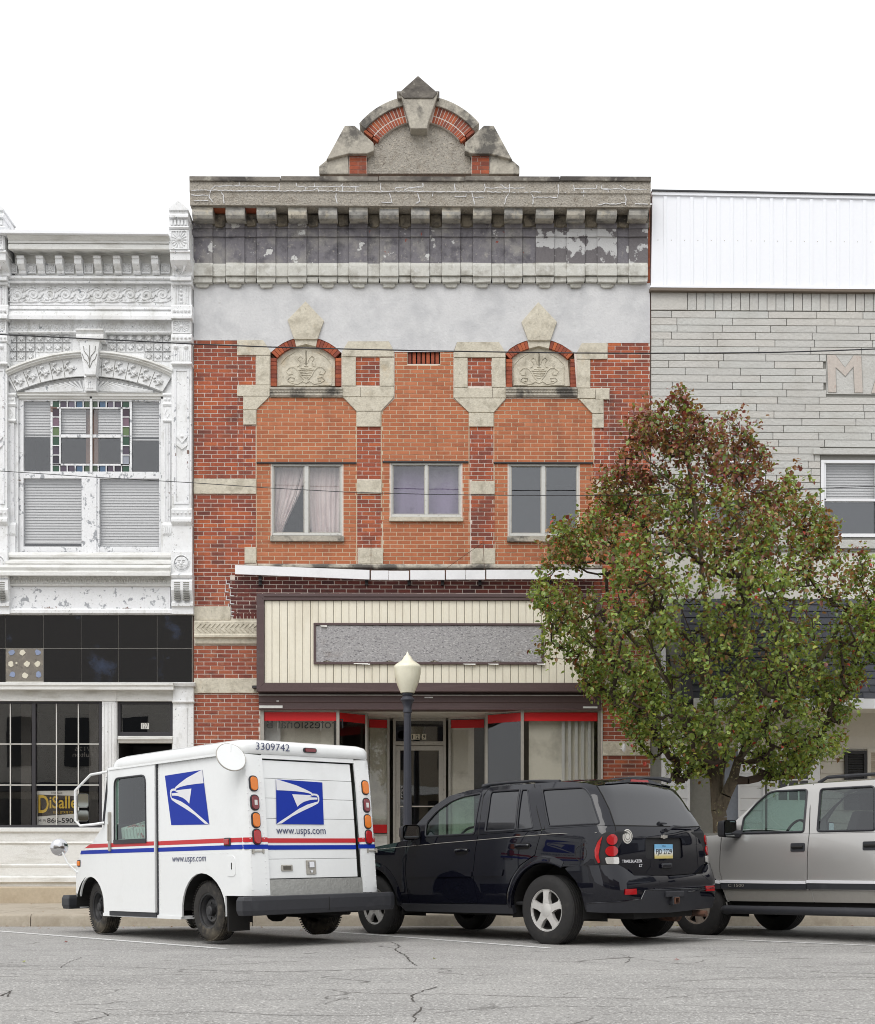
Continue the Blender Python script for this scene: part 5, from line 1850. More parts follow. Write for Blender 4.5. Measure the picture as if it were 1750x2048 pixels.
# windows
for i, (a, b_, c, d) in enumerate(RWIN):
    wo = rpart('sash_window', lambda q: [q.pbox(*r4, .0, .09) for r4 in ((a + 1, b_ - 1, c + 3, c + 9), (a + 1, b_ - 1, d - 9, d - 2), (a + 1, a + 8, c + 9, d - 9), (b_ - 8, b_ - 1, c + 9, d - 9))], m_vinyl, bevel=.003)
    mid = (c + d) / 2 + 4
    rpart('sash', lambda q: [q.pbox(*r4, .025, .06) for r4 in ((a + 8, b_ - 8, mid - 3, mid + 2), (a + 8, a + 11, c + 9, mid), (b_ - 11, b_ - 8, c + 9, mid))], m_vinyl, parent=wo)
    rpart('pane', lambda q: q.pbox(a + 8, b_ - 8, c + 9, mid - 3, .05, .055), m_win, parent=wo)
    rpart('pane', lambda q: q.pbox(a + 8, b_ - 8, mid + 2, d - 9, .06, .065), m_win_sky, parent=wo)
    blind(a + 8, b_ - 8, c + 10, mid + 3, .003, wo)
    rpart('insect_screen', lambda q: q.pbox(a + 8, b_ - 8, mid + 8, d - 9, .075, .078), m_grey_sheet, parent=wo)
    rpart('room', lambda q: q.pbox(a, b_, c, d, .5, .52), m_dark, parent=wo)
    rpart('lintel_stone', lambda q: q.pprism([(a - 14, c - 21), (b_ + 14, c - 20), (b_ + 14, c - 8), (a - 14, c - 9)], -.05, .02), m_stone_grey, bevel=.006)
    rpart('lintel_grey_board', lambda q: q.pbox(a, b_, c - 8, c + 3, .01, .1), m_joint)  # grey board closing the gap between lintel stone and window frame
    rpart('window_sill', lambda q: q.pprism([(a - 8, d + 3), (b_ + 10, d + 4), (b_ + 10, d + 21), (a - 8, d + 20)], -.08, .02), m_stone_grey, bevel=.008)
rpart('white_panel', lambda q: q.pbox(1301.5, RX1, 1101, 1200, -.02, .02), m_white_panel)
rpart('panel_ledge', lambda q: q.pbox(1301.5, RX1, 1096, 1101.5, -.05, .02), m_joint)

# shingled canopy
YE = -1.05
zt = at(1600, 1196).z
ze = at(1600, 1397, YE).z
cx0, cx1 = at(1362, 1300).x, at(RX1, 1300).x
can = rpart('canopy', lambda q: q.add([(cx0, .0, zt), (cx1, .0, zt), (cx1, YE, ze), (cx0, YE, ze), (cx0, .0, ze), (cx1, .0, ze)], [(0, 3, 2, 1), (3, 4, 5, 2), (0, 4, 3), (1, 2, 5), (0, 1, 5, 4)]), m_shingle, fix=True)
rows = 15
sl = Vector((0, YE, ze - zt))
mass = MB()
for r in range(rows):
    t0, t1 = r / rows, (r + 1.12) / rows
    x = cx0 - random.uniform(0, .25)
    while x < cx1:
        wd = random.choice((.24, .3, .3, .36))
        a, b_ = max(x, cx0), min(x + wd - .008, cx1)
        x += wd
        if b_ - a < .03:
            continue
        nz = Vector((0, -.009 - random.uniform(0, .006), .006))
        p0, p1 = Vector((0, 0, zt)) + sl * t0, Vector((0, 0, zt)) + sl * min(t1, 1.004) + nz * 1.6
        q = MB() if (a > 3.9 and r > 3 and a < 8) else mass
        q.add([(a, p0.y - .004, p0.z + .003), (b_, p0.y - .004, p0.z + .003), (b_, p1.y, p1.z), (a, p1.y, p1.z), (b_, p1.y + .014, p1.z - .008), (a, p1.y + .014, p1.z - .008)], [(0, 3, 2, 1), (3, 5, 4, 2)])
        if q is not mass:
            q.build('shingle', m_shingle, can)
mass.build('shingle_field', m_shingle, can, kind='stuff')
rpart('canopy_fascia', lambda q: q.box(cx0, cx1, YE - .02, YE + .02, ze - .16, ze + .005), m_vinyl, parent=can)
rpart('canopy_soffit', lambda q: q.box(cx0, cx1, YE + .02, -.03, ze - .13, ze - .1), m_white_panel, parent=can)
# shop wall below: lap boards, panel door, window with shutter
zlow = .26
z = at(1340, 1425).z
k = 0
while z > zlow + .05:
    rpart('lap_board', lambda q: q.mold(at(1331, 1500).x, at(1377, 1500).x, [(-.012, z), (-.03, z - .2), (-.012, z - .203)], .02), m_vinyl, fix=True)
    rpart('lap_board', lambda q: q.mold(at(1480, 1500).x, at(1526, 1500).x, [(-.012, z), (-.03, z - .2), (-.012, z - .203)], .02), m_vinyl, fix=True)
    if z < 3.2:
        rpart('lap_board', lambda q: q.mold(at(1640, 1500).x, X1 - .02, [(-.012, z), (-.03, z - .2), (-.012, z - .203)], .02), m_cream_lap, fix=True)
    z -= .205
    k += 1
rpart('upper_board', lambda q: q.pbox(1331, RX1, 1418, 1497, -.028, .02), m_cream_lap)
rpart('corner_trim', lambda q: q.pbox(1324, 1331.5, 1196, 1795, -.05, .02), m_vinyl)
q = MB()
q.tube([at(1337, 1310, -.06), at(1341, 1350, -.07), at(1343, 1400, -.07)], .02, 8)
q.build('drain_pipe', m_black_trim, RB, smooth=True)
rpart('corner_trim', lambda q: (q.pbox(1376, 1380, 1418, 1795, -.06, .02), q.pbox(1477, 1481, 1418, 1795, -.06, .02), q.pbox(1526, 1530, 1497, 1795, -.05, .02)), m_vinyl)
dk = rpart('street_door', lambda q: q.pbox(1380, 1446, 1510, 1795, .06, .1), m_grey_door)
rpart('blue_grey_strip', lambda q: q.box(at(1449, 1600).x, at(1477, 1600).x, -.02, .0, .26, 3.2), M('blue_grey_panel', C(140, 146, 158), .7))  # flat blue-grey strip to the right of the street door
for chh, dx in (('1', 0), ('3', 5), ('1', 12)):
    lettering(chh, dk, m_black_text, at(1387.5 + dx, 1557, .045), (1, 0, 0), (0, 0, 1), .012 if chh == '1' else .05, .09)
rpart('number_card', lambda q: q.pbox(1386, 1404, 1544, 1559, .05, .06), m_cream, parent=dk)
rpart('no_smoking_card', lambda q: q.pbox(1388, 1413, 1563.5, 1570.5, .05, .06), m_white_panel, parent=dk)
lettering('No Smoking', dk, m_black_text, at(1390, 1569, .045), (1, 0, 0), (0, 0, 1), .13, .032)
pd = rpart('panel_door', lambda q: q.pbox(1535, 1640, 1497, 1795, -.035, .02), m_vinyl)
rpart('door_pane', lambda q: q.pbox(1556, 1617, 1521, 1600, -.04, -.036), m_grey_sheet, parent=pd)
rpart('door_muntin', lambda q: [q.pbox(*r4, -.055, -.036) for r4 in ((1553, 1557, 1518, 1602), (1616, 1620, 1518, 1602), (1557, 1616, 1518, 1522), (1557, 1616, 1558, 1561), (1575, 1578, 1522, 1602), (1596, 1599, 1522, 1602))], m_vinyl, parent=pd)
shx = rpart('shutter', lambda q: [q.pbox(*r4, -.07, -.03) for r4 in ((1690, 1696, 1501, 1620), (1728, 1734, 1501, 1620), (1696, 1728, 1501, 1508), (1696, 1728, 1608, 1620))], m_shutter, bevel=.004)
for k in range(20):
    rpart('louvre', lambda q: q.pmold(1696, 1728, [(-.04, 1509 + k * 5), (-.06, 1513 + k * 5), (-.055, 1513.6 + k * 5)], -.03), m_shutter, parent=shx, fix=True)
gw = rpart('ground_window', lambda q: [q.pbox(*r4, -.05, .0) for r4 in ((1735, 1742, 1497, 1620), (1742, 1800, 1497, 1505), (1742, 1800, 1615, 1622), (1800, 1807, 1497, 1620))], m_cream_lap)
rpart('window_blind', lambda q: [q.pbox(1742, 1800, 1505 + k * 4, 1508.4 + k * 4, -.03, -.026) for k in range(27)], M('tan_blind', C(176, 164, 146), .6), parent=gw)
# ------------------------------------------------------------------ vehicles
m_van_white = M('van_white_paint', C(236, 238, 238), .32, [(C(206, 206, 202), 2, .55, .8, .35)], coat=.4, var=.012, local=True)
m_blue = M('postal_blue', C(12, 48, 160), .5, var=.02, spec=.25)
m_stripe_red = M('postal_red', C(196, 34, 42), .4, var=.02)
m_logo_grey = M('logo_pale', C(228, 228, 232), .4, var=.01)
m_black_plastic = M('black_plastic', C(44, 45, 50), .55, [(C(72, 72, 76), 4, .55, .75, .5)], var=.08, local=True)
m_rubber = M('tyre_rubber', C(40, 39, 39), .8, [(C(72, 68, 62), 6, .55, .75, .5)], bump=.002, bscale=80, var=.1, local=True)
m_mud_rubber = M('muddy_tyre', C(46, 44, 42), .9, [(C(128, 118, 100), 3.5, .55, .75, .6), (C(96, 90, 80), 14, .52, .66, .35)], bump=.003, bscale=50, var=.12, local=True)
m_steel_black = M('black_steel_wheel', C(42, 42, 44), .5, [(C(86, 82, 76), 8, .55, .7, .5)], local=True)
m_alloy = M('alloy_wheel', C(204, 202, 198), .35, [(C(150, 142, 132), 9, .58, .72, .4)], metal=.15, var=.05, local=True)
m_alloy_dirty = M('dusty_alloy_wheel', C(170, 158, 146), .5, [(C(120, 92, 74), 7, .5, .7, .5)], metal=.4, var=.06, local=True)
m_wheel_barrel = M('wheel_barrel', C(58, 56, 54), .6, metal=.3, local=True)
m_amber = M('amber_lens', C(226, 122, 18), .22, var=.06, vscale=90, coat=.4)
m_redlens = M('red_lens', C(170, 16, 22), .2, var=.08, vscale=90, coat=.5)
m_darkred = M('dark_red_lens', C(120, 26, 34), .2, var=.08, vscale=90, coat=.5)
m_clearlens = M('clear_lens', C(206, 204, 200), .15, var=.1, vscale=60, coat=.5, metal=.3)
m_mirror = M('mirror_glass', C(206, 214, 216), .03, metal=1, var=0)
m_chrome = M('chrome', C(208, 208, 210), .12, metal=1, var=0)
m_plate_alu = M('diamond_plate', C(168, 168, 164), .42, metal=.6, bump=.004, bscale=45, var=.12, local=True)
m_navy = M('dark_navy_paint', C(17, 18, 27), .6, coat=1.0, var=.0, spec=.0)
m_navy_matt = M('dark_lower_plastic', C(40, 41, 47), .5, var=.05)
m_pewter = M('pewter_metallic_paint', C(184, 182, 179), .3, metal=.5, coat=.8, var=.02, vscale=300)
m_pewter_low = M('pewter_lower_paint', C(154, 151, 145), .36, metal=.3, coat=.7, var=.04, local=True)
m_privacy = M('privacy_glass', C(26, 27, 32), .03, spec=.95, var=0)
m_carglass = GLASS('car_glass', (.60, .76, .70, 1), 1.15)
m_cartint = GLASS('tinted_car_glass', (.34, .36, .38, 1), 1.3, base=.03)
m_cabin = M('cabin_grey', C(92, 92, 90), .8)
m_cabin_dark = M('cabin_dark', C(38, 38, 40), .8)
m_under = M('underbody', C(30, 29, 28), .9)
m_mail = M('mail_bundle', C(214, 208, 204), .8, [(C(170, 60, 60), 9, .6, .64, .9), (C(90, 96, 104), 7, .58, .62, .8)], local=True)


def dens(poly, d):
    out = []
    for i in range(len(poly)):
        a, b_ = Vector(poly[i]), Vector(poly[(i + 1) % len(poly)])
        n = max(1, int((b_ - a).length / d))
        out += [tuple(a.lerp(b_, k / n)) for k in range(n)]
    return out


def lerp_tab(t, z):
    if z <= t[0][0]:
        return t[0][1]
    for (a, fa), (b_, fb) in zip(t, t[1:]):
        if z <= b_:
            return fa + (fb - fa) * (z - a) / (b_ - a)
    return t[-1][1]


class Shell:
    """a vehicle's skin unrolled: s runs from the nose along the left side (s = -x), round the rear corner and across the tail"""

    def __init__(self, W, XR, r, sa, wn, front=(3.0, .35, .8)):
        self.W, self.XR, self.r, self.sa, self.wn, self.front = W, XR, r, sa, wn, front
        self.mid = sa + r * math.pi / 2 + wn

    def raw(self, s, z):
        sg = 1
        if s > self.mid:
            s, sg = 2 * self.mid - s, -1
        w, xr = lerp_tab(self.W, z), lerp_tab(self.XR, z)
        r, xa = self.r, xr + self.r
        sb = self.sa + r * math.pi / 2
        if s <= self.sa:
            x = -s if s <= 0 else s * xa / self.sa
            f0, k, L = self.front
            if x > f0:
                w -= k * ((x - f0) / L) ** 2.2
            return Vector((x, sg * w, z))
        if s <= sb:
            a = (s - self.sa) / r
            return Vector((xa - r * math.sin(a), sg * (w - r + r * math.cos(a)), z))
        y = (w - r) * (1 - (s - sb) / self.wn)
        return Vector((xr - .025 * (1 - (y / (w - r)) ** 2), sg * y, z))

    def pt(self, s, z, off=0.0):
        p = self.raw(s, z)
        if off:
            e = .004
            n = (self.raw(s, z + e) - self.raw(s, z - e)).cross(self.raw(s + e, z) - self.raw(s - e, z))
            if n.length > 1e-9:
                n.normalize()
                if n.dot(p - Vector((max(min(p.x, 2.5), 0.2), 0, p.z))) < 0:
                    n = -n
                p = p + n * off
        return p


def skin(sh, outline, holes=(), step=.07, off=0.0, thick=.02, mb=None, mi=0, flip=False):
    """panel of a shell: CDT of an (s, z) outline with holes, plus a turned-in rim"""
    q = mb or MB()
    ol = dens(outline, step)
    hs_ = [dens(h, step) for h in holes]
    vs, ts = cdt(ol, hs_, step)
    F = (lambda s, z, o: sh.pt(s, z, o)) if not flip else (lambda s, z, o: (lambda p: Vector((p.x, -p.y, p.z)))(sh.pt(s, z, o)))
    q.add([F(s, z, off) for s, z in vs], ts, mi)
    if thick:
        for lp in [ol] + hs_:
            n = len(lp)
            q.add([F(s, z, off) for s, z in lp] + [F(s, z, off - thick) for s, z in lp], [(i, (i + 1) % n, n + (i + 1) % n, n + i) for i in range(n)], mi)
    return q


def skin_part(name, sh, outline, mat_, parent, holes=(), both=False, smooth=40, **kw):
    q = skin(sh, outline, holes, **kw)
    if both:
        skin(sh, outline, holes, mb=q, flip=True, **kw)
    me = q.mesh(name, mat_, False)
    bm = bmesh.new()
    bm.from_mesh(me)
    bmesh.ops.remove_doubles(bm, verts=bm.verts, dist=1e-5)
    bmesh.ops.recalc_face_normals(bm, faces=bm.faces)
    bm.to_mesh(me)
    bm.free()
    me.polygons.foreach_set('use_smooth', [True] * len(me.polygons))
    me.set_sharp_from_angle(angle=RAD(smooth))
    return put(name, me, parent)


def both_sides(name, sh, outline, mat_, parent, holes=(), **kw):
    a = skin_part(name, sh, outline, mat_, parent, holes, **kw)
    q = skin(sh, outline, holes, flip=True, **kw)
    b_ = q.build(name, mat_, parent, smooth=40, fix=True)
    return a, b_


def arc(cx, cz, r, a0, a1, n=14):
    return [(cx + r * math.cos(RAD(a0 + (a1 - a0) * k / n)), cz + r * math.sin(RAD(a0 + (a1 - a0) * k / n))) for k in range(n + 1)]


def wheel(parent, x, y, R, wd, side, rim_r, tyre, style, rim_mat, steer=0):
    """wheel centred on the axle; side +1 left, -1 right"""
    t = MB()
    h = wd / 2
    prof = [(rim_r - .01, -h + .02), (rim_r + .01, -h), (rim_r + (R - rim_r) * .5, -h - .008), (R - .03, -h + .005), (R - .008, -h + .025)]
    k = 5
    for i in range(k):
        a, b_ = -h + .03 + (wd - .06) * i / k, -h + .03 + (wd - .06) * (i + 1) / k
        prof += [(R - .012, a), (R, a + .006), (R, b_ - .006), (R - .012, b_)]
    prof += [(R - .008, h - .025), (R - .03, h - .005), (rim_r + (R - rim_r) * .5, h + .008), (rim_r + .01, h), (rim_r - .01, h - .02)]
    t.lathe(prof, (0, 0, 0), 40, 'y', 0, False)
    if style == 'steel':
        for i in range(60):
            a = 2 * math.pi * i / 60
            for yy in (-h + .014, h - .014):
                c, s_ = math.cos(a), math.sin(a)
                t.tube([((R - .014) * c, yy - .012, (R - .014) * s_), ((R - .003) * c, yy + .012, (R - .003) * s_)], .008, 4)
    o = t.build('wheel', tyre, parent, smooth=35, fix=True)
    o.location = (x, y, R)
    o.rotation_euler = (0, 0, steer)
    r = MB()
    f = side * (h - .02)
    r.lathe([(rim_r - .005, f + side * .012), (rim_r + .012, f + side * .01), (rim_r + .012, f), (rim_r - .02, f - side * .01), (rim_r - .03, f - side * .09), (.03, f - side * .11), (.001, f - side * .11)], (0, 0, 0), 32, 'y', 1, False)
    if style == 'steel':
        r.lathe([(rim_r - .02, f - side * .01), (rim_r - .03, f - side * .03), (rim_r * .80, f - side * .06), (rim_r * .62, f - side * .03), (rim_r * .45, f - side * .04), (.06, f - side * .05), (.055, f + side * .0), (.04, f + side * .012), (.001, f + side * .012)], (0, 0, 0), 28, 'y', 0, False)
        for k in range(5):
            a = k * 1.2566
            r.lathe([(.012, f - side * .05), (.012, f - side * .03), (.001, f - side * .028)], (.085 * math.cos(a), 0, .085 * math.sin(a)), 6, 'y')
    else:
        n = 5 if style == 'five' else 6
        for k in range(n):
            a = 2 * math.pi * k / n + .31
            w0, w1 = (.10, .062) if style == 'five' else (.10, .075)
            pts = [(.055, -w0 / 2), (.12, -w1 / 2 - .004), (rim_r - .035, -w1 / 2 - .008), (rim_r - .004, -w0 / 2 - .014), (rim_r - .004, w0 / 2 + .014), (rim_r - .035, w1 / 2 + .008), (.12, w1 / 2 + .004), (.055, w0 / 2)]
            vs, m_ = [], len(pts)
            for dy in (0, -.045):
                for u, v in pts:
                    yy = f + side * (dy + .006 + .012 * math.sin(u / rim_r * 3.0))
                    vs.append((u * math.cos(a) - v * math.sin(a), yy, u * math.sin(a) + v * math.cos(a)))
            r.add(vs, [tuple(range(m_)), tuple(range(2 * m_ - 1, m_ - 1, -1))] + [(i, (i + 1) % m_, m_ + (i + 1) % m_, m_ + i) for i in range(m_)])
        r.lathe([(.078, f - side * .03), (.078, f + side * .012), (.06, f + side * .022), (.001, f + side * .024)], (0, 0, 0), 24, 'y')
    r.lathe([(rim_r - .016, f - side * .012), (rim_r - .012, f + side * .008), (rim_r + .004, f + side * .014), (rim_r + .010, f + side * .004)], (0, 0, 0), 32, 'y', 0, False)
    r.build('rim', [rim_mat, m_wheel_barrel], o, smooth=35, fix=True)
    return o


def loc_box(q, cx, cy, cz, sx, sy, sz, mi=0):
    q.box(cx - sx / 2, cx + sx / 2, cy - sy / 2, cy + sy / 2, cz - sz / 2, cz + sz / 2, mi)


def seat(q, x, y, z0):
    loc_box(q, x, y, z0 + .1, .5, .5, .16)
    q.add([(x - .2, y - .24, z0 + .1), (x - .2, y + .24, z0 + .1), (x - .42, y + .22, z0 + .68), (x - .42, y - .22, z0 + .68), (x - .34, y - .24, z0 + .1), (x - .34, y + .24, z0 + .1), (x - .54, y + .22, z0 + .68), (x - .54, y - .22, z0 + .68)],
          [(0, 1, 2, 3), (5, 4, 7, 6), (3, 2, 6, 7), (0, 3, 7, 4), (1, 5, 6, 2)])
    loc_box(q, x - .5, y, z0 + .78, .1, .26, .18)


def steering(q, x, y, z, r=.19, tilt=.45):
    pts = []
    for k in range(20):
        a = 2 * math.pi * k / 20
        pts.append((x - r * math.sin(a) * math.sin(tilt), y + r * math.cos(a), z + r * math.sin(a) * math.cos(tilt)))
    q.tube(pts, .015, 6, closed=True)
    q.tube([(x, y - r, z), (x + .02, y, z), (x, y + r, z)], .014, 5)
    q.tube([(x, y, z), (x + .35, y, z - .2)], .03, 6)


def vehicle(name, label, cat, p):
    return thing(name, label, cat, (p[0], p[1], p[3]), (0, p[4], math.pi - p[2]))


# ================================================================== postal van
PV = vehicle('mail_van', 'white right-hand-drive mail van with red and blue stripes and eagle emblems', 'van', (-1.853, -7.059, .841, -.06, .022))
XRT = [(.3, -.90), (.5, -.90), (1.09, -.857), (1.63, -.808), (1.95, -.765), (2.2, -.74)]
VS = Shell([(.2, .86), (1.9, .855), (2.0, .85)], XRT, .09, .70, .76, (2.3, .10, .9))
MIDV = VS.mid


def sv(y, right=False):
    """s of a point on the tail at distance y from the middle"""
    return MIDV - y / (.855 - .09) * .76


ar_r = arc(0, .32, .405, 200, -20, 16)
ar_f = arc(-2.553, .33, .36, 200, -10, 16)
cargo = [(-.915, 1.96), (-.915, .25), (-.405, .25)] + [(s, z) for s, z in ar_r if z > .27] + [(.40, .49), (sv(.60), .49), (sv(.60), 1.93), (.55, 1.955)]
both_sides('cargo_side', VS, cargo, m_van_white, PV, step=.08)
cowl = [(-2.03, 1.985), (-2.03, .245), (-2.19, .245)] + [(s, z) for s, z in ar_f[::-1] if z > .26][::-1]
cowl = [(-2.03, 1.985), (-2.17, 1.31), (-2.485, 1.10), (-2.857, .956), (-3.02, .87), (-3.06, .77), (-3.066, .486), (-2.90, .47)] + [(s, z) for s, z in ar_f if z > .40] + [(-2.19, .245), (-2.03, .245)]
both_sides('cowl_side', VS, cowl, m_van_white, PV, step=.08)
win = rpoly([(-1.855, 1.835), (-1.125, 1.835), (-1.118, 1.10), (-1.865, 1.10)], [.09, .09, .02, .02])
for fl in (False, True):
    dq = skin(VS, [(-2.025, 1.975), (-2.035, .29), (-.94, .29), (-.92, 1.955)], [win], step=.09, off=.028, thick=.03, flip=fl)
    dobj = dq.build('sliding_door', m_van_white, PV, smooth=40, fix=True)
    gq = skin(VS, win, [], step=.12, off=.012, thick=0, flip=fl)
    gq.build('door_pane', m_carglass, dobj, fix=True)
    gasket = MB()
    gasket.tube([(lambda p: (p.x, -p.y if fl else p.y, p.z))(VS.pt(s, z, .03)) for s, z in win], .011, 6, closed=True)
    loc_box(gasket, 1.49, (-1 if fl else 1) * .885, 1.095, .76, .03, .05)
    gasket.build('window_gasket', m_black_plastic, dobj, smooth=True)
    if not fl:
        h = MB()
        loc_box(h, 1.965, .895, 1.22, .05, .03, .46)
        loc_box(h, 1.965, .91, 1.21, .03, .03, .2)
        h.build('door_handle', m_alu, dobj, bevel=.008)
# seam, rivets, sill trim
q = MB()
q.box(.895, .918, .835, .868, .27, 1.955)
q.box(.93, 2.03, .82, .875, .235, .285)
q.build('door_track', m_black_plastic, PV)
q = MB()
q.box(.42, 2.21, -.86, .865, .225, .262)
q.build('sill', m_van_white, PV)
q = MB()
for x in (.86, .90, 2.10):
    for k in range(26):
        z = .32 + k * .063
        if x > 2 and (z > 1.28):
            continue
        p = VS.pt(-x, z, .0)
        q.lathe([(.001, .004), (.005, .003), (.007, 0)], p, 6, 'y')
for k in range(22):
    x = .8 - k * .06
    for z in (1.93, .93):
        q.lathe([(.001, .004), (.005, .003), (.007, 0)], VS.pt(-x, z, 0), 6, 'y')
for k in range(24):
    for y in (.64, -.64, .8, -.8):
        z = .55 + k * .058
        p = VS.pt(sv(y), z, 0)
        q.lathe([(.001, -.004), (.005, -.003), (.007, 0)], p, 6, 'x')
q.build('rivet', m_van_white, PV, smooth=True)
# roof cap
q = MB()
rings = [(1.945, .0, .875), (1.965, .012, .885), (2.03, .012, .88), (2.07, -.01, .86), (2.092, -.05, .80), (2.10, -.2, .5)]
nr = 40
for z, e, w in rings:
    for k in range(nr):
        a = 2 * math.pi * (k + .5) / nr
        c, s_ = math.cos(a), math.sin(a)
        pw = .16
        ux = math.copysign(abs(c) ** pw, c)
        uy = math.copysign(abs(s_) ** pw, s_)
        x0, x1 = -.775 - e, 2.035 + e
        zz = z - max(0, (ux * .5 + .5) - .9) * .35
        q.v.append(((x0 + x1) / 2 + (x1 - x0) / 2 * ux, w * uy, zz))
for j in range(len(rings) - 1):
    for k in range(nr):
        l = (k + 1) % nr
        q.f.append((j * nr + k, j * nr + l, (j + 1) * nr + l, (j + 1) * nr + k))
        q.m.append(0)
q.f.append(tuple(range((len(rings) - 1) * nr, len(rings) * nr)))
q.m.append(0)
roof = q.build('roof', m_van_white, PV, smooth=40, fix=True)
q = MB()
q.box(-.6, 2.0, .868, .892, 1.94, 1.955)
q.build('drip_rail', m_van_white, roof)
# nose, bonnet, windscreen
q = MB()
nose = [(2.03, 1.985, .84), (2.17, 1.31, .855), (2.485, 1.10, .855), (2.857, .956, .83), (3.02, .87, .81), (3.06, .77, .80), (3.066, .486, .80), (3.0, .30, .78)]
for x, z, w in nose:
    q.v += [(x, -w + .01, z), (x + .05, -w * .5, z + .01), (x + .06, 0, z + .012), (x + .05, w * .5, z + .01), (x, w - .01, z)]
for i in range(1, len(nose) - 1):
    for k in range(4):
        o = i * 5 + k
        q.f.append((o, o + 5, o + 6, o + 1))
        q.m.append(0)
q.build('bonnet', m_van_white, PV, smooth=30, fix=True)
q = MB()
q.add([(2.035, -.83, 1.97), (2.085, 0, 1.975), (2.035, .84, 1.97), (2.19, .845, 1.33), (2.26, 0, 1.34), (2.19, -.845, 1.33)], [(0, 1, 4, 5), (1, 2, 3, 4)])
q.build('windscreen', m_carglass, PV, fix=True)
for s_ in (-1, 1):
    q = MB()
    q.tube([(2.035, s_ * .85, 1.98), (2.19, s_ * .855, 1.31)], .022, 6)
    q.build('windscreen_gasket', m_black_plastic, PV)
# grille and front bumper
q = MB()
q.box(3.06, 3.13, -.6, .6, .52, .74)
q.build('grille', m_black_plastic, PV, bevel=.01)


def bumper(x0, x1, w, z0, z1):
    q = MB()
    pl_ = [(x0, -w), (x1 - .04, -w), (x1, -w + .08), (x1, w - .08), (x1 - .04, w), (x0, w)] if x1 > x0 else [(x0, w), (x1 + .04, w), (x1, w - .08), (x1, -w + .08), (x1 + .04, -w), (x0, -w)]
    zs = [(z0, .03), (z0 + .05, 0), (z1 - .04, 0), (z1, .03)]
    n = len(pl_)
    cx = (x0 + x1) / 2
    for z, e in zs:
        for x, y in pl_:
            q.v.append((x + (cx - x) * e * 4, y * (1 - e * .6), z))
    for j in range(3):
        for k in range(n):
            l = (k + 1) % n
            q.f.append((j * n + k, j * n + l, (j + 1) * n + l, (j + 1) * n + k))
            q.m.append(0)
    q.f += [tuple(range(n)), tuple(range(3 * n, 4 * n))]
    q.m += [0, 0]
    return q


bumper(3.12, 3.36, .86, .29, .46).build('front_bumper', m_black_plastic, PV, bevel=.008, fix=True)
bumper(-.86, -1.02, .985, .295, .485).build('rear_bumper', m_black_plastic, PV, bevel=.008, fix=True)
q = MB()
q.box(-1.023, -1.018, -.062, -.056, .32, .46)
q.build('bumper_joint', m_under, PV)
# tail: rolling door in panels, dark channel, diamond plate
q = MB()
zz = [(.66, .858), (.861, 1.278), (1.281, 1.488), (1.491, 1.694), (1.697, 1.885)]


def tail_pt(y, z, d=0):
    return Vector((lerp_tab(XRT, z) + d, y, z))


def tail_box(q, y0, y1, z0, z1, d0, d1, mi=0):
    vs = [tail_pt(y, z, d) for d in (d0, d1) for y, z in ((y0, z0), (y1, z0), (y1, z1), (y0, z1))]
    q.add(vs, [(0, 1, 2, 3), (7, 6, 5, 4), (0, 4, 5, 1), (1, 5, 6, 2), (2, 6, 7, 3), (3, 7, 4, 0)], mi)


ch = MB()
tail_box(ch, -.62, .62, .62, 1.94, .05, .06)
ch.build('door_channel', m_under, PV, fix=True)
tail_box(q, -.60, .60, 1.90, 1.945, -.004, .05)
q.build('tail_header', m_van_white, PV, fix=True)
for z0, z1 in zz:
    q = MB()
    tail_box(q, -.555, .598, z0, z1, .012, .04)
    q.build('door_panel', m_van_white, PV, bevel=.004, fix=True)
q = MB()
tail_box(q, -.60, .60, .478, .652, -.006, .03)
q.build('kick_plate', m_plate_alu, PV, fix=True)
q = MB()
tail_box(q, .30, .44, .735, .80, .0, .014)
o = q.build('recessed_handle', m_alu, PV, bevel=.006, fix=True)
q = MB()
tail_box(q, .32, .42, .748, .787, -.002, .01)
q.build('handle_cup', m_dim, o, fix=True)
q = MB()
tail_box(q, .0, .125, .695, .845, .0, .014)
o = q.build('door_latch', m_alu, PV, bevel=.01, fix=True)
q = MB()
tail_box(q, .025, .1, .765, .83, -.012, .01)
tail_box(q, .045, .08, .71, .74, -.006, .01)
q.build('latch_lever', m_chrome, o, bevel=.006, fix=True)


def lamp(y, z, w, h, mat_, parent, name='tail_lamp', inner=None, d=-.012):
    q = MB()
    pts = [(y + u, z + v) for u, v in rrect(-w / 2, w / 2, -h / 2, h / 2, min(w, h) * .42)]
    n = len(pts)
    q.add([tail_pt(a, b_, d) for a, b_ in pts] + [tail_pt(a, b_, .01) for a, b_ in pts], [tuple(range(n))] + [(i, (i + 1) % n, n + (i + 1) % n, n + i) for i in range(n)])
    o = q.build(name, m_black_plastic, parent, bevel=.006, fix=True)
    q = MB()
    k = .78
    pts = [(y + u * k, z + v * (k + .08)) for u, v in rrect(-w / 2, w / 2, -h / 2, h / 2, min(w, h) * .4)]
    q.add([tail_pt(y + (a - y) * .9, z + (b_ - z) * .93, d - .014) for a, b_ in pts] + [tail_pt(a, b_, d) for a, b_ in pts], [tuple(range(n))] + [(i, (i + 1) % n, n + (i + 1) % n, n + i) for i in range(n)])
    q.build('lens', mat_, o, smooth=40, fix=True)
    if inner:
        q = MB()
        tail_box(q, y - w * .17, y + w * .17, z - h * .16, z + h * .16, d - .017, d - .013)
        q.build('inner_lens', inner, o, bevel=.003, fix=True)


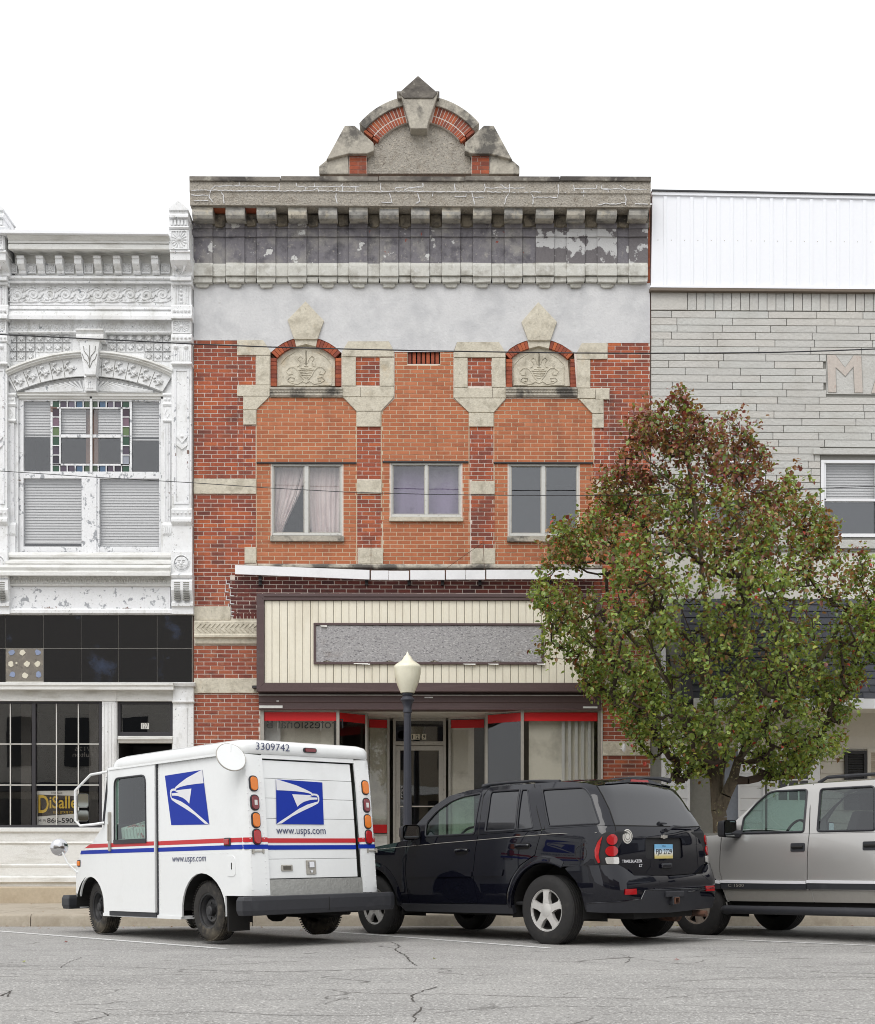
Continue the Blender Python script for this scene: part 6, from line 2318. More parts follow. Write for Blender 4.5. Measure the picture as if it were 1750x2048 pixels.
for s_ in (1, -1):
    for z, mm, inn in ((1.635, m_amber, None), (1.44, m_darkred, m_clearlens), (1.26, m_amber, None), (1.09, m_redlens, None)):
        lamp(s_ * .725, z, .105, .165, mm, PV, inner=inn)
q = MB()
pts = rrect(-.085, .085, 1.985, 2.035, .022)
n = len(pts)
q.add([(-.80, a, b_) for a, b_ in pts] + [(-.77, a, b_) for a, b_ in pts], [tuple(range(n))] + [(i, (i + 1) % n, n + (i + 1) % n, n + i) for i in range(n)])
o = q.build('brake_lamp', m_black_plastic, PV, fix=True)
q = MB()
pts = rrect(-.068, .068, 1.992, 2.028, .016)
q.add([(-.81, a, b_) for a, b_ in pts] + [(-.79, a, b_) for a, b_ in pts], [tuple(range(n))] + [(i, (i + 1) % n, n + (i + 1) % n, n + i) for i in range(n)])
q.build('lens', m_darkred, o, fix=True)
for x, z, w, mm, nm in ((-.52, 1.045, .12, m_redlens, 'side_marker'), (2.91, .855, .09, m_amber, 'side_marker')):
    q = MB()
    loc_box(q, x, .858 if x < 1 else .815, z, w, .03, .085)
    o = q.build(nm, m_black_plastic, PV, bevel=.012)
    q = MB()
    loc_box(q, x, .872 if x < 1 else .829, z, w * .8, .02, .062)
    q.build('lens', mm, o, bevel=.01)
# hinges under the lamps, fuel flap
q = MB()
for y in (.72, -.76):
    tail_box(q, y - .07, y + .07, .935, .95, -.012, .01)
    for u in (-.06, .06):
        tail_box(q, y + u - .01, y + u + .01, .92, .965, -.014, .01)
q.build('grab_hook', m_alu, PV, fix=True)
skin_part('fuel_flap', VS, rpoly([(.45, .90), (.59, .90), (.59, .69), (.45, .69)], [.01, .05, .05, .01]), m_van_white, PV, off=.006, thick=.006, step=.1)
q = MB()
q.box(-.605, -.59, .858, .866, .76, .83)
q.build('flap_pull', m_under, PV)
# stripes
for z0, z1, mm, nm in ((1.037, 1.083, m_stripe_red, 'red_stripe'), (.965, 1.011, m_blue, 'blue_stripe')):
    f = 2.70 if z0 > 1 else 2.86
    for name_, pts, off in ((nm, [(-2.037, z0), (-2.037, z1), (-f + .12 * (z0 > 1) + .03, z1), (-f - .02, z0)], .002), (nm, [(-.945, z0), (-.945, z1), (-2.025, z1), (-2.03, z0)], .030), (nm, [(-.915, z0), (sv(.601), z0), (sv(.601), z1), (-.915, z1)], .002), (nm, [(sv(-.565), z0), (sv(-.855), z0), (sv(-.855), z1), (sv(-.565), z1)], .002)):
        skin_part(name_, VS, pts, mm, PV, off=off, thick=0, step=.05)
    q = MB()
    tail_box(q, -.554, .597, z0 - .008, z1 - .008, .009, .0115)
    q.build(nm, mm, PV, fix=True)

# eagle emblem drawn on the unit square (u right, v down), head to the right
EG_TOP = [(.05, 0), (.10, .01), (.26, .06), (.45, .12), (.62, .20), (.74, .265), (.775, .30), (.74, .305), (.62, .275), (.45, .255), (.2, .245), (.045, .245)]
EG_FACE = [(.35, .325), (.60, .33), (.72, .335), (.755, .352), (.71, .372), (.675, .378), (.75, .383), (.86, .385), (.855, .43), (.80, .432), (.70, .445), (.58, .487), (.50, .54), (.435, .605)]
EG_HOOK = [(.73, .315), (.785, .295), (.85, .30), (.885, .325), (.90, .37), (.895, .455), (.865, .515), (.75, .585), (.55, .69), (.32, .82), (.10, .985), (.0, 1.0), (.04, .965), (.25, .81), (.47, .645), (.64, .55), (.80, .495), (.862, .475), (.872, .43), (.868, .375), (.845, .345), (.80, .335), (.755, .345)]


def emblem(parent, quad, flip, off, shrink=1):
    """quad: corner points top left, top right, bottom right, bottom left"""
    A_, B2, C_, D_ = [Vector(p) for p in quad]
    nrm = (B2 - A_).cross(D_ - A_).normalized()
    if nrm.dot(off) < 0:
        nrm = -nrm

    def P(u, v, k):
        if flip:
            u = 1 - u
        return (A_ * (1 - u) + B2 * u) * (1 - v) + (D_ * (1 - u) + C_ * u) * v + nrm * k
    q = MB()
    base = [(0.05, 0), (1, .03), (.94, 1), (0, 1)]
    q.add([P(u, v, .003) for u, v in base], [(0, 1, 2, 3)])
    o = q.build('emblem', m_blue, parent)
    q = MB()
    for sh_, k in ((EG_TOP, .0045), (EG_HOOK, .0045), (EG_FACE, .0052)):
        vs, ts = cdt(sh_, [], 0)
        q.add([P(u, v, k) for u, v in vs], ts)
    q.build('eagle_head', m_logo_grey, o)


emblem(PV, [tail_pt(.47, 1.688, .008), tail_pt(-.155, 1.688, .008), tail_pt(-.175, 1.222, .008), tail_pt(.47, 1.222, .008)], False, Vector((-1, 0, 0)))
emblem(PV, [VS.pt(-.742, 1.82, 0), VS.pt(.087, 1.818, 0), VS.pt(.16, 1.235, 0), VS.pt(-.66, 1.255, 0)], True, Vector((0, 1, 0)))
p = tail_pt(.475, 1.096, .006)
lettering('www.usps.com', PV, m_navy_text, p, (0, -1, 0), (.09, 0, 1), .63, .078)
lettering('www.usps.com', PV, m_navy_text, VS.pt(-.593, .825, .003), (-1, 0, 0), (0, 0, 1), .69, .075, shear=.2)
lettering('3309742', PV, m_navy_text, Vector((-.795, .68, 1.985)), (0, -1, 0), (.03, 0, 1), .42, .075)
# mirrors
q = MB()
c = Vector((-.72, .90, 1.955))
q.tube([(-.60, .89, 2.03), (-.70, .93, 2.03), c + Vector((0, .04, 0))], .012, 6)
o = q.build('rear_mirror', m_van_white, PV, smooth=True)
q = MB()
q.lathe([(.001, -.03), (.085, -.026), (.14, -.01), (.156, .006), (.153, .014), (.001, .014)], (0, 0, 0), 28, 'z')
mo_ = q.build('mirror_shell', m_van_white, o, smooth=35)
mo_.location = c + Vector((-.02, .05, -.06))
mo_.rotation_euler = (RAD(-25), RAD(-62), RAD(20))
q = MB()
q.tube([(.155 * math.cos(k * .2244), .155 * math.sin(k * .2244), .006) for k in range(28)], .008, 6, closed=True)
rg_ = q.build('mirror_rim', m_alu, o, smooth=True)
rg_.location, rg_.rotation_euler = mo_.location, mo_.rotation_euler
q = MB()
loop = [(2.05, .87, 1.93), (2.22, 1.0, 1.90), (2.42, 1.10, 1.72), (2.42, 1.10, 1.36), (2.36, 1.07, 1.30), (2.22, .98, 1.31), (2.15, .87, 1.33)]
q.tube(loop, .016, 8)
o = q.build('door_mirror', m_van_white, PV, smooth=True)
for z, h, w in ((1.60, .17, .13), (1.42, .13, .13)):
    q = MB()
    pts = rrect(-w / 2, w / 2, -h / 2, h / 2, .03)
    n = len(pts)
    for dx, k in ((.05, .8), (.03, 1), (-.012, 1)):
        q.v += [(dx, a * k, b_ * k) for a, b_ in pts]
    for j in range(2):
        q.f += [(j * n + i, j * n + (i + 1) % n, (j + 1) * n + (i + 1) % n, (j + 1) * n + i) for i in range(n)]
        q.m += [0] * n
    q.f.append(tuple(range(n)))
    q.m.append(0)
    q.add([(-.010, a * .9, b_ * .92) for a, b_ in pts], [tuple(range(n))], 1)
    hd = q.build('mirror_head', [m_van_white, m_mirror], o, smooth=40, fix=True)
    hd.location = (2.36, 1.03, z)
    hd.rotation_euler = (0, 0, RAD(-24))
q = MB()
q.tube([(3.0, .80, .74), (3.10, .88, .86), (3.16, .93, 1.02)], .012, 6)
o = q.build('nose_mirror', m_van_white, PV, smooth=True)
q = MB()
q.lathe([(.001, -.03), (.06, -.022), (.10, -.005), (.108, .006), (.10, .04), (.05, .075), (.001, .08)], (0, 0, 0), 28, 'x', 1)
hd = q.build('mirror_head', [m_van_white, m_chrome], o, smooth=35, fix=True)
hd.location = (3.18, .95, 1.06)
hd.rotation_euler = (0, RAD(4), RAD(-30))
# wheels, arches, cabin, running gear
for x, s_, st_ in ((0, 1, 0), (0, -1, 0), (2.553, 1, -.12), (2.553, -1, -.12)):
    wheel(PV, x, s_ * (.69 if x == 0 else .66), .322, .19, s_, .185, m_mud_rubber, 'steel', m_steel_black, st_)
q = MB()
q.box(-.86, 3.0, -.62, .62, .33, .47)
for x in (0, 2.553):
    for s_ in (1, -1):
        n = 14
        for k in range(n):
            a0, a1 = math.pi * k / n, math.pi * (k + 1) / n
            r = .42 if x == 0 else .39
            y0, y1 = s_ * .845, s_ * .5
            q.add([(x + r * math.cos(a0), y0, .32 + r * math.sin(a0)), (x + r * math.cos(a1), y0, .32 + r * math.sin(a1)), (x + r * math.cos(a1), y1, .32 + r * math.sin(a1)), (x + r * math.cos(a0), y1, .32 + r * math.sin(a0))], [(0, 1, 2, 3)])
        q.add([(x - .42, s_ * .5, .2), (x + .42, s_ * .5, .2), (x + .42, s_ * .5, .8), (x - .42, s_ * .5, .8)], [(0, 1, 2, 3)])
q.tube([(0, -.6, .3), (0, .6, .3)], .05, 8)
q.lathe([(.06, -.1), (.13, -.04), (.13, .04), (.06, .1)], (0, -.1, .3), 12, 'x')
q.tube([(-.5, -.55, .3), (-.3, -.55, .3)], .09, 10)
q.tube([(-.85, -.45, .28), (.3, -.3, .27)], .03, 8)
q.build('running_gear', m_under, PV, fix=True)
q = MB()
q.box(-.46, -.44, .56, .82, .12, .50)
q.build('mud_flap', m_under, PV)
q = MB()
q.box(.4, 2.3, -.8, .8, .46, .5)
q.box(.85, .9, -.8, .8, .5, 1.1)
q.box(2.0, 2.25, -.75, .75, .5, 1.12)
q.box(1.0, 1.95, .2, .82, 1.0, 1.04)
o = q.build('cabin', m_cabin_dark, PV)
q = MB()
seat(q, 1.35, -.4, .55)
q.build('seat', m_cabin, PV)
q = MB()
steering(q, 1.85, -.4, 1.12)
q.build('steering_wheel', m_cabin_dark, PV)
MT = thing('mail_tray', 'bundle of letters and magazines in a tray behind the mail van door window', 'mail', (-1.853, -7.059, -.06), (0, .022, math.pi - .841))
q = MB()
for k in range(9):
    x = 1.15 + k * .075
    q.add([(x, .55, 1.045), (x + .05, .55, 1.045), (x + .07, .8, 1.045), (x + .01, .8, 1.045), (x + .06, .55, 1.045 + random.uniform(.18, .3)), (x + .1, .55, 1.045 + random.uniform(.18, .28)), (x + .12, .8, 1.26), (x + .07, .8, 1.24)],
          [(0, 1, 5, 4), (1, 2, 6, 5), (2, 3, 7, 6), (3, 0, 4, 7), (4, 5, 6, 7)])
q.build('mail_bundle', m_mail, MT)
q = MB()
q.box(1.1, 1.9, .815, .825, 1.045, 1.13)
q.box(1.1, 1.9, .5, .51, 1.045, 1.13)
q.build('tray', m_white_panel, MT)
# ================================================================== dark sport utility vehicle
DS = vehicle('dark_suv', 'dark navy sport utility vehicle with alloy wheels parked beside the mail van', 'suv', (1.833, -7.035, .833, -.104, .022))
TW = [(.3, .87), (.42, .915), (.55, .93), (.75, .935), (.95, .93), (1.1, .915), (1.2, .895), (1.25, .88), (1.45, .815), (1.66, .735), (1.75, .66)]
TX = [(.3, -.86), (.75, -.86), (.95, -.855), (1.15, -.845), (1.22, -.83), (1.64, -.60), (1.72, -.52)]
TS = Shell(TW, TX, .22, .62, .70, (2.9, .30, .85))
TM = TS.mid
mir = lambda pts: [(2 * TM - s, z) for s, z in pts]
fa = [(s, z) for s, z in arc(-2.87, .375, .47, 186, -6, 18)]
fender = [(-2.25, 1.165), (-2.25, .75), (-2.21, .42), (-2.405, .42)] + fa[::-1] + [(-3.36, .40), (-3.72, .42), (-3.74, .80), (-3.6, .98), (-3.2, 1.06), (-2.75, 1.11)]
both_sides('front_wing', TS, fender, m_navy, DS, step=.08)
dflt = dict(step=.08)
both_sides('front_door', TS, [(-2.24, 1.175), (-2.24, .75), (-2.2, .425), (-1.035, .432), (-1.09, .73), (-1.065, 1.0), (-1.04, 1.2)], m_navy, DS, **dflt)
both_sides('rear_door', TS, [(-1.031, 1.2), (-1.056, 1.0), (-1.081, .73), (-1.026, .432), (-.585, .43), (-.57, .57), (-.503, .70), (-.36, .857), (-.14, .967), (-.068, 1.222)], m_navy, DS, **dflt)
ra = [(s, z) for s, z in arc(0, .375, .505, 173, 66, 16)]
lampcut = [(.70, .842), (.684, .925), (.684, .985), (.708, 1.08), (.753, 1.151), (.802, 1.174), (.895, 1.16)]
quarter = [(-.06, 1.224), (-.132, .958), (-.355, .848), (-.496, .692), (-.56, .565), (-.575, .43), (-.50, .43)] + ra + [(.33, .838), (.55, .84)] + lampcut + [(.90, 1.246), (.75, 1.25), (.0, 1.237)]
both_sides('quarter_panel', TS, quarter, m_navy, DS, **dflt)
# flared wheel arches
for (cx, r0, a0, a1) in ((0, .505, 180, 62), (-2.87, .47, 184, -4)):
    for fl in (False, True):
        q = MB()
        n = 20
        rows = []
        for k in range(n + 1):
            a = RAD(a0 + (a1 - a0) * k / n)
            row = []
            e_f = min(1, (n - k) / 4, 1) if cx == 0 else 1
            for r, off in ((r0 - .003, -.03), (r0 - .003, .003 + .019 * e_f), (r0 + .02, .004 + .022 * e_f), (r0 + .075, .003)):
                p = TS.pt(cx + r * math.cos(a), max(.375 + r * math.sin(a), .40), off)
                row.append((p.x, -p.y if fl else p.y, p.z))
            rows.append(row)
        for row in rows:
            q.v += row
        for k in range(n):
            for j in range(3):
                o = k * 4 + j
                q.f.append((o, o + 1, o + 5, o + 4))
                q.m.append(0)
        q.build('arch_flare', m_navy, DS, smooth=60, fix=True)
roofl = [(-2.12, 1.364), (-1.904, 1.565), (-1.68, 1.675), (-1.409, 1.725), (-1.182, 1.742), (-.879, 1.75), (-.381, 1.75), (.0, 1.748), (.4, 1.735), (.70, 1.71), (.798, 1.68)]
green = [(-2.24, 1.178), (-2.22, 1.29)] + roofl + [(.83, 1.57), (.876, 1.419), (.894, 1.25), (.75, 1.253), (.0, 1.24), (-.2, 1.228), (-1.0, 1.205), (-1.9, 1.182)]
w_front = rpoly([(-1.93, 1.205), (-1.965, 1.36), (-1.834, 1.493), (-1.636, 1.602), (-1.438, 1.652), (-1.15, 1.68), (-1.105, 1.215)], [.03, .06, .05, .08, .05, .03, .03])
w_rear = rpoly([(-.935, 1.235), (-.958, 1.458), (-1.0, 1.692), (-.545, 1.69), (-.468, 1.242)], [.02, .0, .04, .02, .02])
w_q = rpoly([(-.443, 1.245), (-.514, 1.686), (-.42, 1.684), (-.205, 1.255)], [.015, .02, .03, .02])
w_cargo = rpoly([(.022, 1.265), (-.20, 1.672), (.66, 1.665), (.715, 1.56), (.745, 1.272)], [.03, .04, .05, .03, .03])
gs = both_sides('greenhouse', TS, green, m_navy, DS, [w_front, w_rear, w_q, w_cargo], step=.06)
for nm, w, mm in (('side_window', w_front, m_carglass), ('side_window', w_rear, m_privacy), ('side_window', w_q, m_privacy), ('side_window', w_cargo, m_privacy)):
    both_sides(nm, TS, w, mm, DS, step=.1, off=-.008, thick=0)
q = MB()
for w in (w_front, w_rear, w_q, w_cargo):
    for sg in (1, -1):
        q.tube([(p.x, p.y * sg, p.z) for p in (TS.pt(s, z, .001) for s, z in dens(w, .05))], .010 if w is not w_q else .008, 5, closed=True)
q.build('window_gasket', m_black_plastic, DS, smooth=True)
# door shut lines across the pillars and belt
for ln in ([(-1.035, 1.2), (-1.06, 1.4), (-1.10, 1.66), (-1.06, 1.735)], [(-.064, 1.223), (-.20, 1.45), (-.33, 1.70), (-.38, 1.745)], [(-.03, 1.24), (-.27, 1.72)]):
    q = MB()
    q.tube([TS.pt(s, z, -.002) for s, z in ln], .006, 5)
    q.build('door_gap', m_under, DS)
q = MB()
for ln in ([(-3.3, 1.03), (-2.785, 1.069), (-1.6, 1.122), (-.4, 1.166), (.1, 1.182), (.70, 1.178)],):
    q.tube([TS.pt(s, z, .002) for s, z in ln], .0035, 4)
q.build('pinstripe', m_alu, DS)
skin_part('door_moulding', TS, rpoly([(-2.2, .79), (-1.1, .80), (-1.1, .735), (-2.2, .725)], .02), m_navy, DS, off=.014, thick=.014, step=.1)
skin_part('door_moulding', TS, rpoly([(-1.07, .80), (-.60, .815), (-.62, .74), (-1.07, .735)], .02), m_navy, DS, off=.014, thick=.014, step=.1)
both_sides('rocker_panel', TS, [(-2.40, .415), (-.50, .425), (-.50, .33), (-2.30, .325)], m_navy_matt, DS, off=.012, thick=.05, step=.15)
for c in ((-1.28, 1.025), (-.325, 1.062)):
    o = skin_part('door_handle', TS, rrect(c[0] - .11, c[0] + .11, c[1] - .036, c[1] + .036, .03), m_under, DS, off=.001, thick=0, step=.1)
    q = MB()
    q.tube([TS.pt(c[0] - .10, c[1], .01), TS.pt(c[0] - .06, c[1] + .004, .035), TS.pt(c[0] + .06, c[1] + .006, .036), TS.pt(c[0] + .10, c[1] + .004, .012)], .017, 8)
    q.build('grip', m_navy, o, smooth=True)
q = MB()
q.tube([TS.pt(.505 + .075 * math.cos(k * .314), .972 + .08 * math.sin(k * .314), .0) for k in range(20)], .004, 4, closed=True)
q.build('fuel_flap', m_under, DS)
# roof, bonnet, windscreen, nose
edge = [TS.pt(s, z) for s, z in roofl[2:]]


def loft_top(q, left, crown, n=8, mi=0):
    for p in left:
        for k in range(n + 1):
            u = -1 + 2 * k / n
            q.v.append((p.x + .10 * (1 - u * u) * (1 if p.x > 1.4 else 0), p.y * u, p.z + crown * (1 - u * u)))
    o = len(q.v) - len(left) * (n + 1)
    for j in range(len(left) - 1):
        for k in range(n):
            a = o + j * (n + 1) + k
            q.f.append((a, a + 1, a + n + 2, a + n + 1))
            q.m.append(mi)


q = MB()
loft_top(q, edge, .05)
q.build('roof', m_navy, DS, smooth='full', fix=True)
q = MB()
loft_top(q, [TS.pt(s, z) for s, z in ((-3.74, .80), (-3.6, .98), (-3.2, 1.06), (-2.75, 1.11), (-2.25, 1.165))], .06)
q.build('bonnet', m_navy, DS, smooth='full', fix=True)
q = MB()
loft_top(q, [TS.pt(s, z, -.01) for s, z in ((-2.24, 1.19), (-2.12, 1.364), (-1.904, 1.565), (-1.68, 1.675))], .05)
q.build('windscreen', m_carglass, DS, smooth='full', fix=True)
q = MB()
fp = [TS.pt(s, z) for s, z in ((-3.74, .80), (-3.73, .6), (-3.72, .42), (-3.6, .30))]
for p in fp:
    for k in range(9):
        u = -1 + 2 * k / 8
        q.v.append((p.x + .14 * (1 - u * u), p.y * u, p.z))
for j in range(3):
    for k in range(8):
        a = j * 9 + k
        q.f.append((a, a + 1, a + 10, a + 9))
        q.m.append(0)
q.build('front_bumper', m_navy, DS, smooth='full', fix=True)
q = MB()
for s_ in (1, -1):
    loc_box(q, 3.72, s_ * .5, .82, .12, .28, .12)
q.build('headlamp', m_clearlens, DS, bevel=.02)
# tailgate with number plate recess
gl = [(.905, 1.243), (.905, 1.16), (.938, .85), (.99, .815), (1.112, .738), (TM, .725)]
gate = gl + mir(gl[:-1])[::-1]
rec = rrect(TM - .315, TM + .315, .905, 1.125, .035)
tg = skin_part('tailgate', TS, gate, m_navy, DS, [rec], step=.07)
rb = skin_part('plate_recess', TS, rrect(TM - .33, TM + .33, .89, 1.14, .035), m_navy_matt, DS, off=-.035, thick=0, step=.1)
q = MB()
rr_ = dens(rec, .05)
n = len(rr_)
q.add([TS.pt(s, z, 0) for s, z in rr_] + [TS.pt(s, z, -.036) for s, z in rr_], [(i, (i + 1) % n, n + (i + 1) % n, n + i) for i in range(n)])
q.build('recess_wall', m_navy, rb, fix=True)
PX = TS.pt(TM, .98).x
q = MB()
q.box(PX + .012, PX + .018, -.155, .155, .902, 1.056)
m_plate = bpy.data.materials.new('number_plate_paint')
m_plate.use_nodes = True
nt_ = m_plate.node_tree
tc = node(nt_, 'ShaderNodeTexCoord')
sx_ = node(nt_, 'ShaderNodeSeparateXYZ')
nt_.links.new(tc.outputs['Generated'], sx_.inputs[0])
rp_ = nt_.nodes.new('ShaderNodeValToRGB')
rp_.color_ramp.elements[0].color = C(214, 196, 120)
rp_.color_ramp.elements[1].color = C(120, 180, 220)
rp_.color_ramp.elements[0].position = .15
rp_.color_ramp.elements[1].position = .75
e_ = rp_.color_ramp.elements.new(.42)
e_.color = C(232, 236, 236)
nt_.links.new(sx_.outputs['Z'], rp_.inputs['Fac'])
nt_.links.new(rp_.outputs['Color'], nt_.nodes['Principled BSDF'].inputs['Base Color'])
npl = q.build('number_plate', m_plate, DS, bevel=.002)
lettering('FJD 2729', npl, m_black_text, (PX + .009, .135, .935), (0, -1, 0), (0, 0, 1), .27, .07, bold=.005)
lettering('Ohio', npl, m_navy_text, (PX + .009, .03, 1.03), (0, -1, 0), (0, 0, 1), .06, .018)
q = MB()
q.box(PX - .03, PX + .0, -.09, .09, .80, .855)
hn = q.build('tailgate_handle', m_navy, DS, bevel=.014)
# cross shaped emblem, model name, round sticker
q = MB()
zc_ = 1.135
X_ = TS.pt(TM, zc_).x
q.prism([(-.058, -.014), (-.052, .014), (-.018, .014), (-.016, .022), (.02, .022), (.02, .014), (.058, .014), (.052, -.014), (.018, -.014), (.016, -.022), (-.02, -.022), (-.02, -.014)], 0, .008)
eo = q.build('emblem', m_alu, DS, bevel=.002)
eo.rotation_euler = (0, 0, RAD(-90))
eo.location = (X_ - .006, 0, zc_)
lettering('TRAILBLAZER', DS, m_logo_grey, TS.pt(.985, .868, .004), (TS.pt(1.3, .86) - TS.pt(.985, .86)), (0, 0, 1), .31, .03, bold=.02)
lettering('LT', DS, m_logo_grey, TS.pt(1.24, .822, .004), (TS.pt(1.3, .86) - TS.pt(.985, .86)), (0, 0, 1), .05, .028, bold=.02)
o = skin_part('round_sticker', TS, [(1.068 + .075 * math.cos(k * .2618), 1.138 + .075 * math.sin(k * .2618)) for k in range(24)], m_white_panel, DS, off=.004, thick=0, step=.025)
skin_part('sticker_ring', TS, [(1.068 + .062 * math.cos(k * .2618), 1.138 + .062 * math.sin(k * .2618)) for k in range(24)], m_dim, o, [[(1.068 + .055 * math.cos(k * .2618), 1.138 + .055 * math.sin(k * .2618)) for k in range(24)]], off=.0075, thick=0, step=.02)
skin_part('sticker_ring', TS, [(1.068 + .036 * math.cos(k * .2618), 1.138 + .036 * math.sin(k * .2618)) for k in range(24)], m_dim, o, [[(1.068 + .030 * math.cos(k * .2618), 1.138 + .030 * math.sin(k * .2618)) for k in range(24)]], off=.0075, thick=0, step=.02)
# rear window, brake light, wiper
rg = [(.812, 1.672), (.864, 1.482), (.9, 1.256), (TM, 1.25)]
rgo = rg + mir(rg[:-1])[::-1] + [(TM + .3, 1.708), (TM, 1.713), (TM - .3, 1.708)]
skin_part('rear_window', TS, rgo, m_privacy, DS, off=.004, thick=.01, step=.07)
q = MB()
q.tube([TS.pt(s, z, .002) for s, z in ((.803, 1.68), (.835, 1.575), (.88, 1.42), (.899, 1.25))], .006, 5)
q.tube([TS.pt(.9 + (2 * TM - 1.8) * k / 12, 1.248, .0) for k in range(13)], .006, 5)
q.tube([TS.pt(.9, 1.25, .0), TS.pt(.908, 1.16, 0)], .006, 5)
q.build('tailgate_gap', m_under, DS)
top_ = [(.90, 1.69), (TM - .3, 1.716), (TM, 1.722)]
tp = top_ + mir(top_[:-1])[::-1]
tp2 = [(s, z + .012 + .045 * math.sin(math.pi * (s - .9) / (2 * TM - 1.8))) for s, z in tp]
skin_part('roof_spoiler', TS, tp + tp2[::-1], m_navy, DS, off=.012, thick=.05, step=.08)
skin_part('brake_lamp', TS, [(TM - .24, 1.735), (TM + .24, 1.735), (TM + .22, 1.758), (TM - .22, 1.758)], m_redlens, DS, off=.017, thick=.01, step=.1)
q = MB()
q.tube([TS.pt(TM + .02, 1.195, .03), TS.pt(TM + .15, 1.225, .045), TS.pt(TM + .60, 1.222, .03)], [.022, .014, .007], 8)
q.lathe([(.03, 0), (.034, .02), (.02, .04)], TS.pt(TM + .0, 1.185, .0), 12, 'x')
q.tube([TS.pt(TM - .04, 1.275, .012), TS.pt(TM + .07, 1.262, .03)], [.02, .008], 6)
q.build('rear_wiper', m_black_plastic, DS, smooth=True)
# tail lamps wrap round the corner
tl = [(.688, .855), (.672, .92), (.672, .985), (.70, 1.085), (.75, 1.160), (.80, 1.185), (.905, 1.165), (.937, .848), (.83, .838)]
for pts, f in ((tl, lambda p: p), (tl, mir)):
    lo_ = skin_part('tail_lamp', TS, f(rpoly(pts, .02)), m_cabin_dark, DS, off=.004, thick=.02, step=.06)
    for outl_, mm in (([(.856 + .056 * math.cos(k * .35), 1.103 + .054 * math.sin(k * .35)) for k in range(18)], m_redlens), ([(.855 + .066 * math.cos(k * .35), .987 + .054 * math.sin(k * .35)) for k in range(18)], m_redlens), (rpoly([(.785, .925), (.93, .928), (.934, .855), (.80, .855)], .02), m_clearlens), (rpoly([(.69, .93), (.686, 1.0), (.715, 1.08), (.76, 1.14), (.74, 1.05), (.725, .95), (.74, .87), (.72, .865)], .01), m_redlens)):
        skin_part('lens', TS, f(outl_), mm, lo_, off=.018, thick=.014, step=.04, smooth=60)
# rear bumper
BW = [(.3, .90), (.42, .93), (.6, .945), (.86, .945)]
BX = [(.3, -.90), (.40, -.93), (.55, -.955), (.70, -.945), (.75, -.92), (.86, -.88)]
BS = Shell(BW, BX, .22, .66, .71)
BMID = BS.mid
bmr = lambda pts: [(2 * BMID - s, z) for s, z in pts]
bl = [(.30, .815), (.345, .836), (.72, .846), (.95, .852), (1.03, .815), (1.14, .735), (BMID, .72)]
bo = [(BMID, .36), (1.15, .375), (.85, .40), (.52, .388)]
ar_b = [(.503, .46), (.47, .58), (.41, .69)]
bump_o = skin_part('rear_bumper', BS, bl + bmr(bl[:-1])[::-1] + bmr(ar_b)[::-1] + bmr(bo[1:])[::-1] + bo + ar_b, m_navy, DS, step=.07, thick=.04)
bl2 = [(1.22, .50), (1.26, .578), (BMID, .575)]
skin_part('bumper_valance', BS, [(.54, .455), (1.2, .49)] + bl2 + bmr(bl2[:-1])[::-1] + [(2 * BMID - 1.2, .49), (2 * BMID - .54, .455), (2 * BMID - .54, .37), (BMID, .335), (.54, .37)], m_navy_matt, DS, off=.006, thick=.05, step=.08)
q = MB()
q.tube([BS.pt(s, z, .008) for s, z in dens([(.54, .458), (1.2, .492), (1.26, .58), (BMID + .8, .578)], .06)[:-22]], .005, 4)
q.build('bumper_crease', m_navy, bump_o)
for f in (lambda p: p, bmr):
    skin_part('reflector', BS, f([(.97, .60), (1.13, .60), (1.13, .545), (.96, .545)]), m_redlens, DS, off=.012, thick=.012, step=.1)
q = MB()
q.box(-1.01, -.9, -.15, .15, .50, .56)
q.box(-1.02, -.9, -.055, -.03, .42, .50)
q.box(-1.02, -.9, .03, .055, .42, .50)
q.box(-1.02, -.9, -.055, .055, .415, .435)
q.box(-1.02, -.9, -.055, .055, .485, .505)
q.build('tow_hitch', m_black_plastic, DS, bevel=.008)
q = MB()
for y0, y1 in ((-.036, -.028), (.028, .036)):
    q.box(-1.035, -.95, y0, y1, .43, .495)
q.box(-1.035, -.95, -.028, .028, .487, .495)
q.box(-1.035, -.95, -.028, .028, .43, .438)
q.build('hitch_socket', m_rust, DS)
q = MB()
q.tube([(-.2, -.5, .30), (-.7, -.52, .31), (-.98, -.58, .30)], .035, 10)
q.lathe([(.04, -.12), (.11, -.1), (.11, .1), (.04, .12)], (-.55, -.5, .32), 14, 'x')
q.build('exhaust', m_rust, DS, smooth=True)
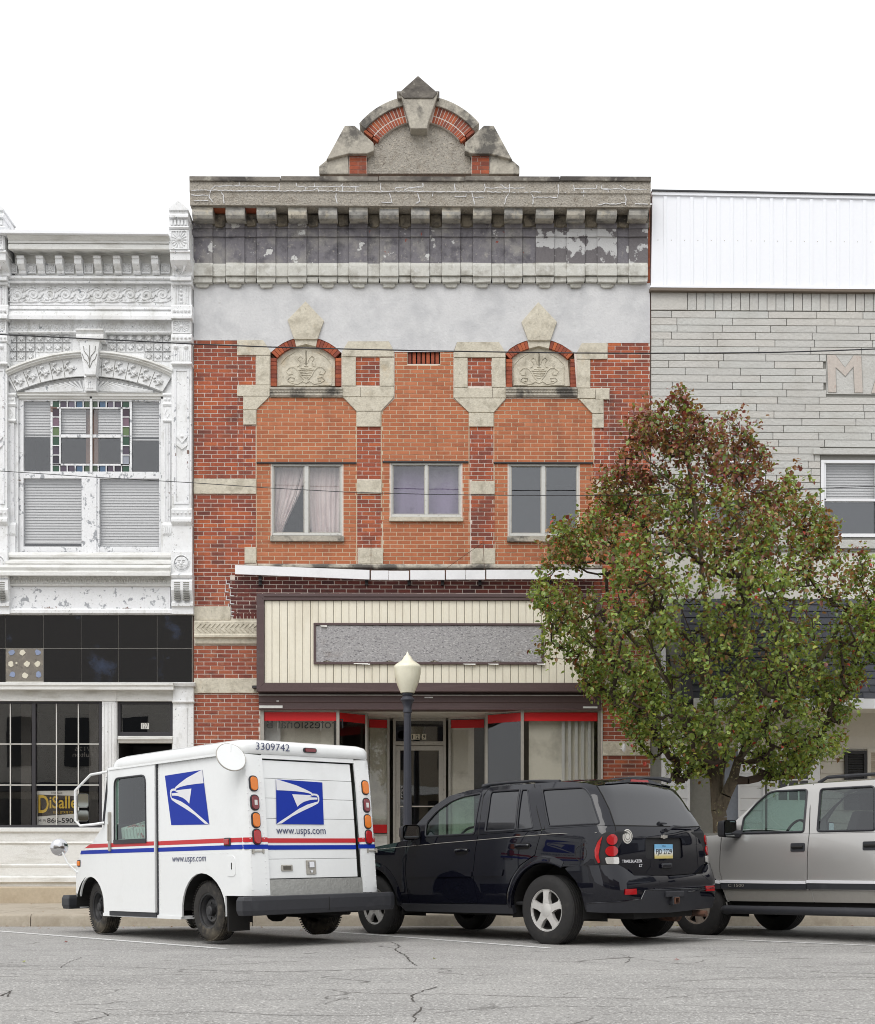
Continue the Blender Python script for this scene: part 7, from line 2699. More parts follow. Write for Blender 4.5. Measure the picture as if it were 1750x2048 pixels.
# roof rails, aerial, mirrors
for s_ in (1, -1):
    q = MB()
    rail = [(1.28, .56, 1.765), (1.15, .57, 1.785), (.9, .57, 1.79), (.5, .57, 1.785), (.3, .56, 1.77), (.1, .55, 1.75)] if s_ == 1 else [(.62, -.60, 1.79), (.5, -.62, 1.82), (.3, -.625, 1.835), (.0, -.625, 1.835), (-.35, -.62, 1.805), (-.5, -.61, 1.77)]
    q.tube(rail, [.03, .022, .016, .016, .022, .03], 8)
    q.build('roof_rail', m_black_plastic, DS, smooth=True)
q = MB()
q.add([(1.25, -.02, 1.79), (1.25, .02, 1.79), (1.13, .02, 1.79), (1.13, -.02, 1.79), (1.14, 0, 1.85)], [(0, 1, 4), (1, 2, 4), (2, 3, 4), (3, 0, 4)])
q.build('aerial_fin', m_black_plastic, DS)
for s_ in (1, -1):
    q = MB()
    pts = rrect(-.12, .12, -.09, .09, .05)
    n = len(pts)
    for dx, k in ((.14, .55), (.10, .85), (.0, 1), (-.02, .98)):
        q.v += [(dx, a * k, b_ * k) for a, b_ in pts]
    for j in range(3):
        q.f += [(j * n + i, j * n + (i + 1) % n, (j + 1) * n + (i + 1) % n, (j + 1) * n + i) for i in range(n)]
        q.m += [0] * n
    q.f.append(tuple(range(n)))
    q.m.append(0)
    q.add([(-.018, a * .86, b_ * .86) for a, b_ in pts], [tuple(range(n))], 1)
    q.tube([(.05, -s_ * .05, -.07), (.06, -s_ * .14, -.12)], .045, 8)
    o = q.build('door_mirror', [m_navy_matt, m_mirror], DS, smooth=40, fix=True)
    o.location = (2.02, s_ * 1.04, 1.255)
    o.rotation_euler = (0, 0, RAD(-12 * s_))
for x, s_, st_ in ((0, 1, 0), (0, -1, 0), (2.87, 1, -.05), (2.87, -1, -.05)):
    wheel(DS, x, s_ * .80, .375, .235, s_, .222, m_rubber, 'five', m_alloy, st_)


def arches(parent, xs_, R0, zc0, w, y_in, floor):
    q = MB()
    for x in xs_:
        for s_ in (1, -1):
            n = 16
            for k in range(n):
                a0, a1 = RAD(-10) + RAD(200) * k / n, RAD(-10) + RAD(200) * (k + 1) / n
                y0, y1 = s_ * w, s_ * y_in
                q.add([(x + R0 * math.cos(a0), y0, zc0 + R0 * math.sin(a0)), (x + R0 * math.cos(a1), y0, zc0 + R0 * math.sin(a1)), (x + R0 * math.cos(a1), y1, zc0 + R0 * math.sin(a1)), (x + R0 * math.cos(a0), y1, zc0 + R0 * math.sin(a0))], [(0, 1, 2, 3)])
            q.add([(x - R0, s_ * y_in, .25), (x + R0, s_ * y_in, .25), (x + R0, s_ * y_in, zc0 + R0), (x - R0, s_ * y_in, zc0 + R0)], [(0, 1, 2, 3)])
        q.tube([(x, -.7, zc0), (x, .7, zc0)], .05, 8)
    for b_ in floor:
        q.box(*b_)
    return q.build('underbody', m_under, parent, fix=False)


arches(DS, (0, 2.87), .515, .375, .90, .52, [(-.85, 3.6, -.5, .5, .28, .42), (.55, 2.35, -.86, .86, .33, .40), (-.8, -.52, -.8, .8, .36, .45)])
q = MB()
q.box(.3, 2.3, -.85, .85, .42, .46)
q.box(1.85, 2.35, -.82, .82, .75, 1.15)
q.box(-.85, -.80, -.75, .75, .46, 1.2)
q.build('cabin', m_cabin_dark, DS, bevel=.03)
for y in (.38, -.38):
    q = MB()
    seat(q, 1.25, y, .66)
    q.build('seat', m_cabin, DS, bevel=.03)
q = MB()
steering(q, 1.72, .38, 1.14)
q.build('steering_wheel', m_cabin_dark, DS)

# ================================================================== pewter full-size utility wagon
PW = vehicle('pewter_suv', 'pewter metallic full-size utility wagon with black side trim at the right edge', 'suv', (6.072, -7.649, .84, -.091, .022))
PWW = [(.3, .93), (.42, .955), (.60, .975), (.75, .985), (.95, .985), (1.12, .972), (1.2, .955), (1.75, .83), (1.82, .76)]
PS = Shell(PWW, [(.3, -1.30), (1.1, -1.32), (1.85, -1.20)], .16, 1.14, .80, (3.4, .16, .8))
PM = PS.mid
fa = arc(-3.34, .39, .45, 186, -6, 18)
both_sides('front_wing', PS, [(-2.955, 1.235), (-2.972, .80), (-2.86, .44), (-2.91, .44)] + fa[::-1] + [(-3.79, .45), (-4.15, .48), (-4.16, 1.0), (-4.0, 1.17), (-3.5, 1.215)], m_pewter, PW, step=.08)
both_sides('front_door', PS, [(-2.945, 1.235), (-2.963, .80), (-2.85, .455), (-1.745, .455), (-1.80, .70), (-1.782, 1.215)], m_pewter, PW, step=.08)
both_sides('rear_door', PS, [(-1.772, 1.215), (-1.79, .70), (-1.735, .455), (-.62, .455), (-.56, .62), (-.50, .80), (-.70, .95), (-.72, 1.21)], m_pewter, PW, step=.08)
ra = arc(0, .39, .47, 180, 0, 18)
both_sides('quarter_panel', PS, [(-.71, 1.21), (-.69, .955), (-.50, .81), (-.49, .45)] + ra + [(.5, .45), (PM - .02, .5), (PM - .02, 1.2), (1.2, 1.21)], m_pewter, PW, step=.1)
both_sides('lower_body_paint', PS, [(-2.93, .585), (-1.752, .585), (-1.728, .452), (-2.86, .452)], m_pewter_low, PW, step=.1, off=.003, thick=0)
both_sides('lower_body_paint', PS, [(-1.742, .585), (-.60, .585), (-.625, .452), (-1.718, .452)], m_pewter_low, PW, step=.1, off=.003, thick=0)
rl = [(-2.80, 1.378), (-2.545, 1.59), (-2.313, 1.735), (-2.146, 1.772), (-1.808, 1.785), (-1.048, 1.785), (.3, 1.785), (1.1, 1.76)]
w_f = rpoly([(-2.68, 1.245), (-2.667, 1.422), (-2.513, 1.588), (-2.372, 1.700), (-2.28, 1.722), (-1.862, 1.718), (-1.852, 1.24)], [.02, .02, .02, .06, .04, .03, .03])
w_r = rpoly([(-1.675, 1.24), (-1.688, 1.715), (-1.04, 1.712), (-.985, 1.235)], [.03, .04, .04, .03])
w_b = rpoly([(-.62, 1.24), (-.62, 1.71), (.95, 1.70), (1.05, 1.24)], .04)
both_sides('greenhouse', PS, [(-2.95, 1.237), (-2.93, 1.27)] + rl + [(1.22, 1.21), (-1.77, 1.218)], m_pewter, PW, [w_f, w_r, w_b], step=.07)
for w, mm in ((w_f, m_carglass), (w_r, m_cartint), (w_b, m_cartint)):
    both_sides('side_window', PS, w, mm, PW, step=.12, off=-.008, thick=0)
q = MB()
for w in (w_f, w_r, w_b):
    for sg in (1, -1):
        q.tube([(p.x, p.y * sg, p.z) for p in (PS.pt(s, z, .002) for s, z in dens(w, .06))], .013, 5, closed=True)
q.build('window_gasket', m_black_plastic, PW, smooth=True)
for ln in ([(-1.777, 1.215), (-1.80, 1.5), (-1.802, 1.78)], [(-.715, 1.21), (-.72, 1.78)]):
    q = MB()
    q.tube([PS.pt(s, z, -.002) for s, z in ln], .006, 5)
    q.build('door_gap', m_under, PW)
for a, b_ in ((-3.05, -2.958), (-2.945, -1.805), (-1.793, -.55), (.5, 1.1)):
    o = skin_part('side_trim', PS, [(a, .60), (a, .665), (b_, .655), (b_, .595)], m_black_plastic, PW, off=.022, thick=.022, step=.12)
    q = skin(PS, [(a, .668), (a, .700), (b_, .688), (b_, .658)], [], step=.12, off=.026, thick=.024)
    q.build('bright_strip', m_logo_grey, o, smooth=40, fix=True)
lettering('C 1500', PW, m_alu, PS.pt(-2.84, .622, .026), (-1, 0, 0), (0, 0, 1), .22, .035)
for c in (-1.91, -1.02):
    o = skin_part('door_handle', PS, rrect(c - .09, c + .09, 1.02, 1.115, .015), m_black_plastic, PW, off=.008, thick=.01, step=.1)
    q = MB()
    p0, p1 = PS.pt(c - .07, 1.07, .012), PS.pt(c + .07, 1.07, .012)
    q.tube([p0, p1], .018, 6)
    q.build('grip', m_under, o)
edge = [PS.pt(s, z) for s, z in rl[2:]]
q = MB()
loft_top(q, edge, .06)
q.build('roof', m_pewter, PW, smooth='full', fix=True)
q = MB()
loft_top(q, [PS.pt(s, z) for s, z in ((-4.16, 1.0), (-4.0, 1.17), (-3.5, 1.215), (-2.955, 1.235))], .07)
q.build('bonnet', m_pewter, PW, smooth='full', fix=True)
q = MB()
loft_top(q, [PS.pt(s, z, -.01) for s, z in ((-2.94, 1.26), (-2.80, 1.378), (-2.545, 1.59), (-2.313, 1.735))], .06)
q.build('windscreen', m_carglass, PW, smooth='full', fix=True)
q = MB()
p = PS.pt(-4.16, .8)
q.box(4.1, 4.2, -p.y, p.y, .62, 1.0)
q.build('grille', m_black_plastic, PW, bevel=.02)
q = MB()
q.box(4.05, 4.32, -.92, .92, .42, .62)
q.build('front_bumper', m_chrome, PW, bevel=.03)
q = MB()
q.box(-1.42, -1.2, -.94, .94, .42, .60)
q.build('rear_bumper', m_chrome, PW, bevel=.03)
q = MB()
q.box(-1.33, -1.28, -.8, .8, .5, 1.7)
q.build('tailgate', m_pewter, PW, bevel=.02)
q = MB()
st_pts = [(2.95, .86, .33), (2.90, .99, .35), (2.84, 1.03, .355), (.6, 1.03, .355), (.5, .99, .35), (.45, .86, .33)]
q.tube(st_pts, .05, 10)
for x in (2.4, 1.5, .8):
    q.tube([(x, 1.0, .35), (x, .7, .40)], .02, 6)
q.build('side_step', m_black_plastic, PW, smooth=True)
q = MB()
for s_ in (1, -1):
    q.tube([(1.82, s_ * .66, 1.80), (1.70, s_ * .67, 1.855), (.2, s_ * .67, 1.86), (-.6, s_ * .66, 1.85), (-.75, s_ * .65, 1.80)], [.02, .02, .018, .018, .02], 8)
q.build('roof_rail', m_black_plastic, PW, smooth=True)
for s_ in (1, -1):
    q = MB()
    pts = rrect(-.10, .10, -.10, .10, .03)
    n = len(pts)
    for dx, k in ((.13, .6), (.09, .92), (.0, 1), (-.02, 1)):
        q.v += [(dx, a * k, b_ * k) for a, b_ in pts]
    for j in range(3):
        q.f += [(j * n + i, j * n + (i + 1) % n, (j + 1) * n + (i + 1) % n, (j + 1) * n + i) for i in range(n)]
        q.m += [0] * n
    q.f.append(tuple(range(n)))
    q.m.append(0)
    q.add([(-.022, a * .86, b_ * .88) for a, b_ in pts], [tuple(range(n))], 1)
    q.tube([(.03, 0, -.05), (.0, -s_ * .16, -.06)], .05, 8)
    o = q.build('door_mirror', [m_black_plastic, m_mirror], PW, smooth=40, fix=True)
    o.location = (2.74, s_ * 1.10, 1.30)
    o.rotation_euler = (0, 0, RAD(-10 * s_))
for x, s_, st_ in ((0, 1, 0), (0, -1, 0), (3.34, 1, -.06), (3.34, -1, -.06)):
    wheel(PW, x, s_ * .83, .385, .245, s_, .215, m_rubber, 'six', m_alloy_dirty, st_)
arches(PW, (0, 3.34), .48, .39, .95, .55, [(-1.2, 4.1, -.5, .5, .32, .48), (.5, 2.9, -.9, .9, .40, .46)])
q = MB()
q.box(.3, 3.0, -.9, .9, .48, .52)
q.box(2.45, 2.9, -.88, .88, .9, 1.22)
q.build('cabin', m_cabin, PW, bevel=.03)
for x, y in ((1.85, .42), (1.85, -.42), (.85, .42), (.85, -.42)):
    q = MB()
    seat(q, x, y, .78)
    q.build('seat', m_cabin, PW, bevel=.03)
q = MB()
steering(q, 2.30, .42, 1.22)
q.build('steering_wheel', m_cabin_dark, PW)
q = MB()
q.box(2.30, 2.33, -.14, .14, 1.56, 1.66)
q.build('rear_view_mirror', m_cabin_dark, PW, bevel=.01)
# ------------------------------------------------------------------ street lamp
LPY = -2.6
lp0 = at(815, 1500, LPY)
SL = thing('street_lamp', 'cream acorn globe street lamp on a dark fluted post before the shop door', 'street lamp', (lp0.x, LPY, 0))
m_post = M('dark_post_paint', C(50, 52, 62), .5, [(C(206, 206, 210), 9, .735, .75, .9), (C(70, 72, 80), 3, .5, .7, .5)], var=.06, local=True)
m_globe = M('cream_globe', C(240, 236, 214), .32, [(C(196, 188, 152), 7, .52, .74, .6, (1, 1, .12)), (C(178, 168, 134), 3, .58, .75, .35, (1, 1, .2))], var=.03, local=True, coat=.3)
zz_ = lambda py: at(815, py, LPY).z
s_ = (zz_(1303) - zz_(1386)) / 83.0
q = MB()
prof = [(.0, 1303), (1.5, 1305), (3, 1309), (7, 1313), (8.5, 1316), (12, 1321), (18, 1325), (24.5, 1329.5), (27.5, 1333), (27.8, 1336), (27, 1340), (26.5, 1348), (24, 1360), (20, 1372), (14, 1386)]
q.lathe([(max(r * s_, .001), zz_(y)) for r, y in prof[::-1]], (0, 0, 0), 32)
q.build('globe', m_globe, SL, smooth=50)
q = MB()
post_p = [(11, 1385), (11, 1390), (9, 1392), (14, 1399), (14, 1400.5), (11.5, 1404), (8.5, 1412), (8, 1418), (8.8, 1420), (8.8, 1425), (7.2, 1427), (7.5, 1432)]
q.lathe([(r * s_, zz_(y)) for r, y in post_p[::-1]], (0, 0, 0), 24)
q.build('post_capital', m_post, SL, smooth=35)
q = MB()
n = 24
for z, r in ((zz_(1431), 7.2 * s_), (zz_(1560), 8.0 * s_), (.9, 9.2 * s_)):
    for k in range(n):
        t = 2 * math.pi * k / n
        rr = r * (1 - .07 * (k % 2))
        q.v.append((rr * math.cos(t), rr * math.sin(t), z))
for j in range(2):
    for k in range(n):
        l = (k + 1) % n
        q.f.append((j * n + k, (j + 1) * n + k, (j + 1) * n + l, j * n + l))
        q.m.append(0)
q.build('post_shaft', m_post, SL, fix=True)
q = MB()
q.lathe([(.20, 0), (.20, .06), (.17, .1), (.16, .3), (.13, .45), (.10, .62), (.085, .7), (.09, .75), (.07, .92)], (0, 0, 0), 16)
q.build('post_base', m_post, SL, smooth=35)

# ------------------------------------------------------------------ overhead cables
for nm, lab, pts, y, r in (('overhead_cable', 'thick twisted black cable crossing in front of the arched niches', [(-60, 666), (0, 669), (190, 678), (385, 688), (540, 694), (690, 698), (850, 701.5), (1000, 704), (1150, 706), (1300, 706.5), (1430, 706), (1560, 704.5), (1660, 701.5), (1800, 696)], -3.4, .0085),
                          ('overhead_cable', 'thin black cable crossing in front of the upper windows', [(-60, 938), (0, 942), (200, 955), (385, 965.5), (540, 976), (690, 984), (850, 988.5), (1000, 990.5), (1150, 991), (1300, 989.5), (1450, 984), (1600, 978), (1750, 972.5), (1810, 970)], -3.2, .005)):
    q = MB()
    P3 = [at(px, py, y) for px, py in pts]
    q.tube(P3, r, 6)
    if r > .01:
        tw = []
        for i in range(len(P3) - 1):
            for k in range(16):
                t = k / 16
                p = P3[i].lerp(P3[i + 1], t)
                a = (i * 16 + k) * .5
                tw.append(p + Vector((0, math.cos(a), math.sin(a))) * .010)
        q.tube(tw, .0045, 5)
    q.build(nm, m_wire, smooth=True, label=lab, cat='cable')

# ------------------------------------------------------------------ street tree turning red at the top
from mathutils import noise as mnoise
TY = -2.7
tb0 = at(1441, 1650, TY)
TR = thing('street_tree', 'green pavement tree turning red-brown towards its top', 'tree', (tb0.x, TY, 0))
OX, OZ = tb0.x, 0
sil = [(1358, 772), (1375, 800), (1395, 822), (1418, 856), (1440, 836), (1465, 812), (1482, 850), (1512, 880), (1548, 905), (1532, 952), (1562, 958), (1585, 935), (1600, 970), (1626, 985), (1650, 1020), (1682, 1062), (1668, 1092), (1700, 1112), (1735, 1103), (1770, 1150), (1795, 1220), (1780, 1290), (1748, 1340), (1702, 1390), (1716, 1440), (1682, 1472), (1692, 1502), (1642, 1512), (1620, 1542), (1570, 1557), (1530, 1562), (1500, 1540), (1480, 1520), (1440, 1530), (1400, 1555), (1370, 1552), (1350, 1568), (1335, 1540), (1290, 1512), (1265, 1482), (1230, 1422), (1170, 1382), (1158, 1340), (1102, 1338), (1085, 1310), (1066, 1280), (1096, 1250), (1072, 1205), (1050, 1182), (1065, 1150), (1100, 1122), (1072, 1100), (1085, 1078), (1112, 1040), (1150, 1052), (1190, 1002), (1196, 952), (1240, 930), (1256, 880), (1252, 850), (1290, 822), (1322, 815), (1342, 790)]
scx, scz = 1425, 1240
sil = [(scx + (x - scx) * .985, scz + (y - scz) * (.995 if y < scz else .985)) for x, y in sil]
rt = random.Random(5)
nodes = []          # (position, parent)


def chain(pts, par=-1):
    for p in pts:
        nodes.append((Vector(p), par))
        par = len(nodes) - 1
    return par


def tp_(px, py, dy=0):
    p = at(px, py, TY + dy)
    return Vector((p.x - OX, dy, p.z))


top = chain([(0, 0, 0), (0, 0, .25), (.005, .01, .6), (-.005, 0, 1.0), (-.01, 0, 1.35), tp_(1437, 1620)])
b1 = chain([tp_(1432, 1575, .02), tp_(1428, 1530, .03), tp_(1424, 1470, .05), tp_(1420, 1400, .05), tp_(1416, 1300, .05), tp_(1410, 1200, .02), tp_(1400, 1100, 0), tp_(1388, 1000, 0), tp_(1376, 920, 0), tp_(1364, 840, 0)], top)
i_f = len(nodes) - 9
chain([tp_(1452, 1590, -.08), tp_(1466, 1560, -.1), tp_(1476, 1520, -.12), tp_(1500, 1460, -.2), tp_(1530, 1380, -.3), tp_(1560, 1290, -.35), tp_(1590, 1200, -.3)], top)
chain([tp_(1440, 1560, .2), tp_(1455, 1480, .35), tp_(1475, 1400, .5), tp_(1490, 1300, .55), tp_(1490, 1180, .45), tp_(1480, 1060, .3), tp_(1470, 950, .15), tp_(1466, 870, .1)], top)
chain([tp_(1410, 1500, -.15), tp_(1385, 1450, -.3), tp_(1350, 1390, -.45), tp_(1310, 1310, -.5), tp_(1270, 1220, -.45), tp_(1230, 1130, -.35)], i_f)
chain([tp_(1400, 1470, .3), tp_(1360, 1400, .6), tp_(1310, 1330, .8), tp_(1250, 1260, .8)], i_f + 1)
chain([tp_(1395, 1300, -.35), tp_(1360, 1210, -.5), tp_(1320, 1110, -.45), tp_(1290, 1010, -.3)], i_f + 2)
chain([tp_(1470, 1330, -.5), tp_(1520, 1260, -.75), tp_(1560, 1160, -.8)], i_f + 2)
chain([tp_(1560, 1420, .3), tp_(1610, 1370, .5), tp_(1660, 1290, .5), tp_(1700, 1210, .35)], i_f + 11)
n_main = len(nodes)
# leafy lobes fill the crown volume, with air between them


def crown_point():
    while True:
        px, py = rt.uniform(1045, 1800), rt.uniform(768, 1575)
        if not inside((px, py), sil):
            continue
        xs_ = []
        for i in range(len(sil)):
            (xa, ya), (xb, yb) = sil[i], sil[(i + 1) % len(sil)]
            if (ya > py) != (yb > py):
                xs_.append(xa + (xb - xa) * (py - ya) / (yb - ya))
        lo, hi = min(xs_), max(xs_)
        u = ((px - lo) / max(hi - lo, 1)) * 2 - 1
        half = (hi - lo) / 137 / 2
        d = .85 * half * math.sqrt(max(0, 1 - u * u)) + .05
        dy = rt.uniform(-d, d)
        if TY + dy < -.45:
            return tp_(px, py, dy), u, half, d, dy


lobes = [(tp_(x, y, dy), r) for x, y, dy, r in ((1358, 786, 0, .13), (1362, 820, 0, .2), (1318, 838, 0, .14), (1400, 850, 0, .14), (1466, 826, .1, .14), (1590, 945, 0, .13), (1605, 990, .1, .15), (1748, 1112, 0, .13), (1062, 1175, 0, .14), (1080, 1270, 0, .13), (1352, 870, .1, .32), (1466, 850, .1, .22), (1500, 905, 0, .3), (1530, 925, .1, .2), (1585, 975, -.1, .22), (1630, 1020, 0, .3), (1290, 850, 0, .3), (1215, 955, 0, .25), (1150, 1075, -.2, .3), (1105, 1075, .1, .22), (1085, 1180, 0, .25), (1100, 1290, .1, .28), (1175, 1340, 0, .3), (1730, 1135, 0, .28), (1745, 1250, .1, .35), (1690, 1400, 0, .35), (1640, 1480, .1, .3), (1570, 1525, 0, .28), (1370, 1530, .1, .28), (1300, 1470, 0, .33))]
while len(lobes) < 170:
    p_, u_, h_, d_, y_ = crown_point()
    if h_ * (1 - abs(u_)) > .9 and abs(y_) < d_ * .45 and rt.random() < .35:
        continue
    lobes.append((p_, rt.uniform(.2, .42)))
tw = []
tries = 0
while len(tw) < 2550 and tries < 200000:
    tries += 1
    px, py = rt.uniform(1045, 1800), rt.uniform(768, 1575)
    if not inside((px, py), sil):
        continue
    xs_ = []
    for i in range(len(sil)):
        (xa, ya), (xb, yb) = sil[i], sil[(i + 1) % len(sil)]
        if (ya > py) != (yb > py):
            xs_.append(xa + (xb - xa) * (py - ya) / (yb - ya))
    lo, hi = min(xs_), max(xs_)
    u = ((px - lo) / max(hi - lo, 1)) * 2 - 1
    half = (hi - lo) / 137 / 2
    d = .85 * half * math.sqrt(max(0, 1 - u * u)) + .05
    dy = rt.uniform(-d, d)
    if TY + dy > -.35:
        continue
    v = tp_(px, py, dy)
    sd_ = min((v - lp_).length / lr_ for lp_, lr_ in lobes)
    inner = (1 - abs(u)) * half
    fill = abs(u) < .62 and mnoise.noise(v * 2.6) + .5 * mnoise.noise(v * 6) > .22
    if (sd_ > 1 and not fill) or (sd_ < .4 and rt.random() < .5) or (inner > .9 and abs(dy) < d * .4 and rt.random() < .45):
        continue
    if any((v - t).length < .085 for t in tw[-500:]):
        continue
    tw.append(v)
tw.sort(key=lambda p: (p - Vector((0, 0, 1.6))).length)
for v in tw:
    best, bi = 1e9, 0
    for i, (p, _) in enumerate(nodes):
        if i < 5:
            continue
        dd = (p - v).length
        if p.z > v.z + .10:
            dd += (p.z - v.z) * 1.2
        if dd < best:
            best, bi = dd, i
    p0 = nodes[bi][0]
    par = bi
    n = 3 if best > .35 else 2
    for k in range(1, n):
        t = k / n
        m_ = p0.lerp(v, t) + Vector((rt.uniform(-.03, .03), rt.uniform(-.03, .03), -.05 * math.sin(math.pi * t)))
        nodes.append((m_, par))
        par = len(nodes) - 1
    nodes.append((v, par))
cnt = [1] * len(nodes)
for i in range(len(nodes) - 1, -1, -1):
    if nodes[i][1] >= 0:
        cnt[nodes[i][1]] += cnt[i]
rad = [min(.085, .0019 * c ** .5) for c in cnt]
for i in range(6):
    rad[i] = [.16, .125, .11, .105, .105, .11][i]
m_bark = M('mottled_bark', C(98, 88, 74), .95, [(C(70, 62, 52), 14, .5, .62, .8, (1, 1, .3)), (C(170, 160, 120), 12, .62, .68, .85), (C(120, 124, 84), 7, .58, .7, .6)], bump=.02, bscale=26, bstretch=(1, 1, .3), var=.15)
m_branch = M('dark_branch', C(72, 60, 52), .95, bump=.004)
trunk, br = MB(), MB()
done = set()
kids = {}
for i, (p, a) in enumerate(nodes):
    kids.setdefault(a, []).append(i)
for i, (p, a) in enumerate(nodes):
    if a < 0:
        continue
    tgt = trunk if (i < n_main and rad[i] > .022) else br
    if rad[i] < .0019:
        continue
    ns = 12 if tgt is trunk else (6 if rad[i] > .012 else 4)
    ra_ = rad[a] if i < 6 else min(rad[a], rad[i] * 1.35)
    tgt.tube([nodes[a][0], p], [ra_, rad[i]], ns, cap=False)
trunk.build('trunk', m_bark, TR, smooth='full')
br.build('branches', m_branch, TR, smooth='full', kind='stuff')


def leaf_mat(name, c, t):
    m = bpy.data.materials.new(name)
    m.use_nodes = True
    nt = m.node_tree
    b_ = nt.nodes['Principled BSDF']
    g_ = node(nt, 'ShaderNodeNewGeometry')
    rp = nt.nodes.new('ShaderNodeValToRGB')
    rp.color_ramp.elements[0].color = tuple(x * .62 for x in c[:3]) + (1,)
    rp.color_ramp.elements[1].color = tuple(min(1, x * 1.45) for x in c[:3]) + (1,)
    nt.links.new(g_.outputs['Random Per Island'], rp.inputs['Fac'])
    nt.links.new(rp.outputs['Color'], b_.inputs['Base Color'])
    b_.inputs['Roughness'].default_value = .36
    b_.inputs['Specular IOR Level'].default_value = .6
    tr = node(nt, 'ShaderNodeBsdfTranslucent')
    tr.inputs['Color'].default_value = t
    mx_ = node(nt, 'ShaderNodeMixShader')
    mx_.inputs[0].default_value = .3
    nt.links.new(b_.outputs[0], mx_.inputs[1])
    nt.links.new(tr.outputs[0], mx_.inputs[2])
    nt.links.new(mx_.outputs[0], nt.nodes['Material Output'].inputs['Surface'])
    return m


LM = [leaf_mat('leaf_green', C(136, 154, 78), C(180, 200, 76)), leaf_mat('leaf_dark_green', C(104, 126, 66), C(140, 164, 62)), leaf_mat('leaf_yellow_green', C(150, 156, 70), C(170, 170, 60)), leaf_mat('leaf_bronze', C(140, 108, 68), C(170, 116, 54)), leaf_mat('leaf_red_brown', C(130, 82, 74), C(170, 80, 62)), leaf_mat('leaf_scarlet', C(190, 72, 58), C(200, 80, 50))]
lf = MB()
zlo, zhi = 2.0, 7.6
for v in tw:
    hgt = (v.z - zlo) / (zhi - zlo)
    warm = hgt + .22 * mnoise.noise(v * 1.3 + Vector((7, 0, 0))) + (.08 if v.x > .1 else 0) * hgt
    nl = rt.randint(14, 22)
    ax = (v - Vector((-.1, 0, v.z - .9))).normalized() + Vector((rt.uniform(-.6, .6), rt.uniform(-.6, .6), rt.uniform(-.1, .9)))
    ax.x *= .65
    ax.normalize()
    SLn = rt.uniform(.12, .30) if rt.random() < .85 else rt.uniform(.3, .46)
    for k in range(nl):
        tt = rt.random()
        sp_ = .075 * (1 - .55 * tt)
        c = v + ax * (tt * SLn - .08) + Vector((rt.gauss(0, sp_), rt.gauss(0, sp_), rt.gauss(-.02, sp_)))
        L = rt.uniform(.05, .084)
        w = L * rt.uniform(.30, .40)
        d = Vector((rt.uniform(-1, 1), rt.uniform(-1, 1), rt.uniform(-1.3, .35))).normalized()
        up = Vector((rt.uniform(-.8, .8), rt.uniform(-.9, .5), 1)).normalized()
        sd = d.cross(up)
        if sd.length < .1:
            continue
        sd.normalize()
        nn = sd.cross(d)
        f = rt.uniform(.12, .5) * w
        curl = rt.uniform(-.3, .1) * L
        a0, a1, a2, a3 = c, c + d * L * .32, c + d * L * .72 + nn * curl * .3, c + d * L + nn * curl
        p = [a0, a1 + sd * w + nn * f, a2 + sd * w * .78 + nn * (f * .8), a3, a2 - sd * w * .78 + nn * (f * .8), a1 - sd * w + nn * f, a1, a2]
        r = rt.random()
        if warm > .74:
            mi = 4 if r < .34 else (3 if r < .74 else (5 if r < .75 else (1 if r < .93 else 0)))
        elif warm > .48:
            mi = 3 if r < .34 else (1 if r < .64 else (4 if r < .71 else (0 if r < .992 else 5)))
        elif warm > .24:
            mi = 0 if r < .44 else (1 if r < .74 else (3 if r < .88 else (2 if r < .97 else (4 if r < .994 else 5))))
        else:
            mi = 0 if r < .48 else (1 if r < .76 else (2 if r < .93 else (3 if r < .993 else 5)))
        lf.add(p, [(0, 1, 6), (6, 1, 2, 7), (7, 2, 3), (0, 6, 5), (6, 7, 4, 5), (7, 3, 4)], mi)
lf.build('crown', LM, TR, smooth=False, kind='stuff')

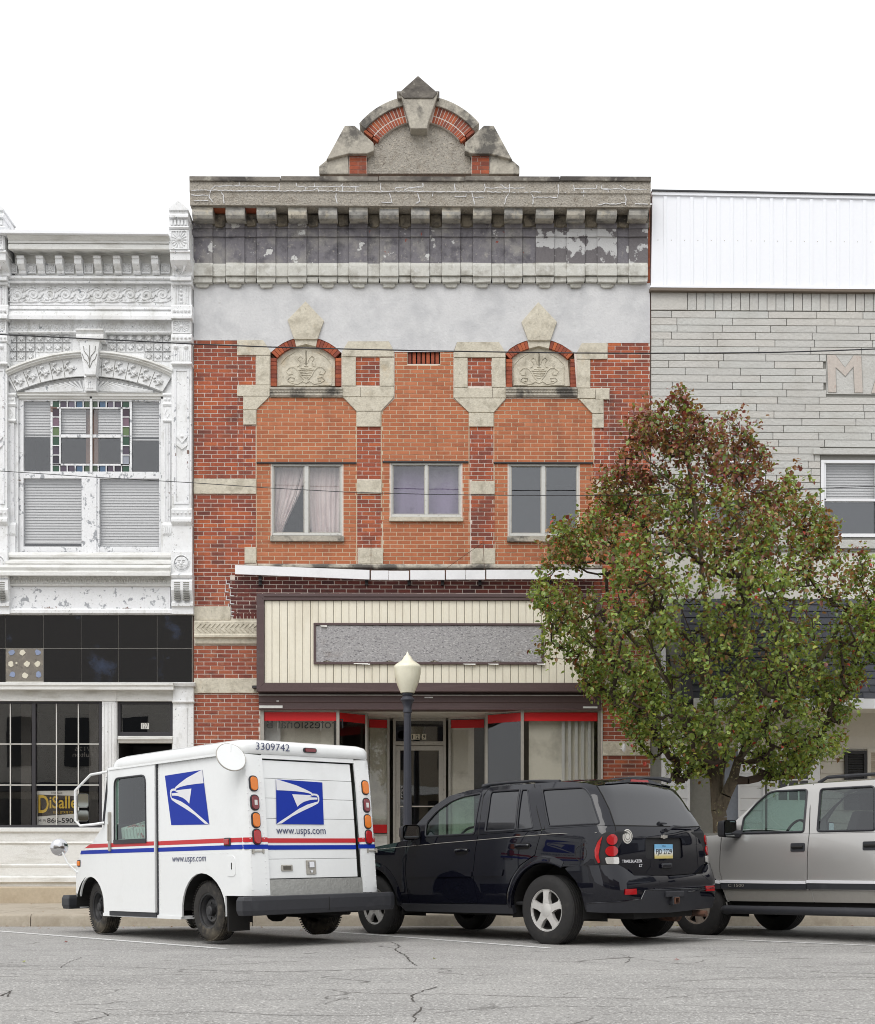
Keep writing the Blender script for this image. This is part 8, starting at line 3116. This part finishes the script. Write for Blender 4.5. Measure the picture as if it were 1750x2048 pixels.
# a few fallen leaves along the kerb
fl_ = MB()
for k in range(130):
    x, y = rt.uniform(-8, 8), KERB_Y - abs(rt.gauss(0, .35)) - .03
    if rt.random() < .3:
        y = rt.uniform(-3.3, -.6)
    if rt.random() < .08:
        y = rt.uniform(-11, -4.5)
    z = (road_z(y) if y < KERB_Y else .004) + .006
    a, L = rt.uniform(0, 6.28), rt.uniform(.03, .06)
    c_, s2 = math.cos(a) * L, math.sin(a) * L
    fl_.add([(x, y, z), (x + c_ * .5 - s2 * .3, y + s2 * .5 + c_ * .3, z + rt.uniform(0, .015)), (x + c_, y + s2, z + .004), (x + c_ * .5 + s2 * .3, y + s2 * .5 - c_ * .3, z + rt.uniform(0, .015))], [(0, 1, 2), (0, 2, 3)], rt.choice((3, 3, 4, 2)))
fl_.build('fallen_leaves', LM, kind='stuff', label='dry fallen leaves scattered along the kerb', cat='leaves')

# ------------------------------------------------------------------ the other side of the street (seen in reflections)
m_far_brick = M('far_brick', C(128, 112, 102), .9)
m_far_tan = M('far_tan', C(150, 138, 120), .9)
m_far_pale = M('far_pale', C(206, 200, 190), .9)
m_far_dark = M('far_window', C(28, 30, 34), .15)
far = (('pale stone row building across the street, seen only in reflections', -26, -4.2, 12.2, m_far_pale), ('tan block building across the street, seen only in reflections', -4.0, 8.0, 10.6, m_far_tan), ('tall grey-brown corner building across the street, seen only in reflections', 8.2, 28, 12.8, m_far_brick))
for lab, x0, x1, h, mm in far:
    fb = thing('facing_building', lab, 'building', ((x0 + x1) / 2, -36, -.2), world=True, group='buildings across the street')
    q = MB()
    q.box(x0, x1, -46, -36, -.3, h)
    q.build('wall', mm, fb)
    q = MB()
    q.box(x0 - .2, x1 + .2, -36.3, -35.9, h - .5, h + .1)
    q.build('cornice', m_white_panel, fb)
    x = x0 + 1.0
    while x < x1 - 2.0:
        q = MB()
        q.box(x, x + 1.9, -36.0, -35.94, .6, 2.9)
        q.build('shop_window', m_far_dark, fb)
        if h > 7:
            q = MB()
            q.box(x + .4, x + 1.5, -36.0, -35.94, 4.4, 6.6)
            q.build('window', m_far_dark, fb)
        x += 2.6
    q = MB()
    q.box(x0, x1, -36.0, -34.8, 3.2, 3.6)
    q.build('awning', m_white_panel if mm is m_far_tan else m_shingle, fb)
s = MB()
s.box(-40, 40, -36, -32.6, -.4, -.02)
s.build('far_pavement', m_concrete, kind='structure')
